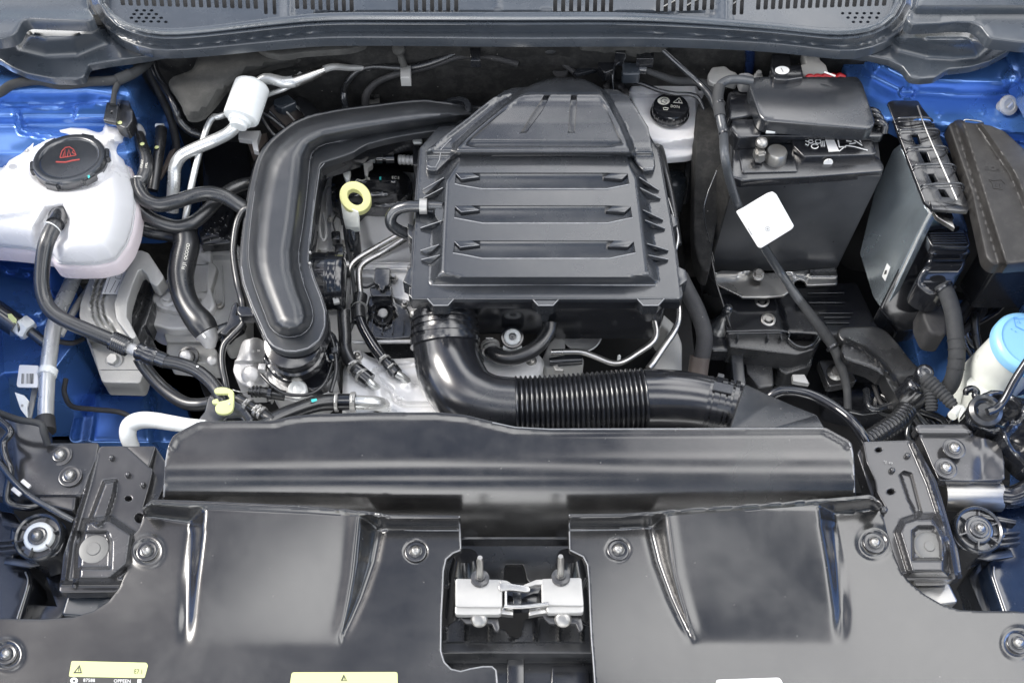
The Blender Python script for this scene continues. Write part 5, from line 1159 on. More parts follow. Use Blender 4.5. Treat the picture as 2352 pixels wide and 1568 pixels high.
part('bracket', sheet(rc(c('A', [(-300, 920), (30, 925), (210, 1005), (215, 1080), (60, 1170), (0, 1300), (-300, 1300)]), 4), Z(.03), 12, skirt=.02, r=.003, holes=[c('A', [(75, 1055), (170, 1028), (182, 1045), (85, 1072)]), c('A', [(-20, 1100), (55, 1070), (60, 1085), (-20, 1118)])]), WHI, wt)
part('round_boss', lathe([(.012, 0), (.011, .004), (.0002, .005)], P(*c('A', (0, 975)), .03)), WHI, wt)
# ------------------------------------------------------------------ looms on the left
wl_ = thing('wiring_loom', 'taped wiring loom crossing the blue panel in the upper left', 'wiring')
part('loom', tube(c('A', [(-120, 720, .13), (0, 680, .13), (100, 620, .13), (280, 592, .13), (450, 622, .13), (650, 602, .13), (850, 590, .13), (960, 550, .13), (1060, 480, .12), (1110, 430, .10)]), [11, 11, 11, 11, 12, 11, 11, 12, 12, 11], seg=16), TAP, wl_)
part('branch', tube(c('A', [(880, 590, .13), (850, 650, .125), (838, 700, .12), (830, 770, .115)]), [7, 7, 6, 7]), TAP, wl_)
part('wrap', tube(c('A', [(860, 590, .132), (960, 545, .132)]), 13.5, smooth=False), TAP, wl_)
lv = thing('level_sensor_plug', 'grey and black sensor plug on the back corner of the coolant tank', 'connector')
part('plate', sheet(rc(c('A', [(788, 752), (866, 772), (850, 900), (762, 880)]), 2), Z(.112), skirt=.006, r=.001, holes=[c('A', disc(820, 828, 10, 13, 12))]), PLG, lv)
part('body', sheet(rc(c('A', [(866, 705), (935, 722), (950, 790), (972, 812), (968, 880), (925, 938), (852, 905), (860, 800)]), 4), Z(.105), skirt=.025, r=.002), PLS, lv)
part('dot', lathe([(.004, 0), (.0002, .001)], P(*c('A', (880, 902)), .106), seg=12), YLB, lv)
pipe('hose_run', 'dark hose running down beside the blue strut tower toward the muffler', 'A', [(1120, 440, .10), (1150, 540, .09), (1220, 660, .08), (1290, 790, .07), (1320, 880, .05), (1400, 960, .03), (1520, 1000, .02), (1640, 1005, .0)], [9, 9, 9, 10, 10, 11, 11, 11], PLS, 'hose')
pipe('hose_run', 'dull black hose dropping steeply from the end of the upper left loom', 'A', [(1090, 440, .08), (1110, 560, .06), (1180, 700, .03), (1250, 860, .01), (1290, 1020, -.02), (1300, 1200, -.05), (1290, 1400, -.08)], 9, RUM, 'hose')
pipe('wire_pair', 'upper dark wire bundle running past the left side of the boost pipe', 'F', [(240, 108, .02), (200, 125, .015), (160, 200, .01), (138, 320, .0), (135, 430, -.005), (160, 600, -.01), (190, 720, -.02), (200, 790, -.02)], 8, RUB, 'wiring')
pipe('wire_pair', 'lower dark wire bundle bending below the boost pipe holder', 'R', [(770, 640, -.03), (735, 720, -.035), (650, 810, -.04), (590, 880, -.045), (570, 970, -.05), (575, 1080, -.055), (595, 1180, -.06), (610, 1260, -.06)], 7.5, RUB, 'wiring')
hb = thing('loom_holder', 'dark plastic loom holder hooked on the left of the boost pipe', 'holder')
part('strap', sheet(rc(c('F', [(165, 765), (275, 772), (285, 820), (185, 822), (165, 800)]), 3), Z(.0), skirt=.02, r=.0015), PLS, hb)
part('hook', sheet(rc(c('R', [(640, 640), (660, 560), (690, 530), (700, 580), (680, 640), (740, 640), (720, 700), (650, 740), (600, 790), (560, 780), (620, 710)]), 3), Z(-.06), skirt=.03, r=.002), PLS, hb)
ww = thing('wiper_duct_cover', 'slanted grey finned cover between the muffler and the boost pipe', 'cover')
part('grey_face', sheet(c('O', [(340, 160), (480, 190), (620, 295), (520, 340), (440, 410), (270, 240)]), PL3(c('O', (340, 160, .02)), c('O', (620, 295, -.01)), c('O', (440, 410, -.02))), skirt=.03, r=.0015), BRN, ww)
part('clip', sheet(rc(c('O', [(325, 130), (440, 88), (515, 150), (400, 200), (330, 165)]), 4), Z(.03), skirt=.015, r=.003), COW, ww)
for a, b in (((400, 205), (520, 335)), ((500, 165), (620, 292))): part('fin', tube([c('O', a + (.025,)), c('O', b + (-.002,))], 2.2), GLS, ww)
part('side_flap', sheet(c('O', [(505, 120), (575, 78), (750, 250), (620, 290)]), PL3(c('O', (505, 120, .02)), c('O', (575, 78, .0)), c('O', (750, 250, .0))), skirt=.01, r=.001), PLS, ww)
part('loop', tube(c('O', [(200, 235, .03), (215, 300, .025), (330, 460, .01), (430, 420, .01), (340, 330, .02), (230, 255, .03), (205, 232, .03)]), 4), PLS, ww)
part('edge', tube(c('O', [(270, 240, .025), (440, 410, -.015)]), 5), PLG, ww)
gv = thing('gearbox_grille', 'dark speckled housing between the heater hoses and the boost pipe', 'housing')
part('face', sheet(rc(c('E', [(1350, 130), (1420, 90), (1560, 100), (1540, 330), (1350, 345), (1330, 260)]), 4), Z(-.10), skirt=.05, r=.003), GLP, gv)
part('upper_face', sheet(rc([(470, 300), (560, 300), (580, 430), (470, 440)], 6), Z(-.12), skirt=.05, r=.003), GLP, gv)
random.seed(3)
part('splash_marks', decal([disc(x, y, r_, r_ * .6, 6, random.random()) for x, y, r_ in [(random.uniform(470, 530), random.uniform(490, 552), random.uniform(.8, 1.8)) for _ in range(26)]], Z(-.10)), CAS, gv)
part('bracket_stay', sheet(c('O', [(70, 480), (250, 440), (260, 520), (180, 640), (120, 620)]), Z(-.02), skirt=.02), BRN, gv)
mb = thing('muffler_bracket', 'pale metal bracket hanging below the white muffler', 'bracket')
part('plate', sheet(c('O', [(0, 420), (190, 420), (160, 520), (175, 600), (140, 590), (120, 500), (0, 480)]), Z(.03), skirt=.01, r=.0015), ALU, mb)
part('brown_stay', sheet(c('A', [(1285, 1090), (1260, 1160), (1200, 1270), (1180, 1310), (1170, 1290), (1215, 1190), (1250, 1110)]), Z(.0), skirt=.004), BRN, mb)
# fan shroud bits, front left
fb = thing('hose_bracket', 'black plastic hose bracket with yellow clip at the left end of the shroud', 'bracket')
part('bracket', sheet(sm(c('R', [(460, 1350), (480, 1310), (540, 1300), (670, 1310), (740, 1400), (800, 1530), (400, 1540), (440, 1440)]), 3, True), Z(-.045), skirt=.03, r=.004, holes=[rc(c('R', [(580, 1500), (610, 1478), (740, 1476), (760, 1500), (765, 1522), (565, 1522)]), 4)]), PLG, fb)
yc = sm(c('R', [(520, 1250), (580, 1240), (650, 1262), (664, 1300), (660, 1400), (640, 1440), (585, 1456), (530, 1440), (520, 1400), (540, 1372), (500, 1368), (496, 1348), (530, 1338), (545, 1360), (640, 1335), (625, 1300), (640, 1285), (525, 1283)]), 3, True)
part('yellow_clip', sheet(yc, Z(-.010), skirt=.004, r=.0012), YLB, fb)
part('clip_hole', decal([disc(*c('R', (632, 1375)), 3)], Z(-.0095)), CAS, fb)
bp = thing('condenser_pipe', 'cream coated pipe bend poking out above the left headlight bracket', 'pipe')
part('pipe', tube(c('I', [(760, 215, -.08), (735, 150, -.06), (745, 90, -.05), (800, 62, -.045), (880, 60, -.045), (980, 75, -.045), (1080, 90, -.045), (1180, 100, -.045)]), [17, 19, 20, 20, 19, 18, 17, 17], seg=20), WHI, bp)
rc_ = thing('clamped_hose', 'short clamped hose end right of the yellow clip', 'hose')
part('hose', tube(c('R', [(700, 1330, -.05), (800, 1390, -.05), (900, 1450, -.05), (1000, 1520, -.05)]), 13), RUB, rc_)
for q in ((790, 1385), (870, 1435), (905, 1455)): part('clamp', clamp(P(*c('R', q), -.05), (1, -.75, 0), .010, .005), GLS, rc_)
# ================================================================== right side of the bay
br = thing('brake_fluid_reservoir', 'milky white brake fluid reservoir with round black cap', 'reservoir')
bo = [(1448, 208), (1456, 197), (1478, 192), (1600, 192), (1614, 204), (1615, 244), (1603, 258), (1600, 290), (1603, 344), (1580, 354), (1526, 358), (1516, 340), (1490, 305), (1466, 250)]
def brz(X, Y): return .015 - .018 * ss((Y - 318 - 0 * X) / 24) + .016 * ss((225 - Y) / 12) + .004 * np.exp(-((Y - 322 + (X - 1560) * .25) / 6) ** 2) - .012 * ss((X - 1598) / 8)
part('body', sheet(rc(bo, 7, 3), ZF(brz), 4, skirt=.012, r=.004), TNK, br)
part('seam', sheet(rc(inset(bo, -2), 6, 3), Z(-.012), skirt=.003, r=.0006), YLB, br)
cb = P(1538, 262, .018)
cap = part('cap', lathe([(.034, -.002), (.0355, 0), (.0355, .003), (.033, .004), (.033, .018), (.031, .021), (.0002, .0215)], cb, (0, .04, 1), 44), GLP, br)
for k in range(24):
    a = 2 * math.pi * k / 24
    if math.sin(a) < .3: part('grip', obox(cb + Vector((math.cos(a) * .0332, math.sin(a) * .0332, .011)), (.0012, .002, .012), (math.cos(a), math.sin(a), 0), (0, 0, 1), .0003), GLP, cap)
cS = PLN(tuple(cb + Vector((0, 0, .0216))), (0, .04, 1))
part('symbol', decal([c('C', disc(1240, 742, 45, 28))], cS, .0004), WIN, cap)
part('symbol_arc', decal([line_poly(c('C', [(1262, 725), (1240, 722), (1220, 735), (1225, 755), (1250, 762), (1265, 750), (1245, 742)]), 1.6)], cS, .0008), INK, cap)
part('symbol', decal([line_poly(c('C', [(1355, 720), (1378, 758), (1312, 752), (1355, 720)]), 2.4), c('C', [(1350, 738), (1356, 738), (1358, 754), (1346, 752)])], cS, .0004), WIN, cap)
part('print', join(text('DOT4', *c('C', (1325, 785)), 8, cS, -8, .0005), decal([line_poly(c('C', [(1238, 790), (1240, 806), (1268, 808), (1275, 795), (1245, 790)]), 1.2)], cS, .0005)), WIN, cap)
gcy = thing('vacuum_pump', 'dull blue-grey cylinder below the white brake fluid reservoir', 'cylinder')
part('cylinder', lathe([(.024, -.10), (.024, -.01), (.020, .006), (.008, .012), (.0002, .012)], P(*c('C', (1325, 1320)), -.10), (0, -.05, 1), 32), COW, gcy)
tb = thing('black_tube', 'upright black tube with a flat cap beside the battery', 'tube')
pa, pb = P(*c('C', (1450, 1060)), -.02), P(*c('C', (1395, 1480)), -.16)
part('tube', wtube([pa, pb], .009, smooth=False), PLS, tb)
part('cap', lathe([(.012, -.02), (.0135, -.018), (.0135, .006), (.012, .008), (.0002, .008)], pa, pa - pb, 24), PLS, tb)
pipe('edge_hose', 'black hose following the right edge of the filter box', 'C', [(1170, 1160, -.02), (1180, 1085, .0), (1215, 1100, .0), (1250, 1250, .0), (1290, 1420, -.01), (1320, 1600, -.02), (1345, 1800, -.03)], 9, RUB, 'hose')
# ------------------------------------------------------------------ battery
YB = P(1850, 402, .05).y
ba = thing('battery', 'big black car battery with metal terminals right of the reservoir', 'battery')
A_, B_, C_, D_ = P(1683, 412, .05), P(2026, 392, .05), P(2003, 205, .05), P(1680, 205, .05)
A_.y = B_.y = YB
zb = zq(1800, 624, YB + .004)
part('case', hexa([A_, B_, C_, D_], [Vector((A_.x - .010, A_.y + .004, zb)), Vector((B_.x - .010, B_.y + .004, zb)), Vector((C_.x, C_.y, zb)), Vector((D_.x - .02, D_.y, zb))], .004), BAT, ba)
part('top_rim', sheet(rc(c('D', [(-130, 1300), (-60, 1318), (0, 1312), (420, 1290), (965, 1248), (968, 1215), (935, 1160), (880, 1140), (300, 1000), (-120, 1000)]), 4), Z(.056), skirt=.016, r=.0025), PLS, ba)
part('terminal_tray', sheet(rc(c('D', [(-90, 1100), (300, 1080), (345, 1255), (-60, 1265)]), 5), Z(.060), skirt=.006, r=.0012), PLS, ba)
lt_ = c('D', [(355, 1020), (860, 1020), (925, 1120), (895, 1130), (395, 1148), (345, 1070)])
part('label_block', sheet(rc(c('D', [(300, 990), (865, 990), (918, 1120), (895, 1130), (395, 1146), (320, 1070)]), 3), Z(.0705), skirt=.016, r=.0018), PLS, ba)
bs = Z(.072)
part('print', decal([c('D', [(545, 1022), (610, 1022), (650, 1112), (572, 1116)]), line_poly(c('D', [(640, 1030), (650, 1080), (700, 1080)]), 3), line_poly(c('D', [(648, 1112), (700, 1070), (760, 1078), (858, 1105)]), 2.2), line_poly(c('D', [(700, 1035), (740, 1040), (720, 1060), (770, 1050)]), 2.6), line_poly(c('D', [(760, 1030), (820, 1070), (800, 1030)]), 2.6), line_poly(c('D', [(400, 1035), (430, 1045), (420, 1070), (400, 1058)]), 2), line_poly(c('D', disc(470, 1075, 26, 17, 12)), 2), line_poly(c('D', disc(495, 1040, 22, 14, 12)), 2), line_poly(c('D', disc(440, 1040, 18, 12, 10)), 2)] + [line_poly(c('D', [(512 + k * 12, 1035), (518 + k * 12, 1078)]), 2) for k in range(3)], bs, .0006), WLB, ba)
p_ = P(*c('D', (568, 1178)), .0615)
part('round_sticker', lathe([(.0078, -.001), (.0078, .0008), (.0002, .0008)], p_ + Vector((0, -.0035, -.002)), (0, -1, .12), 24), WLB, ba)
part('print', text('2', *c('D', (568, 1172)), 7, PLN(tuple(p_ + Vector((0, -.0047, 0))), (0, -1, .12))), INK, ba)
tn = part('terminal', lathe([(.016, -.012), (.0185, -.008), (.018, .014), (.016, .018), (.0002, .018)], P(*c('D', (180, 1165)), .062), (0, .1, 1), 32), ZNC, ba)
part('clamp', obox(P(*c('D', (62, 1130)), .078), (.018, .020, .020), (1, .2, 0), (0, 0, 1), .004), ZNC, ba)
part('clamp_bolt', bolt(*c('D', (78, 1050)), .094, 14, 'dome'), ZNC, ba)
part('clamp_nut', lathe([(.009, 0), (.009, .008), (.006, .009), (.0002, .009)], P(*c('D', (60, 1150)), .07), (0, -1, .2), 6), ZNC, ba)
part('side_sleeve', sheet(rc([(1655, 380), (1684, 405), (1626, 618), (1600, 600), (1606, 470), (1618, 420)], 5), PL3((1655, 380, .03), (1684, 405, .045), (1626, 618, -.18)), skirt=.02, r=.003), FEL, ba)
part('seam_line', tube([(1646, 392, .05), (1622, 455, .03), (1618, 500, -.01), (1640, 600, -.16)], 1.5), PLG, ba)
fu = thing('fuse_cover', 'smooth black fuse box lid lying over the back of the battery', 'cover')
part('tray', sheet(rc([(1676, 212), (1985, 212), (2024, 262), (2034, 290), (2028, 308), (1955, 312), (1693, 308), (1668, 290)], 8), Z(.075), skirt=.014, r=.003), PLS, fu)
part('lip', sheet(rc([(1690, 297), (1960, 303), (2022, 288), (2030, 300), (2024, 312), (1695, 309)], 4), Z(.082), skirt=.008, r=.002), PLS, fu)
part('lid', sheet(rc([(1725, 196), (1732, 180), (1752, 178), (1968, 178), (1978, 192), (2005, 276), (2003, 286), (1992, 291), (1758, 272), (1748, 262)], 6), ZF(lambda X, Y: .122 + .003 * np.sin((X - 1740) / 260 * np.pi)), 10, skirt=.026, r=.004), PLG, fu)
part('white_tab', sheet(c('D', [(112, 936), (200, 936), (198, 966), (116, 966)]), Z(.098), skirt=.004, r=.0008), WHI, fu)
for x in (330, 668): part('notch', obox(P(*c('D', (x, 960)), .097), (.009, .004, .006), bev=.0005), DRK, fu)
for i, (x, y) in enumerate(((905, 815), (925, 850), (955, 900))): part('cable_guide', tube(c('D', [(x - 60, y - 10, .09), (x, y, .095), (x + 30, y + 25, .09), (x + 25, y + 80, .08)]), 8), PLS, fu)
part('side_clip', sheet(rc(c('C', [(1735, 695), (1890, 700), (1920, 830), (1730, 860)]), 4), Z(.095), skirt=.03, r=.003), PLS, fu)
part('side_clip', sheet(rc(c('C', [(1760, 880), (1940, 880), (1945, 990), (1790, 1000), (1740, 930)]), 4), Z(.090), skirt=.03, r=.003), PLS, fu)
bx = thing('relay_box', 'small black box with white number sticker behind the fuse cover', 'box')
part('box', sheet(rc(c('D', [(152, 490), (365, 482), (378, 565), (270, 582), (178, 575)]), 3), Z(.135), skirt=.04, r=.002), PLS, bx)
part('box_back', sheet(rc(c('D', [(165, 380), (280, 370), (285, 480), (155, 490)]), 3), Z(.11), skirt=.03, r=.002), PLS, bx)
part('sticker', decal([c('D', disc(230, 517, 53, 30, 28))], Z(.1365)), WLB, bx)
part('print', text('1', *c('D', (230, 517)), 15, Z(.1375), 18, shear=-.2), INK, bx)
rd = thing('positive_clamp', 'red positive cable cover with pale clip behind the fuse cover', 'terminal')
for i in range(5): part('red_finger', tube(c('D', [(405 + i * 55, 580, .12), (430 + i * 55, 562 - i * 2, .122), (470 + i * 55, 574, .12)]), 6), RED, rd)
part('white_line', tube(c('D', [(540, 530, .14), (620, 560, .138)]), 2), WHI, rd)
part('clip', sheet(rc(c('D', [(375, 480), (415, 470), (385, 360), (490, 360), (500, 440), (545, 480), (560, 530), (400, 560), (380, 520)]), 3), Z(.118), skirt=.02, r=.002), CAS, rd)
gn = thing('ground_terminal', 'pale translucent cable terminal left of the fuse cover', 'terminal')
part('body', sheet(rc(c('C', [(1605, 500), (1690, 492), (1720, 520), (1770, 540), (1775, 580), (1700, 560), (1650, 600), (1620, 610), (1580, 590), (1577, 550)]), 4), Z(.095), skirt=.02, r=.003), CAS, gn)
part('lug', sheet(rc(c('C', [(1800, 545), (1860, 540), (1900, 560), (1895, 600), (1820, 600)]), 4), Z(.10), skirt=.02, r=.003), ALU, gn)
part('bolt', bolt(*c('C', (1935, 560)), .10, 10, 'hex'), GLS, gn)
bc = thing('battery_cable', 'long black cable running down over the battery behind the white tag', 'cable')
hz00 = zq(1740, 640, YB - .03)
def YZ(t_, pts, off):
    return [q + (zq(q[0], q[1], YB - off),) for q in c(t_, pts)]
up_ = c('C', [(1890, 598, .12), (1790, 585, .125), (1710, 592, .125), (1650, 635, .125), (1638, 720, .12), (1655, 860, .115), (1680, 990, .11)])
dn_ = YZ('C', [(1690, 1150), (1730, 1340), (1800, 1540)], .035) + YZ('H', [(420, 200), (500, 340)], .035) + c('H', [(600, 495, hz00 + .045), (700, 640, hz00 + .03), (800, 775, hz00 + .015)])
end_ = c('H', [(880, 880, hz00 - .005), (935, 970, hz00 - .02), (975, 1080, -.24), (1005, 1200, -.22), (1012, 1330, -.23)])
part('cable', tube(up_ + dn_, 10.5, seg=16), CAB, bc)
part('taped_end', tube(dn_[-2:] + end_, [10, 12, 13, 12, 11, 9, 9], seg=16), TAP, bc)
for q, z_ in (((1650, 770), .118), ((1690, 985), .112)): part('tie', ring(P(*c('C', q), z_), (.15, -.5, 0), .0095, .004, .001), PLS, bc)
part('upper_wrap', tube(up_[3:6], 13), TAP, bc)
part('tie', ring(P(*c('H', (918, 950)), -.198), (.3, -.6, -.1), .010, .004, .002), PLS, bc)
wt_ = thing('cable_tag', 'square white tag on the cable in front of the battery', 'tag')
tq = rc(c('H', [(330, 122), (520, 10), (550, 0), (572, 15), (680, 208), (668, 226), (480, 342), (462, 336)]), 3)
tS = PLN((0, YB - .062, 0), (0, -.8, .7))
part('tag', sheet(tq, tS, skirt=.002, r=.0006, down=(0, .75, -.66)), WLB, wt_)
part('stamp', decal([line_poly(c('H', disc(520, 226, 16, 13, 16)), .9), c('H', disc(520, 226, 6, 5, 10)), c('H', [(398, 222), (402, 220), (428, 262), (424, 264)])], tS), CAS, wt_)
hd = thing('battery_holddown', 'bright pressed metal hold-down plate at the foot of the battery', 'bracket')
ho = c('H', [(163, 512), (240, 482), (420, 488), (450, 500), (500, 498), (640, 492), (700, 485), (940, 464), (946, 510), (946, 562), (762, 570), (748, 540), (720, 530), (690, 540), (660, 600), (620, 632), (500, 642), (370, 642), (210, 565)])
hz0 = zq(1740, 640, YB - .03)
def hdz(X, Y): return hz0 + .014 * ss((636 - Y - 14 * np.exp(-((X - 1760) / 42) ** 2)) / 6) * (X < 1860) + .006 * ss(1 - np.abs(Y - 632) / 5) * (X > 1850)
part('plate', sheet(rc(ho, 4, 3), ZF(hdz), 4.5, skirt=.004, r=.001), STE, hd)
part('bolt', bolt(*c('H', (462, 505)), hz0 + .014, 15, 'hex', (0, -.2, 1)), ZNC, hd)
tr = thing('battery_tray', 'black plastic battery tray with two metal ringed holes', 'tray')
tz0 = hz0 - .03
part('floor', sheet(rc(c('H', [(200, 600), (1060, 560), (1200, 850), (1180, 870), (850, 865), (640, 855), (280, 860)]), 5), ZF(lambda X, Y: tz0 - .02 + .022 * ss((1790 + (Y - 680) * .25 - X) / 10)), 8, skirt=.02, r=.003), PLS, tr)
for x, y in ((487, 665), (525, 780)):
    part('grommet', lathe([(.014, -.004), (.014, .001), (.012, .002), (.010, .002), (.0095, -.002), (.006, -.002), (.005, .002), (.0002, .002)], P(*c('H', (x, y)), tz0 + .004), (0, -.1, 1), 30), ZNC, tr)
for x0, x1, y in ((768, 988, 618), (775, 990, 677), (832, 1040, 742), (865, 1028, 768), (880, 1020, 800)):
    part('rib', tube([c('H', (x0, y, tz0 - .016)), c('H', (x1, y, tz0 - .016))], 1.6), PLG, tr)
part('lip', tube(c('H', [(270, 852, tz0 + .005), (620, 850, tz0 + .005), (650, 900, tz0 + .005), (700, 940, tz0 + .005), (760, 948, tz0 + .005), (815, 915, tz0 + .005), (835, 870, tz0 + .005)]), 2.6), PLG, tr)
part('front_wall', sheet(rc(c('H', [(275, 852), (620, 850), (655, 905), (710, 945), (770, 950), (820, 915), (838, 868), (842, 900), (800, 960), (700, 990), (290, 940)]), 3), Z(tz0 - .002), skirt=.055, r=.002), PLA, tr)
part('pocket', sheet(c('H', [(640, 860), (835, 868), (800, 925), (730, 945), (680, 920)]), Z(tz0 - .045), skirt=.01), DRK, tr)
for x in (322, 505, 585): part('web', obox(P(*c('H', (x, 935)), tz0 - .02), (.0025, .012, .06), (1, 0, 0)), PLG, tr)
part('leg', sheet(rc(c('H', [(385, 955), (480, 960), (540, 1020), (550, 1180), (470, 1190), (400, 1100)]), 4), Z(tz0 - .055), skirt=.05, r=.003), PLA, tr)
part('leg', sheet(rc(c('H', [(575, 1000), (800, 960), (780, 1060), (640, 1105), (600, 1085)]), 4), Z(tz0 - .05), skirt=.05, r=.003), PLA, tr)
part('leg', sheet(rc(c('H', [(300, 960), (360, 985), (380, 1180), (320, 1170)]), 4), Z(tz0 - .03), skirt=.08, r=.003), PLG, tr)
part('left_pillar', lathe([(.024, -.05), (.024, -.01), (.018, .0), (.010, .020), (.0085, .03), (.0095, .036), (.0095, .042), (.006, .047), (.0002, .048)], P(*c('H', (240, 800)), tz0 - .01), (.15, .15, 1), 28), PLG, tr)
part('left_base', sheet(rc(c('H', [(165, 830), (290, 830), (290, 960), (180, 960)]), 8), Z(tz0 - .02), skirt=.03, r=.004), PLS, tr)
part('outer_wall', sheet(c('H', [(150, 300), (200, 560), (290, 840), (180, 860), (120, 600), (100, 320)]), PL3(c('H', (150, 300, -.10)), c('H', (290, 840, tz0)), c('H', (100, 320, -.14))), skirt=.02, r=.003), PLA, tr)
ho_ = thing('gearbox_lever', 'metal lever end on the gearbox below the battery tray', 'lever')
part('plate', sheet(rc(c('H', [(840, 1030), (1000, 1040), (1060, 1150), (900, 1180)]), 4), Z(tz0 - .08), skirt=.02, r=.003), CAR, ho_)
part('ball', lathe([(.018, -.004), (.016, .002), (.010, .006), (.010, .012), (.0002, .014)], P(*c('H', (940, 1105)), tz0 - .078), (0, -.2, 1)), ZNC, ho_)
part('white_pad', sheet(c('H', [(675, 1118), (745, 1118), (772, 1170), (680, 1155)]), Z(-.20), skirt=.01), CAS, ho_)
part('housing', sheet(rc(c('H', [(890, 1180), (1260, 1170), (1300, 1320), (1100, 1345), (900, 1300)]), 6), Z(tz0 - .12), skirt=.05, r=.006), PLS, ho_)
part('socket', lathe([(.026, -.01), (.026, .008), (.020, .010), (.016, .002), (.0002, .0)], P(*c('H', (1255, 1295)), tz0 - .105), (-.3, -.4, 1)), RUB, ho_)
pipe('drain_hose', 'dull ribbed hose low in the shadow right of the shroud', 'L', [(560, 190, -.16), (650, 130, -.17), (740, 70, -.18), (800, 0, -.19)], 22, RUB, 'hose', corr=(0, 1, 14, .0018))
# ------------------------------------------------------------------ control unit and fuse box
ec = thing('engine_control_unit', 'tilted control unit with glossy dark metal face right of the battery', 'control unit')
fS = [(2067, 334), (2076, 338), (2131, 476), (2141, 486), (2126, 512), (2036, 700), (2024, 706), (2006, 680), (1976, 582), (2010, 440), (2052, 345)]
eS = PL3((2067, 334, .055), (2138, 486, .035), (2028, 703, -.17))
ECM = mat('ecu_metal', (.42, .48, .52), .24, .8, grain=.03, dust=.01, rvar=.04, coat=.6)
n_ = (Vector(eS(np.array([2067.]), np.array([334.]))[0]) - Vector(eS(np.array([2138.]), np.array([486.]))[0])).cross(Vector(eS(np.array([2028.]), np.array([703.]))[0]) - Vector(eS(np.array([2138.]), np.array([486.]))[0])).normalized()
if n_.z < 0: n_ = -n_
part('face', sheet(rc(fS, 4, 3), eS, skirt=.010, r=.002, down=tuple(-n_)), ECM, ec)
inn_ = inset(fS, 7)
part('face_panel', sheet(rc(inn_, 4, 3), lift(eS, .0015), skirt=.001, r=.0008, down=tuple(-n_)), ECM, ec)
part('bright_edge', tube([(2076, 340, .057), (2131, 478, .038), (2139, 489, .034), (2124, 514, .012), (2036, 700, -.165)], 3), ALU, ec)
part('body', sheet(rc(c('H', [(1525, 120), (1700, 130), (1740, 250), (1700, 430), (1510, 780), (1460, 830), (1340, 850), (1225, 720)]), 6), PL3(c('H', (1525, 120, .02)), c('H', (1740, 250, -.03)), c('H', (1300, 800, -.20))), skirt=.04, r=.005), GLP, ec)
part('sticker', decal([c('H', [(1220, 515), (1252, 435), (1272, 460), (1240, 545)])], eS, .0026), WLB, ec)
part('sticker_mark', decal([c('H', [(1240, 480), (1252, 478), (1248, 502), (1232, 505)])], eS, .0032), INK, ec)
part('corner_clip', sheet(c('H', [(1535, 108), (1640, 112), (1660, 160), (1650, 175), (1665, 218), (1560, 150)]), Z(.045), skirt=.008, r=.001), STE, ec)
cr = thing('ecu_cage', 'black plastic ribbed cage rail over the right edge of the control unit', 'cage')
co_ = [(2040, 236), (2050, 232), (2108, 232), (2116, 246), (2143, 280), (2226, 476), (2222, 484), (2145, 478), (2126, 464), (2090, 372), (2070, 318)]
cS_ = PL3((2040, 236, .09), (2108, 232, .09), (2180, 480, .06))
hl = [c('D', q) for q in ([(1172, 985), (1235, 985), (1255, 1060), (1210, 1068)], [(1232, 1110), (1300, 1115), (1330, 1195), (1275, 1200)], [(1295, 1275), (1350, 1272), (1385, 1335), (1330, 1350)], [(1370, 1385), (1430, 1390), (1475, 1455), (1400, 1450)])]
part('rail', sheet(rc(co_, 4, 3), cS_, skirt=.006, r=.0015, holes=[rc(h_, 3) for h_ in hl]), PLS, cr)
for (xa, ya, xb, yb) in ((1060, 888, 1320, 880), (1075, 975, 1370, 960), (1140, 1105, 1430, 1090), (1190, 1230, 1490, 1222), (1250, 1375, 1550, 1362)):
    q = c('D', [(xa, ya, .085), (xa + 30, ya - 18, .094), ((xa + xb) / 2, ya - 22, .098), (xb - 20, yb - 14, .094), (xb + 15, yb + 12, .085), (xb + 5, yb + 42, .07)])
    part('rib', tube(q, 2.6, seg=10), PLG, cr)
    part('rib', tube([(x, y + 8, z_ - .002) for x, y, z_ in q[:-1]], 1.6, seg=8), PLS, cr)
part('long_rod', tube(c('D', [(1225, 780, .105), (1290, 960, .104), (1400, 1210, .100), (1515, 1470, .090)]), 2, seg=10), STE, cr)
part('foot', sheet(c('D', [(1320, 1480), (1500, 1500), (1600, 1525), (1590, 1552), (1340, 1535)]), Z(.068), skirt=.006, r=.001), PLS, cr)
ek = thing('ecu_connector', 'large black plug with ridged latch and thick taped cable below the control unit', 'connector')
part('latch', sheet(rc(c('H', [(1488, 245), (1500, 235), (1725, 235), (1738, 248), (1756, 318), (1745, 330), (1530, 325)]), 3), Z(-.015), skirt=.018, r=.0018), PLS, ek)
for k in range(5): part('ridge', tube([c('H', (1512 + k * 5, 252 + k * 15, -.0145)), c('H', (1722 + k * 4, 250 + k * 15, -.0145))], 1.5), PLG, ek)
part('shell', sheet(sm(c('H', [(1545, 345), (1640, 332), (1735, 345), (1740, 370), (1700, 470), (1640, 570), (1560, 610), (1470, 575), (1460, 540), (1520, 440)]), 3, True), ZF(lambda X, Y: -.05 + .025 * ss((600 - Y) / 20) - .02 * ss((Y - 610) / 50)), 6, skirt=.05, r=.006), GLP, ek)
pth = c('H', [(1590, 570, -.06), (1625, 640, -.065), (1655, 740, -.075), (1670, 860, -.085), (1680, 980, -.095), (1670, 1090, -.11), (1640, 1180, -.13), (1590, 1230, -.15)])
part('cable', tube(pth, 19, seg=20), TAP, ek)
part('cable_tie', ring(P(*c('H', (1598, 590)), -.062), (.35, -.6, -.1), .0155, .004, .002), PLS, ek)
part('tie_tail', obox(P(*c('H', (1660, 585)), -.055), (.008, .005, .004), (1, .3, 0)), PLS, ek)
for t in (.5, .58, .66, .74): part('tape_edge', ring(*along(pth, t), 19.4 * .00075, .0012, .0006), TAP, ek)
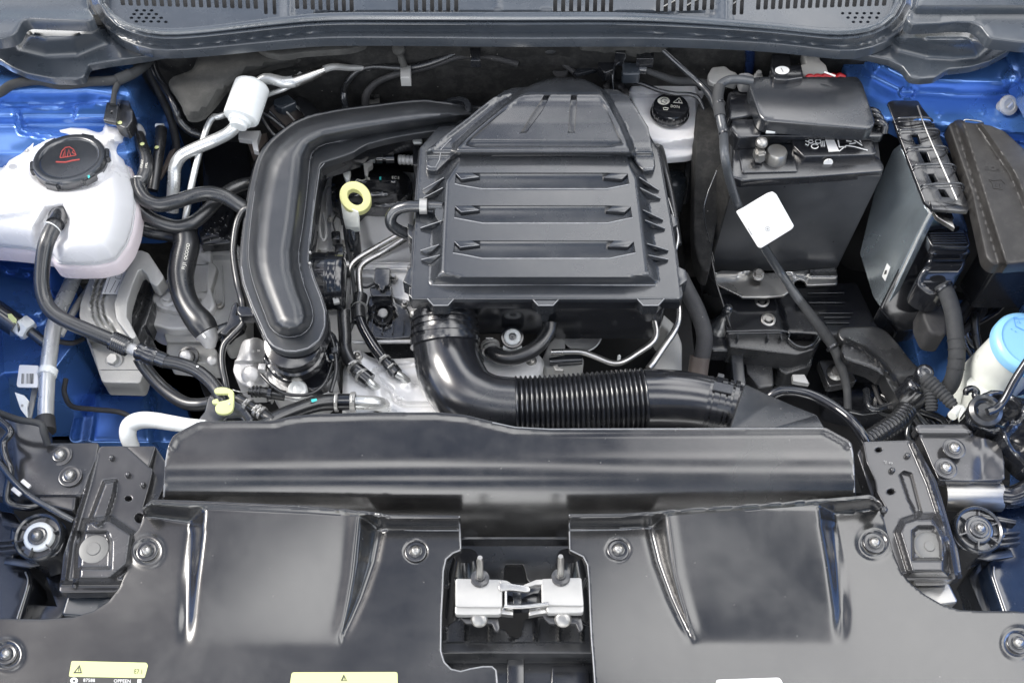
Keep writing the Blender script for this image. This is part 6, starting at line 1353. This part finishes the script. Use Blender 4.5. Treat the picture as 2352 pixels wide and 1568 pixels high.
part('orange_seal', sheet(c('H', [(1470, 620), (1530, 625), (1545, 660), (1480, 655)]), Z(-.10), skirt=.01), mat('orange_seal', (.45, .12, .05), .5), ek)
part('grey_body', sheet(rc(c('H', [(1490, 680), (1560, 670), (1600, 760), (1600, 860), (1530, 850), (1490, 760)]), 8), Z(-.13), skirt=.05, r=.006), RUM, ek)
fx = thing('fuse_box', 'dull dark brownish fuse box lid with ridge at the right edge', 'fuse box')
fo_ = [(2184, 284), (2192, 279), (2275, 290), (2306, 303), (2352, 345), (2440, 430), (2440, 596), (2352, 597), (2296, 602), (2283, 600), (2271, 588), (2238, 441), (2200, 330)]
def fxz(X, Y):
    rg = np.interp(Y, [279, 330, 400, 600], [2235, 2270, 2318, 2400])
    return .085 + .020 * ss((X - np.interp(Y, [279, 600], [2190, 2290])) / 24) + .012 * ss((X - rg) / 18) 
FXM = mat('brownish_plastic', (.020, .0185, .0175), .42, grain=.25, dust=.08)
part('lid', sheet(rc(fo_, 6, 3), ZF(fxz), 5, skirt=.022, r=.004, lines=[[(x0 + o_ + .3, 284), (x1 + o_ + .3, 595)] for x0, x1 in ((2191, 2289),) for o_ in (6, 12, 18, 24)] + [[(2240 + o_, 290), (2270 + o_, 330), (2318 + o_, 400), (2398 + o_, 594)] for o_ in (0, 6, 12, 18)]), FXM, fx)
part('lower_box', sheet(rc([(2262, 560), (2290, 610), (2440, 612), (2440, 560)], 5), Z(-.05), skirt=.12, r=.004), PLS, fx)
part('embossing', text('D.C.H', *c('D', (1775, 1242)), 13, ZF(fxz), -6, .0012), FXM, fx)
part('embossing', decal([line_poly(c('D', [(1750, 1320), (1775, 1345), (1780, 1380), (1850, 1390), (1870, 1350), (1840, 1320), (1780, 1325), (1750, 1318)]), 1.6), line_poly(c('D', [(1800, 1345), (1805, 1375)]), 1.6), line_poly(c('D', [(1830, 1345), (1835, 1378)]), 1.6)], ZF(fxz), .0012), FXM, fx)
part('wire_loop', tube(c('D', [(1575, 912, .09), (1568, 885, .095), (1600, 882, .095), (1690, 895, .095), (1700, 910, .09)]), 1.8), STE, fx)
lb = thing('shift_bracket', 'curved black plastic arm reaching down to the ball joint', 'bracket')
part('arm', sheet(sm(c('H', [(962, 860), (990, 835), (1080, 830), (1190, 832), (1255, 868), (1320, 940), (1400, 1040), (1470, 1110), (1492, 1190), (1480, 1275), (1400, 1312), (1330, 1262), (1240, 1130), (1150, 1062), (1000, 1010), (985, 920)]), 3, True), ZF(lambda X, Y: tz0 + .03 + .012 * ss(1 - sl_(c('H', [(1000, 915), (1100, 960), (1200, 1040), (1300, 1160), (1380, 1260)]), X, Y) / 7) - .02 * ss((Y - 850) / 60)), 6, skirt=.035, r=.003), PLA, lb)
part('joint', lathe([(.022, -.03), (.022, .005), (.017, .012), (.010, .014), (.0002, .014)], P(*c('H', (1425, 1190)), tz0 + .04), (.35, .2, 1), 30), PLS, lb)
cq = thing('cable_boot', 'ribbed rubber boot and cable end over the ball joint', 'cable')
part('cap', lathe([(.014, -.02), (.015, .004), (.011, .008), (.006, .008), (.0002, .007)], P(*c('H', (1480, 1110)), -.10), (-.1, -.2, 1), 26), PLS, cq)
part('boot', tube(c('H', [(1480, 1130, -.10), (1530, 1180, -.10), (1610, 1255, -.10), (1660, 1310, -.10)]), [15, 16, 13, 12], corr=(.05, .95, 9, .0018), seg=18), TAP, cq)
part('boot', tube(c('H', [(1495, 1170, -.11), (1520, 1240, -.11), (1525, 1340, -.12)]), [15, 13, 12], corr=(.3, .95, 6, .0018), seg=18), TAP, cq)
part('cable', tube(c('H', [(1650, 1300, -.10), (1700, 1370, -.10), (1740, 1430, -.10)]), 9, seg=14), RUB, cq)
part('sleeve', tube(c('H', [(1650, 1370, -.09), (1700, 1330, -.095), (1720, 1400, -.09)]), 11), CRM, cq)
# washer bottle
wb = thing('washer_bottle', 'cream washer bottle neck with light blue cap at the right edge', 'bottle')
wa = Vector((.10, -.06, 1)).normalized(); wp = P(2356, 792, -.03)
part('neck', lathe([(.047, -.19), (.049, -.12), (.049, -.04), (.047, .0)], wp, wa, 44), CRM, wb)
part('lower_neck', tube(c('H', [(1790, 1380, -.17), (1810, 1280, -.15), (1850, 1200, -.12)]), [34, 36, 40], seg=28), CRM, wb)
wcap = part('cap', lathe([(.054, -.010), (.057, -.008), (.057, .006), (.054, .011), (.047, .014), (.045, .0125), (.041, .012), (.0002, .014)], wp, wa, 56), LBL, wb)
wS = PLN(tuple(wp + wa * .0145), tuple(wa))
DB = mat('blue_emboss', (.07, .28, .62), .4)
part('symbol', decal([line_poly(c('H', q), 1.2) for q in ([(2028, 765), (2040, 820), (2100, 850)], [(2028, 765), (2060, 775), (2110, 772)], [(2050, 795), (2062, 788), (2068, 805)], [(2010, 835), (2020, 842)], [(2035, 850), (2045, 856)])], wS, .0006), DB, wcap)
gs = thing('glossy_tube', 'glossy thick black tube arching behind the right end of the shroud', 'tube')
part('tube', tube(c('H', [(500, 1290, -.08), (560, 1235, -.07), (650, 1218, -.065), (790, 1245, -.06), (930, 1320, -.055), (1040, 1410, -.05), (1120, 1530, -.06), (1150, 1640, -.09)]), 13, seg=20, n=7), GLP, gs)
pr = thing('bonnet_prop', 'black bonnet prop rod pivoting in a round rubber seat at the right', 'rod')
part('rod', tube([(2268, 946, .02), (2288, 938, .022), (2308, 915, .03), (2350, 842, .06), (2480, 660, .14)], 9.5, seg=16), GLP, pr)
part('seat', lathe([(.024, -.008), (.026, 0), (.025, .006), (.019, .009), (.015, .006), (.012, .002), (.0002, .002)], P(2262, 944, .004), (-.1, -.2, 1), 36), RUB, pr)
part('mount', sheet(sm([(2218, 950), (2240, 918), (2280, 905), (2330, 912), (2380, 900), (2460, 900), (2460, 1090), (2380, 1075), (2330, 1030), (2300, 980), (2240, 985)], 3, True), ZF(lambda X, Y: -.012 + .02 * np.sin(X / 19) * np.cos(Y / 23)), 6, skirt=.04, r=.005), GLP, pr)
wr = thing('bottle_strap', 'glossy black curl clipped on the lower washer bottle neck', 'clip')
part('curl', tube(c('H', [(1735, 1240, -.09), (1740, 1215, -.085), (1775, 1205, -.085), (1800, 1225, -.085), (1795, 1250, -.085), (1840, 1270, -.085), (1880, 1300, -.08)]), [6, 8, 9, 9, 9, 9, 9]), GLP, wr)
# ================================================================== front corners
def pocket(X, Y, cx, cy): return 0
lb1 = thing('headlight_bracket', 'pressed black steel bracket with deep round pocket left of the left cover', 'bracket')
bq = c('I', [(578, 212), (720, 212), (848, 330), (872, 342), (850, 440), (815, 560), (830, 620), (800, 700), (770, 760), (770, 860), (742, 910), (672, 1036), (345, 1040), (352, 960), (366, 830), (400, 720), (430, 620), (500, 420)])
def b1z(X, Y):
    z = -.012 + .0 * X
    z = z + .012 * ss(sd(c('I', [(590, 400), (680, 390), (670, 480), (620, 640), (560, 680), (500, 640)]), X, Y) / 11)
    z = z + .022 * ss(sd(c('I', [(470, 620), (640, 600), (790, 700), (760, 900), (640, 1000), (420, 1000), (430, 800)]), X, Y) / 18) - .010 * ss(sd(c('I', [(440, 690), (620, 690), (650, 760), (645, 920), (440, 920)]), X, Y) / 10)
    z = z - .018 * ss((Y - 1326) / 22)
    z = z + .010 * np.exp(-(sl_(c('I', [(540, 260), (500, 420), (400, 760), (372, 980)]), X, Y) / 5) ** 2)
    return z
part('bracket', sheet(rc(bq, 4, 3), ZF(b1z), 3, skirt=.022, r=.0018, holes=[c('I', disc(736, 508, 27, 21, 18)), c('I', disc(800, 620, 34, 34, 18))], lines=sum([[p_ + p_[:1] for p_ in soft(q, w_)] for q, w_ in ((c('I', [(590, 400), (680, 390), (670, 480), (620, 640), (560, 680), (500, 640)]), 11), (c('I', [(470, 620), (640, 600), (790, 700), (760, 900), (640, 1000), (420, 1000), (430, 800)]), 18), (c('I', [(440, 690), (620, 690), (650, 760), (645, 920), (440, 920)]), 10))], []) + rail(c('I', [(540, 260), (500, 420), (400, 760), (372, 980)]), 7)), CAR, lb1)
part('rear_plate', sheet(rc(c('I', [(716, 212), (888, 212), (850, 330)]), 3), Z(-.02), skirt=.004, r=.0015), CAR, lb1)
part('rear_plate', sheet(rc(c('I', [(716, 212), (888, 212), (946, 300), (946, 420), (900, 520), (850, 560), (855, 330)]), 4), Z(-.03), skirt=.03, r=.0015, holes=[c('I', disc(792, 260, 27, 21, 18))]), CAR, lb1)
part('round_plug', lathe([(.021, -.001), (.021, .001), (.019, .0015), (.010, .0015), (.009, .003), (.0002, .003)], P(*c('I', (540, 800)), .0), (0, -.05, 1), 36), mat('dull_plug', (.16, .16, .155), .4), lb1)
for q in ((645, 280), (738, 378), (825, 435)): part('rivet', bolt(*c('I', q), -.012, 7, 'dome'), CAR, lb1)
part('pin', bolt(*c('I', (435, 1015)), -.03, 6, 'dome'), CAR, lb1)
part('lower_block', sheet(rc(c('I', [(400, 1048), (575, 1045), (640, 1060), (560, 1180), (365, 1165)]), 3), Z(-.06), skirt=.05, r=.003), COW, lb1)
sp = thing('crossmember_plate', 'brown-black steel plate with two washered bolts at the left edge', 'plate')
pq = c('I', [(-100, 20), (60, 30), (130, 80), (235, 70), (262, 100), (270, 195), (560, 195), (540, 300), (470, 470), (432, 585), (300, 560), (150, 520), (60, 500), (-100, 480)])
def spz(X, Y): return -.03 + .006 * np.sin(X / 50) * np.sin(Y / 40) - .02 * ss((Y - 1135) / 20) - .006 * ss((40 - X) / 30)
part('plate', sheet(rc(pq, 5, 3), ZF(spz), 7, skirt=.02, r=.002), CAR, sp)
for q in ((345, 262), (402, 380)):
    bolt2(sp, *c('I', q), -.028, 27, CAR, ZNC)
part('lower_flange', sheet(rc(c('I', [(230, 500), (430, 480), (420, 570), (240, 530)]), 4), Z(-.035), skirt=.02, r=.003), CAR, sp)
pipe('release_cable', 'grey cable sweeping down from the left edge under the headlight bracket', 'I', [(-60, 230, .0), (0, 310, .0), (80, 410, .0), (180, 500, -.002), (300, 570, -.006), (420, 635, -.02)], 7.5, PLG, 'cable')
pipe('washer_hose', 'shiny black hose at the left edge crossing behind the release cable', 'I', [(-60, 20, .01), (20, 80, .01), (60, 130, .01), (20, 190, .005), (30, 270, .0), (60, 360, -.01), (40, 520, -.03), (150, 560, -.04), (250, 540, -.05)], 9, GLP, 'hose')
pipe('wiring_loom', 'taped loom lying along the left edge above the steel plate', 'I', [(-80, -10, .0), (0, 20, .0), (100, 55, .0), (230, 80, .0), (250, 130, -.005), (275, 200, -.02)], 8, TAP, 'wiring')
for q in ((150, 425), (95, 470)):
    pass
ct = thing('cable_clips', 'two small metal clips on the grey release cable', 'clip')
for q in ((150, 425), (95, 470)): part('clip', obox(P(*c('I', q), .006), (.018, .006, .004), (.8, -.6, 0), (0, 0, 1)), ALU, ct)
def lampmount(tag, cx, cy, s, lab, nut):
    t = thing('headlight_fixing', lab, 'fixing')
    f = lambda pts: c(tag, [(cx + s * x, cy + y) for x, y in pts])
    part('housing', sheet(rc(f([(-150, -70), (-40, -80), (90, -70), (140, -30), (130, 50), (100, 90), (-20, 130), (-120, 70), (-160, 10)]), 8), Z(-.045), skirt=.06, r=.003), PLS, t)
    p_ = P(*c(tag, (cx, cy)), -.040)
    part('ring', lathe([(.036, -.02), (.036, .004), (.034, .006), (.031, .004), (.030, -.004), (.022, -.005)], p_, (0, -.15, 1), 36), PLG, t)
    for k in range(6):
        a = 2 * math.pi * k / 6 + .3
        part('spoke', obox(p_ + Vector((math.cos(a) * .026, math.sin(a) * .026, .0)), (.014, .0022, .010), (math.cos(a), math.sin(a), 0), (0, 0, 1), .0005), PLG, t)
    part('seat', lathe([(.022, -.01), (.022, .004), (.020, .006), (.016, .006)], p_, (0, -.15, 1), 30), WHI if nut else PLG, t)
    bolt2(t, *c(tag, (cx - 10 * s, cy - 8)), -.033, 22, PLG, ZNC)
    for k in range(3): part('fin', obox(P(*c(tag, (cx + s * (-170 if s > 0 else -150), cy + 30 + k * 30)), -.05), (.045, .003, .016), (1, .1, 0), (0, 0, 1)), PLS, t)
    for k in range(2): part('fin', obox(P(*c(tag, (cx + s * -110, cy - 55 + k * 12)), -.045), (.05, .003, .02), (1, -.2, 0), (0, 0, 1)), PLS, t)
    part('shelf', sheet(c(tag, [(cx - s * 200, cy + 150), (cx - s * 190, cy + 115), (cx - s * 30, cy + 140), (cx - s * 0, cy + 160), (cx - s * 60, cy + 170)]), Z(-.06), skirt=.003, r=.001), PLG, t)
lampmount('I', 225, 730, 1, 'round black headlight fixing with white ring at the left edge', True)
lampmount('L', 1205, 690, -1, 'round ribbed black headlight fixing at the right edge', False)
hl1 = thing('headlight', 'dark headlight housing in the bottom left corner beside the cover', 'headlight')
part('housing', sheet(rc(c('I', [(-200, 560), (60, 600), (120, 680), (60, 860), (150, 930), (160, 1000), (95, 1215), (95, 1290), (-200, 1290)]), 5), Z(-.09), 20, skirt=.12, r=.006), GLP, hl1)
part('edge', tube(c('I', [(145, 930, -.085), (158, 1000, -.085), (92, 1215, -.085)]), 1.8), GLS, hl1)
part('inner_rail', sheet(c('I', [(260, 940), (340, 940), (400, 1100), (330, 1200), (180, 1210), (190, 1120), (330, 1130)]), Z(-.12), skirt=.06, r=.003), PLS, hl1)
hl2 = thing('headlight', 'dark blue-black headlight housing in the bottom right corner', 'headlight')
NAV = mat('navy_gloss', (.012, .022, .045), .18, coat=1, dust=.03)
part('housing', sheet(rc(c('L', [(1290, 880), (1420, 850), (1380, 780), (1320, 560), (1700, 520), (1700, 1250), (1370, 1165), (1300, 960)]), 5), Z(-.085), 20, skirt=.12, r=.006), NAV, hl2)
part('edge', tube(c('L', [(1298, 900, -.08), (1302, 960, -.08), (1368, 1155, -.08)]), 1.8), GLS, hl2)
part('inner_rail', sheet(c('L', [(1215, 860), (1160, 960), (1240, 1160), (1310, 1160), (1240, 980)]), Z(-.13), skirt=.05, r=.003), PLG, hl2)
rb1 = thing('headlight_bracket', 'pressed black steel bracket with deep round pocket right of the right cover', 'bracket')
bq = c('L', [(552, 186), (838, 176), (900, 290), (960, 400), (1010, 560), (1060, 730), (1086, 800), (1112, 968), (1000, 975), (790, 976), (740, 900), (690, 740), (640, 610), (690, 570), (660, 520), (632, 470), (620, 400), (572, 300)])
def b2z(X, Y):
    z = -.012 + 0 * X
    z = z - .008 * ss(sd(c('L', [(750, 370), (780, 345), (830, 360), (890, 590), (840, 600), (800, 520)]), X, Y) / 6)
    z = z + .022 * ss(sd(c('L', [(720, 700), (760, 620), (850, 590), (960, 590), (1040, 720), (1040, 960), (800, 960)]), X, Y) / 18) - .010 * ss(sd(c('L', [(820, 690), (860, 660), (960, 660), (1000, 760), (1010, 870), (820, 870)]), X, Y) / 10)
    z = z - .018 * ss((Y - 1312) / 20)
    z = z + .010 * np.exp(-(sl_(c('L', [(830, 190), (930, 420), (1040, 760), (1075, 960)]), X, Y) / 5) ** 2)
    return z
part('bracket', sheet(rc(bq, 4, 3), ZF(b2z), 3, skirt=.022, r=.0018, holes=[c('L', disc(636, 228, 25, 19, 18)), c('L', disc(706, 468, 28, 22, 18))], lines=sum([[p_ + p_[:1] for p_ in soft(q, w_)] for q, w_ in ((c('L', [(750, 370), (780, 345), (830, 360), (890, 590), (840, 600), (800, 520)]), 6), (c('L', [(720, 700), (760, 620), (850, 590), (960, 590), (1040, 720), (1040, 960), (800, 960)]), 18), (c('L', [(820, 690), (860, 660), (960, 660), (1000, 760), (1010, 870), (820, 870)]), 10))], []) + rail(c('L', [(830, 190), (930, 420), (1040, 760), (1075, 960)]), 7)), CAR, rb1)
part('round_plug', lathe([(.023, -.001), (.023, .001), (.021, .0025), (.0195, .001), (.008, .0012), (.007, .003), (.0002, .003)], P(*c('L', (925, 785)), .0), (0, -.05, 1), 36), MATS['dull_plug'], rb1)
for q in ((798, 268), (710, 352)): part('rivet', bolt(*c('L', q), -.012, 7, 'dome'), CAR, rb1)
part('rivet', bolt(*c('L', (662, 578)), -.004, 9, 'dome'), CAR, rb1)
part('stamp', text('"1  ro', *c('L', (690, 302)), 9, Z(-.010), -5), CAS, rb1)
part('lower_block', sheet(rc(c('L', [(840, 1005), (1030, 995), (1080, 1095), (965, 1110), (880, 1060)]), 3), Z(-.06), skirt=.05, r=.003), ZNC, rb1)
part('lower_back', sheet(rc(c('L', [(560, 190), (552, 230), (640, 480), (650, 520), (610, 520), (520, 250)]), 3), Z(-.03), skirt=.03, r=.002), CAR, rb1)
sp2 = thing('crossmember_plate', 'glossy black steel plate with two washered bolts below the prop rod', 'plate')
pq = c('L', [(852, 100), (865, 88), (1130, 86), (1180, 150), (1330, 190), (1352, 300), (1355, 392), (1160, 402), (985, 398), (955, 330), (900, 200)])
def sp2z(X, Y): return -.025 + .012 * ss((1000 - Y) / 8) * 1 + .006 * np.sin(X / 22) * np.sin(Y / 30) * ss((X - 2230) / 30)
part('plate', sheet(rc(pq, 5, 3), ZF(sp2z), 6, skirt=.02, r=.002), CAR, sp2)
for q in ((1068, 222), (1020, 335)): bolt2(sp2, *c('L', q), -.012, 26, CAR, ZNC)
part('lower_tube', wtube([P(*c('L', (1000, 490)), -.06), P(*c('L', (1330, 495)), -.06)], .024, smooth=False, seg=28), ZNC, sp2)
part('tube_elbow', tube(c('L', [(1310, 490, -.055), (1400, 500, -.05), (1500, 460, -.04), (1600, 400, -.04)]), 26, seg=24), GLP, sp2)
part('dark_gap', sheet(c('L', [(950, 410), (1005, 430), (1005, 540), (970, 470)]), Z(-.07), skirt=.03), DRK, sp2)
# ================================================================== wires, hoses and sensors at the firewall
hv = thing('coolant_line', 'upper dark hose sweeping across the back of the bay', 'hose')
part('hose', tube(c('B', [(790, 800, .0), (770, 700, .02), (800, 600, .05), (880, 520, .07), (1000, 490, .08), (1200, 500, .085), (1350, 480, .09), (1500, 430, .10), (1650, 370, .11), (1850, 345, .115), (2050, 320, .12)]), [6, 6, 7, 7, 7, 8, 8, 8, 8, 8, 8]), RUB, hv)
part('sleeve', tube(c('B', [(775, 640, .03), (770, 720, .018), (785, 790, .0)]), 8), PLG, hv)
pipe('coolant_line', 'lower dark hose curving down behind the boost pipe', 'B', [(930, 800, .0), (940, 690, .03), (1010, 610, .05), (1130, 555, .07), (1300, 510, .08), (1450, 470, .09), (1600, 420, .10), (1750, 410, .10), (1900, 430, .10), (2050, 470, .09)], [9, 9, 8, 8, 9, 8, 8, 8, 8, 8], RUM, 'hose')
pipe('wiring_loom', 'thin dark loom looping behind the dome of the filter box', 'C', [(-200, 350, .12), (0, 320, .12), (200, 320, .12), (350, 360, .115), (420, 370, .115), (520, 320, .12), (640, 290, .13)], 8, TAP, 'wiring')
pipe('wiring_loom', 'second thin loom hanging below the cowl near the filter box dome', 'C', [(-150, 400, .09), (50, 450, .085), (200, 455, .085), (320, 400, .10), (420, 370, .11)], 7, TAP, 'wiring')
lh = thing('line_holder', 'grey plastic line holder with round knob under the cowl', 'holder')
part('arm', tube(c('B', [(1170, 350, .135), (1190, 420, .12), (1215, 490, .105)]), [9, 8, 8]), FOA, lh)
part('knob', lathe([(.010, -.006), (.012, 0), (.010, .006), (.0002, .008)], P(*c('B', (1175, 360)), .135), (0, -.6, .7)), FOA, lh)
part('clip', sheet(c('B', [(1190, 485), (1258, 485), (1258, 568), (1190, 568)]), Z(.10), skirt=.02, r=.001), CAS, lh)
sk = thing('line_holder', 'dark square clip joining the two lines below the cowl centre', 'holder')
part('clip', sheet(c('B', [(1700, 315), (1772, 315), (1772, 445), (1705, 445)]), Z(.125), skirt=.015, r=.001), PLS, sk)
pg = thing('push_pin', 'brownish square plate with cross shaped pin on the firewall', 'clip')
part('plate', sheet(rc(c('B', [(905, 685), (1000, 678), (1028, 690), (1030, 770), (905, 775)]), 4), Z(.01), skirt=.004, r=.001), FOA, pg)
for a in (20, 75, 130, 165): part('petal', obox(P(*c('B', (985, 725)), .013) + Vector((math.cos(math.radians(a)) * .004, math.sin(math.radians(a)) * .004, 0)), (.013, .003, .002), (math.cos(math.radians(a)), math.sin(math.radians(a)), 0)), DRK, pg)
fc = thing('hose_grommet', 'dark ringed grommet with strap behind the filter box dome', 'grommet')
part('ring', lathe([(.015, -.004), (.016, 0), (.013, .004), (.008, .002), (.0002, .001)], P(*c('C', (485, 510)), .07), (0, -.5, .8)), RUM, fc)
part('strap', tube(c('C', [(430, 390, .10), (480, 450, .09), (540, 500, .08), (580, 530, .075)]), 6), RUM, fc)
cn = thing('sensor_connector', 'dark grey connector pair with strap behind the brake reservoir', 'connector')
part('strap', sheet(c('C', [(560, 520), (600, 500), (760, 470), (785, 500), (600, 545)]), Z(.075), skirt=.006, r=.001), PLG, cn)
part('body', sheet(rc(c('C', [(755, 405), (870, 425), (880, 500), (810, 530), (770, 480)]), 3), Z(.09), skirt=.02, r=.002), PLS, cn)
part('body', sheet(rc(c('C', [(945, 460), (1060, 470), (1060, 540), (945, 540)]), 3), Z(.095), skirt=.02, r=.002), COW, cn)
part('collar', tube(c('C', [(1060, 505, .09), (1112, 508, .09)]), 12, smooth=False), PLG, cn)
part('rag', sheet(sm(c('C', [(790, 640), (850, 590), (900, 570), (960, 640), (985, 700), (880, 660)]), 3, True), ZF(lambda X, Y: .05 + .012 * np.sin(X / 5) * np.sin(Y / 6)), 4, skirt=.03, r=.002), RUM, cn)
part('wire', tube(c('C', [(960, 400, .11), (950, 440, .10), (885, 480, .095), (865, 560, .09), (870, 660, .07)]), 1.6), PLG, cn)
lm = thing('wiper_motor_lid', 'brown-grey metal cover hanging under the cowl', 'cover')
part('cover', sheet(rc(c('C', [(640, 290), (780, 300), (900, 340), (1080, 360), (1240, 300), (1280, 272), (1280, 250), (640, 262)]), 5), ZF(lambda X, Y: .15 - .02 * ss((Y - 95) / 16)), 7, skirt=.02, r=.003), FOA, lm)
part('foot', sheet(c('C', [(885, 345), (960, 350), (955, 390), (890, 385)]), Z(.12), skirt=.03), PLS, lm)
part('foot', sheet(c('C', [(1045, 370), (1165, 365), (1165, 430), (1045, 430)]), Z(.115), skirt=.02), PLS, lm)
pipe('brake_line', 'taped brown line passing over the brake fluid reservoir to the left', 'C', [(1100, 515, .09), (1200, 550, .085), (1320, 590, .08), (1450, 598, .08), (1560, 620, .08), (1620, 680, .08)], [6, 8, 9, 9, 9, 10], TAP, 'cable')
pipe('brake_line', 'thin grey wire bending over the top of the brake reservoir', 'C', [(1010, 600, .06), (1100, 625, .06), (1200, 665, .06), (1320, 690, .06), (1440, 695, .06), (1500, 730, .055), (1535, 800, .04)], 5, PLG, 'cable')
pipe('bonnet_cable', 'long grey cable slanting from the cowl down toward the battery', 'C', [(1210, 345, .13), (1290, 420, .12), (1400, 520, .11), (1500, 610, .10), (1580, 700, .10), (1620, 790, .10), (1660, 900, .09), (1680, 1000, .08)], [7, 7, 7, 7, 9, 8, 6, 5], PLG, 'cable')
gsx = thing('wall_trim', 'tall dark felt panel between the brake reservoir and the battery', 'panel')
part('panel', sheet(sm([(1608, 240), (1650, 225), (1672, 300), (1690, 420), (1640, 520), (1625, 620), (1600, 560), (1600, 420)], 3, True), ZF(lambda X, Y: .04 - .14 * ss((Y - 300) / 300)), 9, skirt=.04, r=.004), FEL, gsx)
sb = thing('strut_bolt', 'dark blue suspension post end below the cowl right of centre', 'post')
part('post', tube(c('C', [(1870, 350, .13), (1875, 430, .10), (1865, 560, .06)]), [12, 11, 10]), mat('dark_blue_metal', (.02, .04, .12), .25, .5), sb)
for i, (nm, pts, r_, m_, lab) in enumerate((
    ('wire', [(2090, 480, .05), (2120, 520, .0), (2140, 560, -.05)], 3, PLS, None),)): pass
dl2 = thing('wiring_loom', 'dark loom crossing the blue chassis rail at lower left', 'wiring')
part('loom', tube(c('E', [(440, 1250, -.16), (430, 1340, -.16), (480, 1430, -.16), (620, 1450, -.16), (800, 1470, -.16), (900, 1520, -.15)]), 6), RUM, dl2)
part('loom', tube(c('E', [(395, 1000, -.14), (480, 1010, -.15), (560, 980, -.16)]), 6), RUM, dl2)
# low clutter right of the tray
random.seed(11)
lw = thing('gearbox_cables', 'tangle of dark cables low in the shadow left of the washer bottle', 'wiring')
for k in range(7):
    x0 = random.uniform(1980, 2080); y0 = random.uniform(880, 930)
    part('cable', tube([(x0, y0, -.28), (x0 + random.uniform(10, 60), y0 + random.uniform(20, 50), -.27), (x0 + random.uniform(40, 140), y0 + random.uniform(30, 110), -.28), (x0 + random.uniform(60, 220), y0 + random.uniform(60, 160), -.3)], random.uniform(5, 10)), random.choice([RUB, RUM, PLG]), lw)
lw2 = thing('wheel_arch_cables', 'dark cables and pipes behind the control unit plug on the right', 'wiring')
for k in range(6):
    x0 = random.uniform(2225, 2330); y0 = random.uniform(630, 690)
    part('cable', tube([(x0, y0, -.22), (x0 + random.uniform(-30, 30), y0 + 50, -.23), (x0 + random.uniform(-50, 50), y0 + 110, -.25), (x0 + random.uniform(-90, 30), y0 + 170, -.27)], random.uniform(6, 12)), random.choice([RUB, RUM, PLS]), lw2)
dw = thing('wheel_arch_liner', 'black plastic liner deep below the right side of the bay', 'panel')
part('liner', sheet([(1560, 640), (2480, 560), (2480, 1100), (1560, 1100)], Z(-.42), skirt=.05, r=.005), DRK, dw)
dw = thing('wheel_arch_liner', 'black plastic liner deep below the left side of the bay', 'panel')
part('liner', sheet([(-160, 760), (560, 760), (560, 1500), (-160, 1500)], Z(-.40), skirt=.05, r=.005), DRK, dw)
for s_, lab in ((1, 'blue front wing outside the right edge of the engine bay'), (-1, 'blue front wing outside the left edge of the engine bay')):
    fx_ = (lambda v: 1176 + s_ * (v - 1176))
    wn = thing('front_wing', lab, 'body panel')
    part('panel', sheet([(fx_(v), y) for v, y in ((2530, -200), (3000, -200), (2960, 700), (2780, 1600), (2560, 1600), (2520, 900))], ZF(lambda X, Y: .13 - .10 * ss((s_ * (X - 1176) - 1560) / 260) - .03 * ss((Y - 900) / 700)), 40, skirt=.30, r=.01), BLU, wn)
    part('gutter', sheet([(fx_(v), y) for v, y in ((2440, -200), (2532, -200), (2522, 900), (2562, 1600), (2470, 1600), (2450, 900))], Z(.02), skirt=.05, r=.004), BLU, wn)
finish()
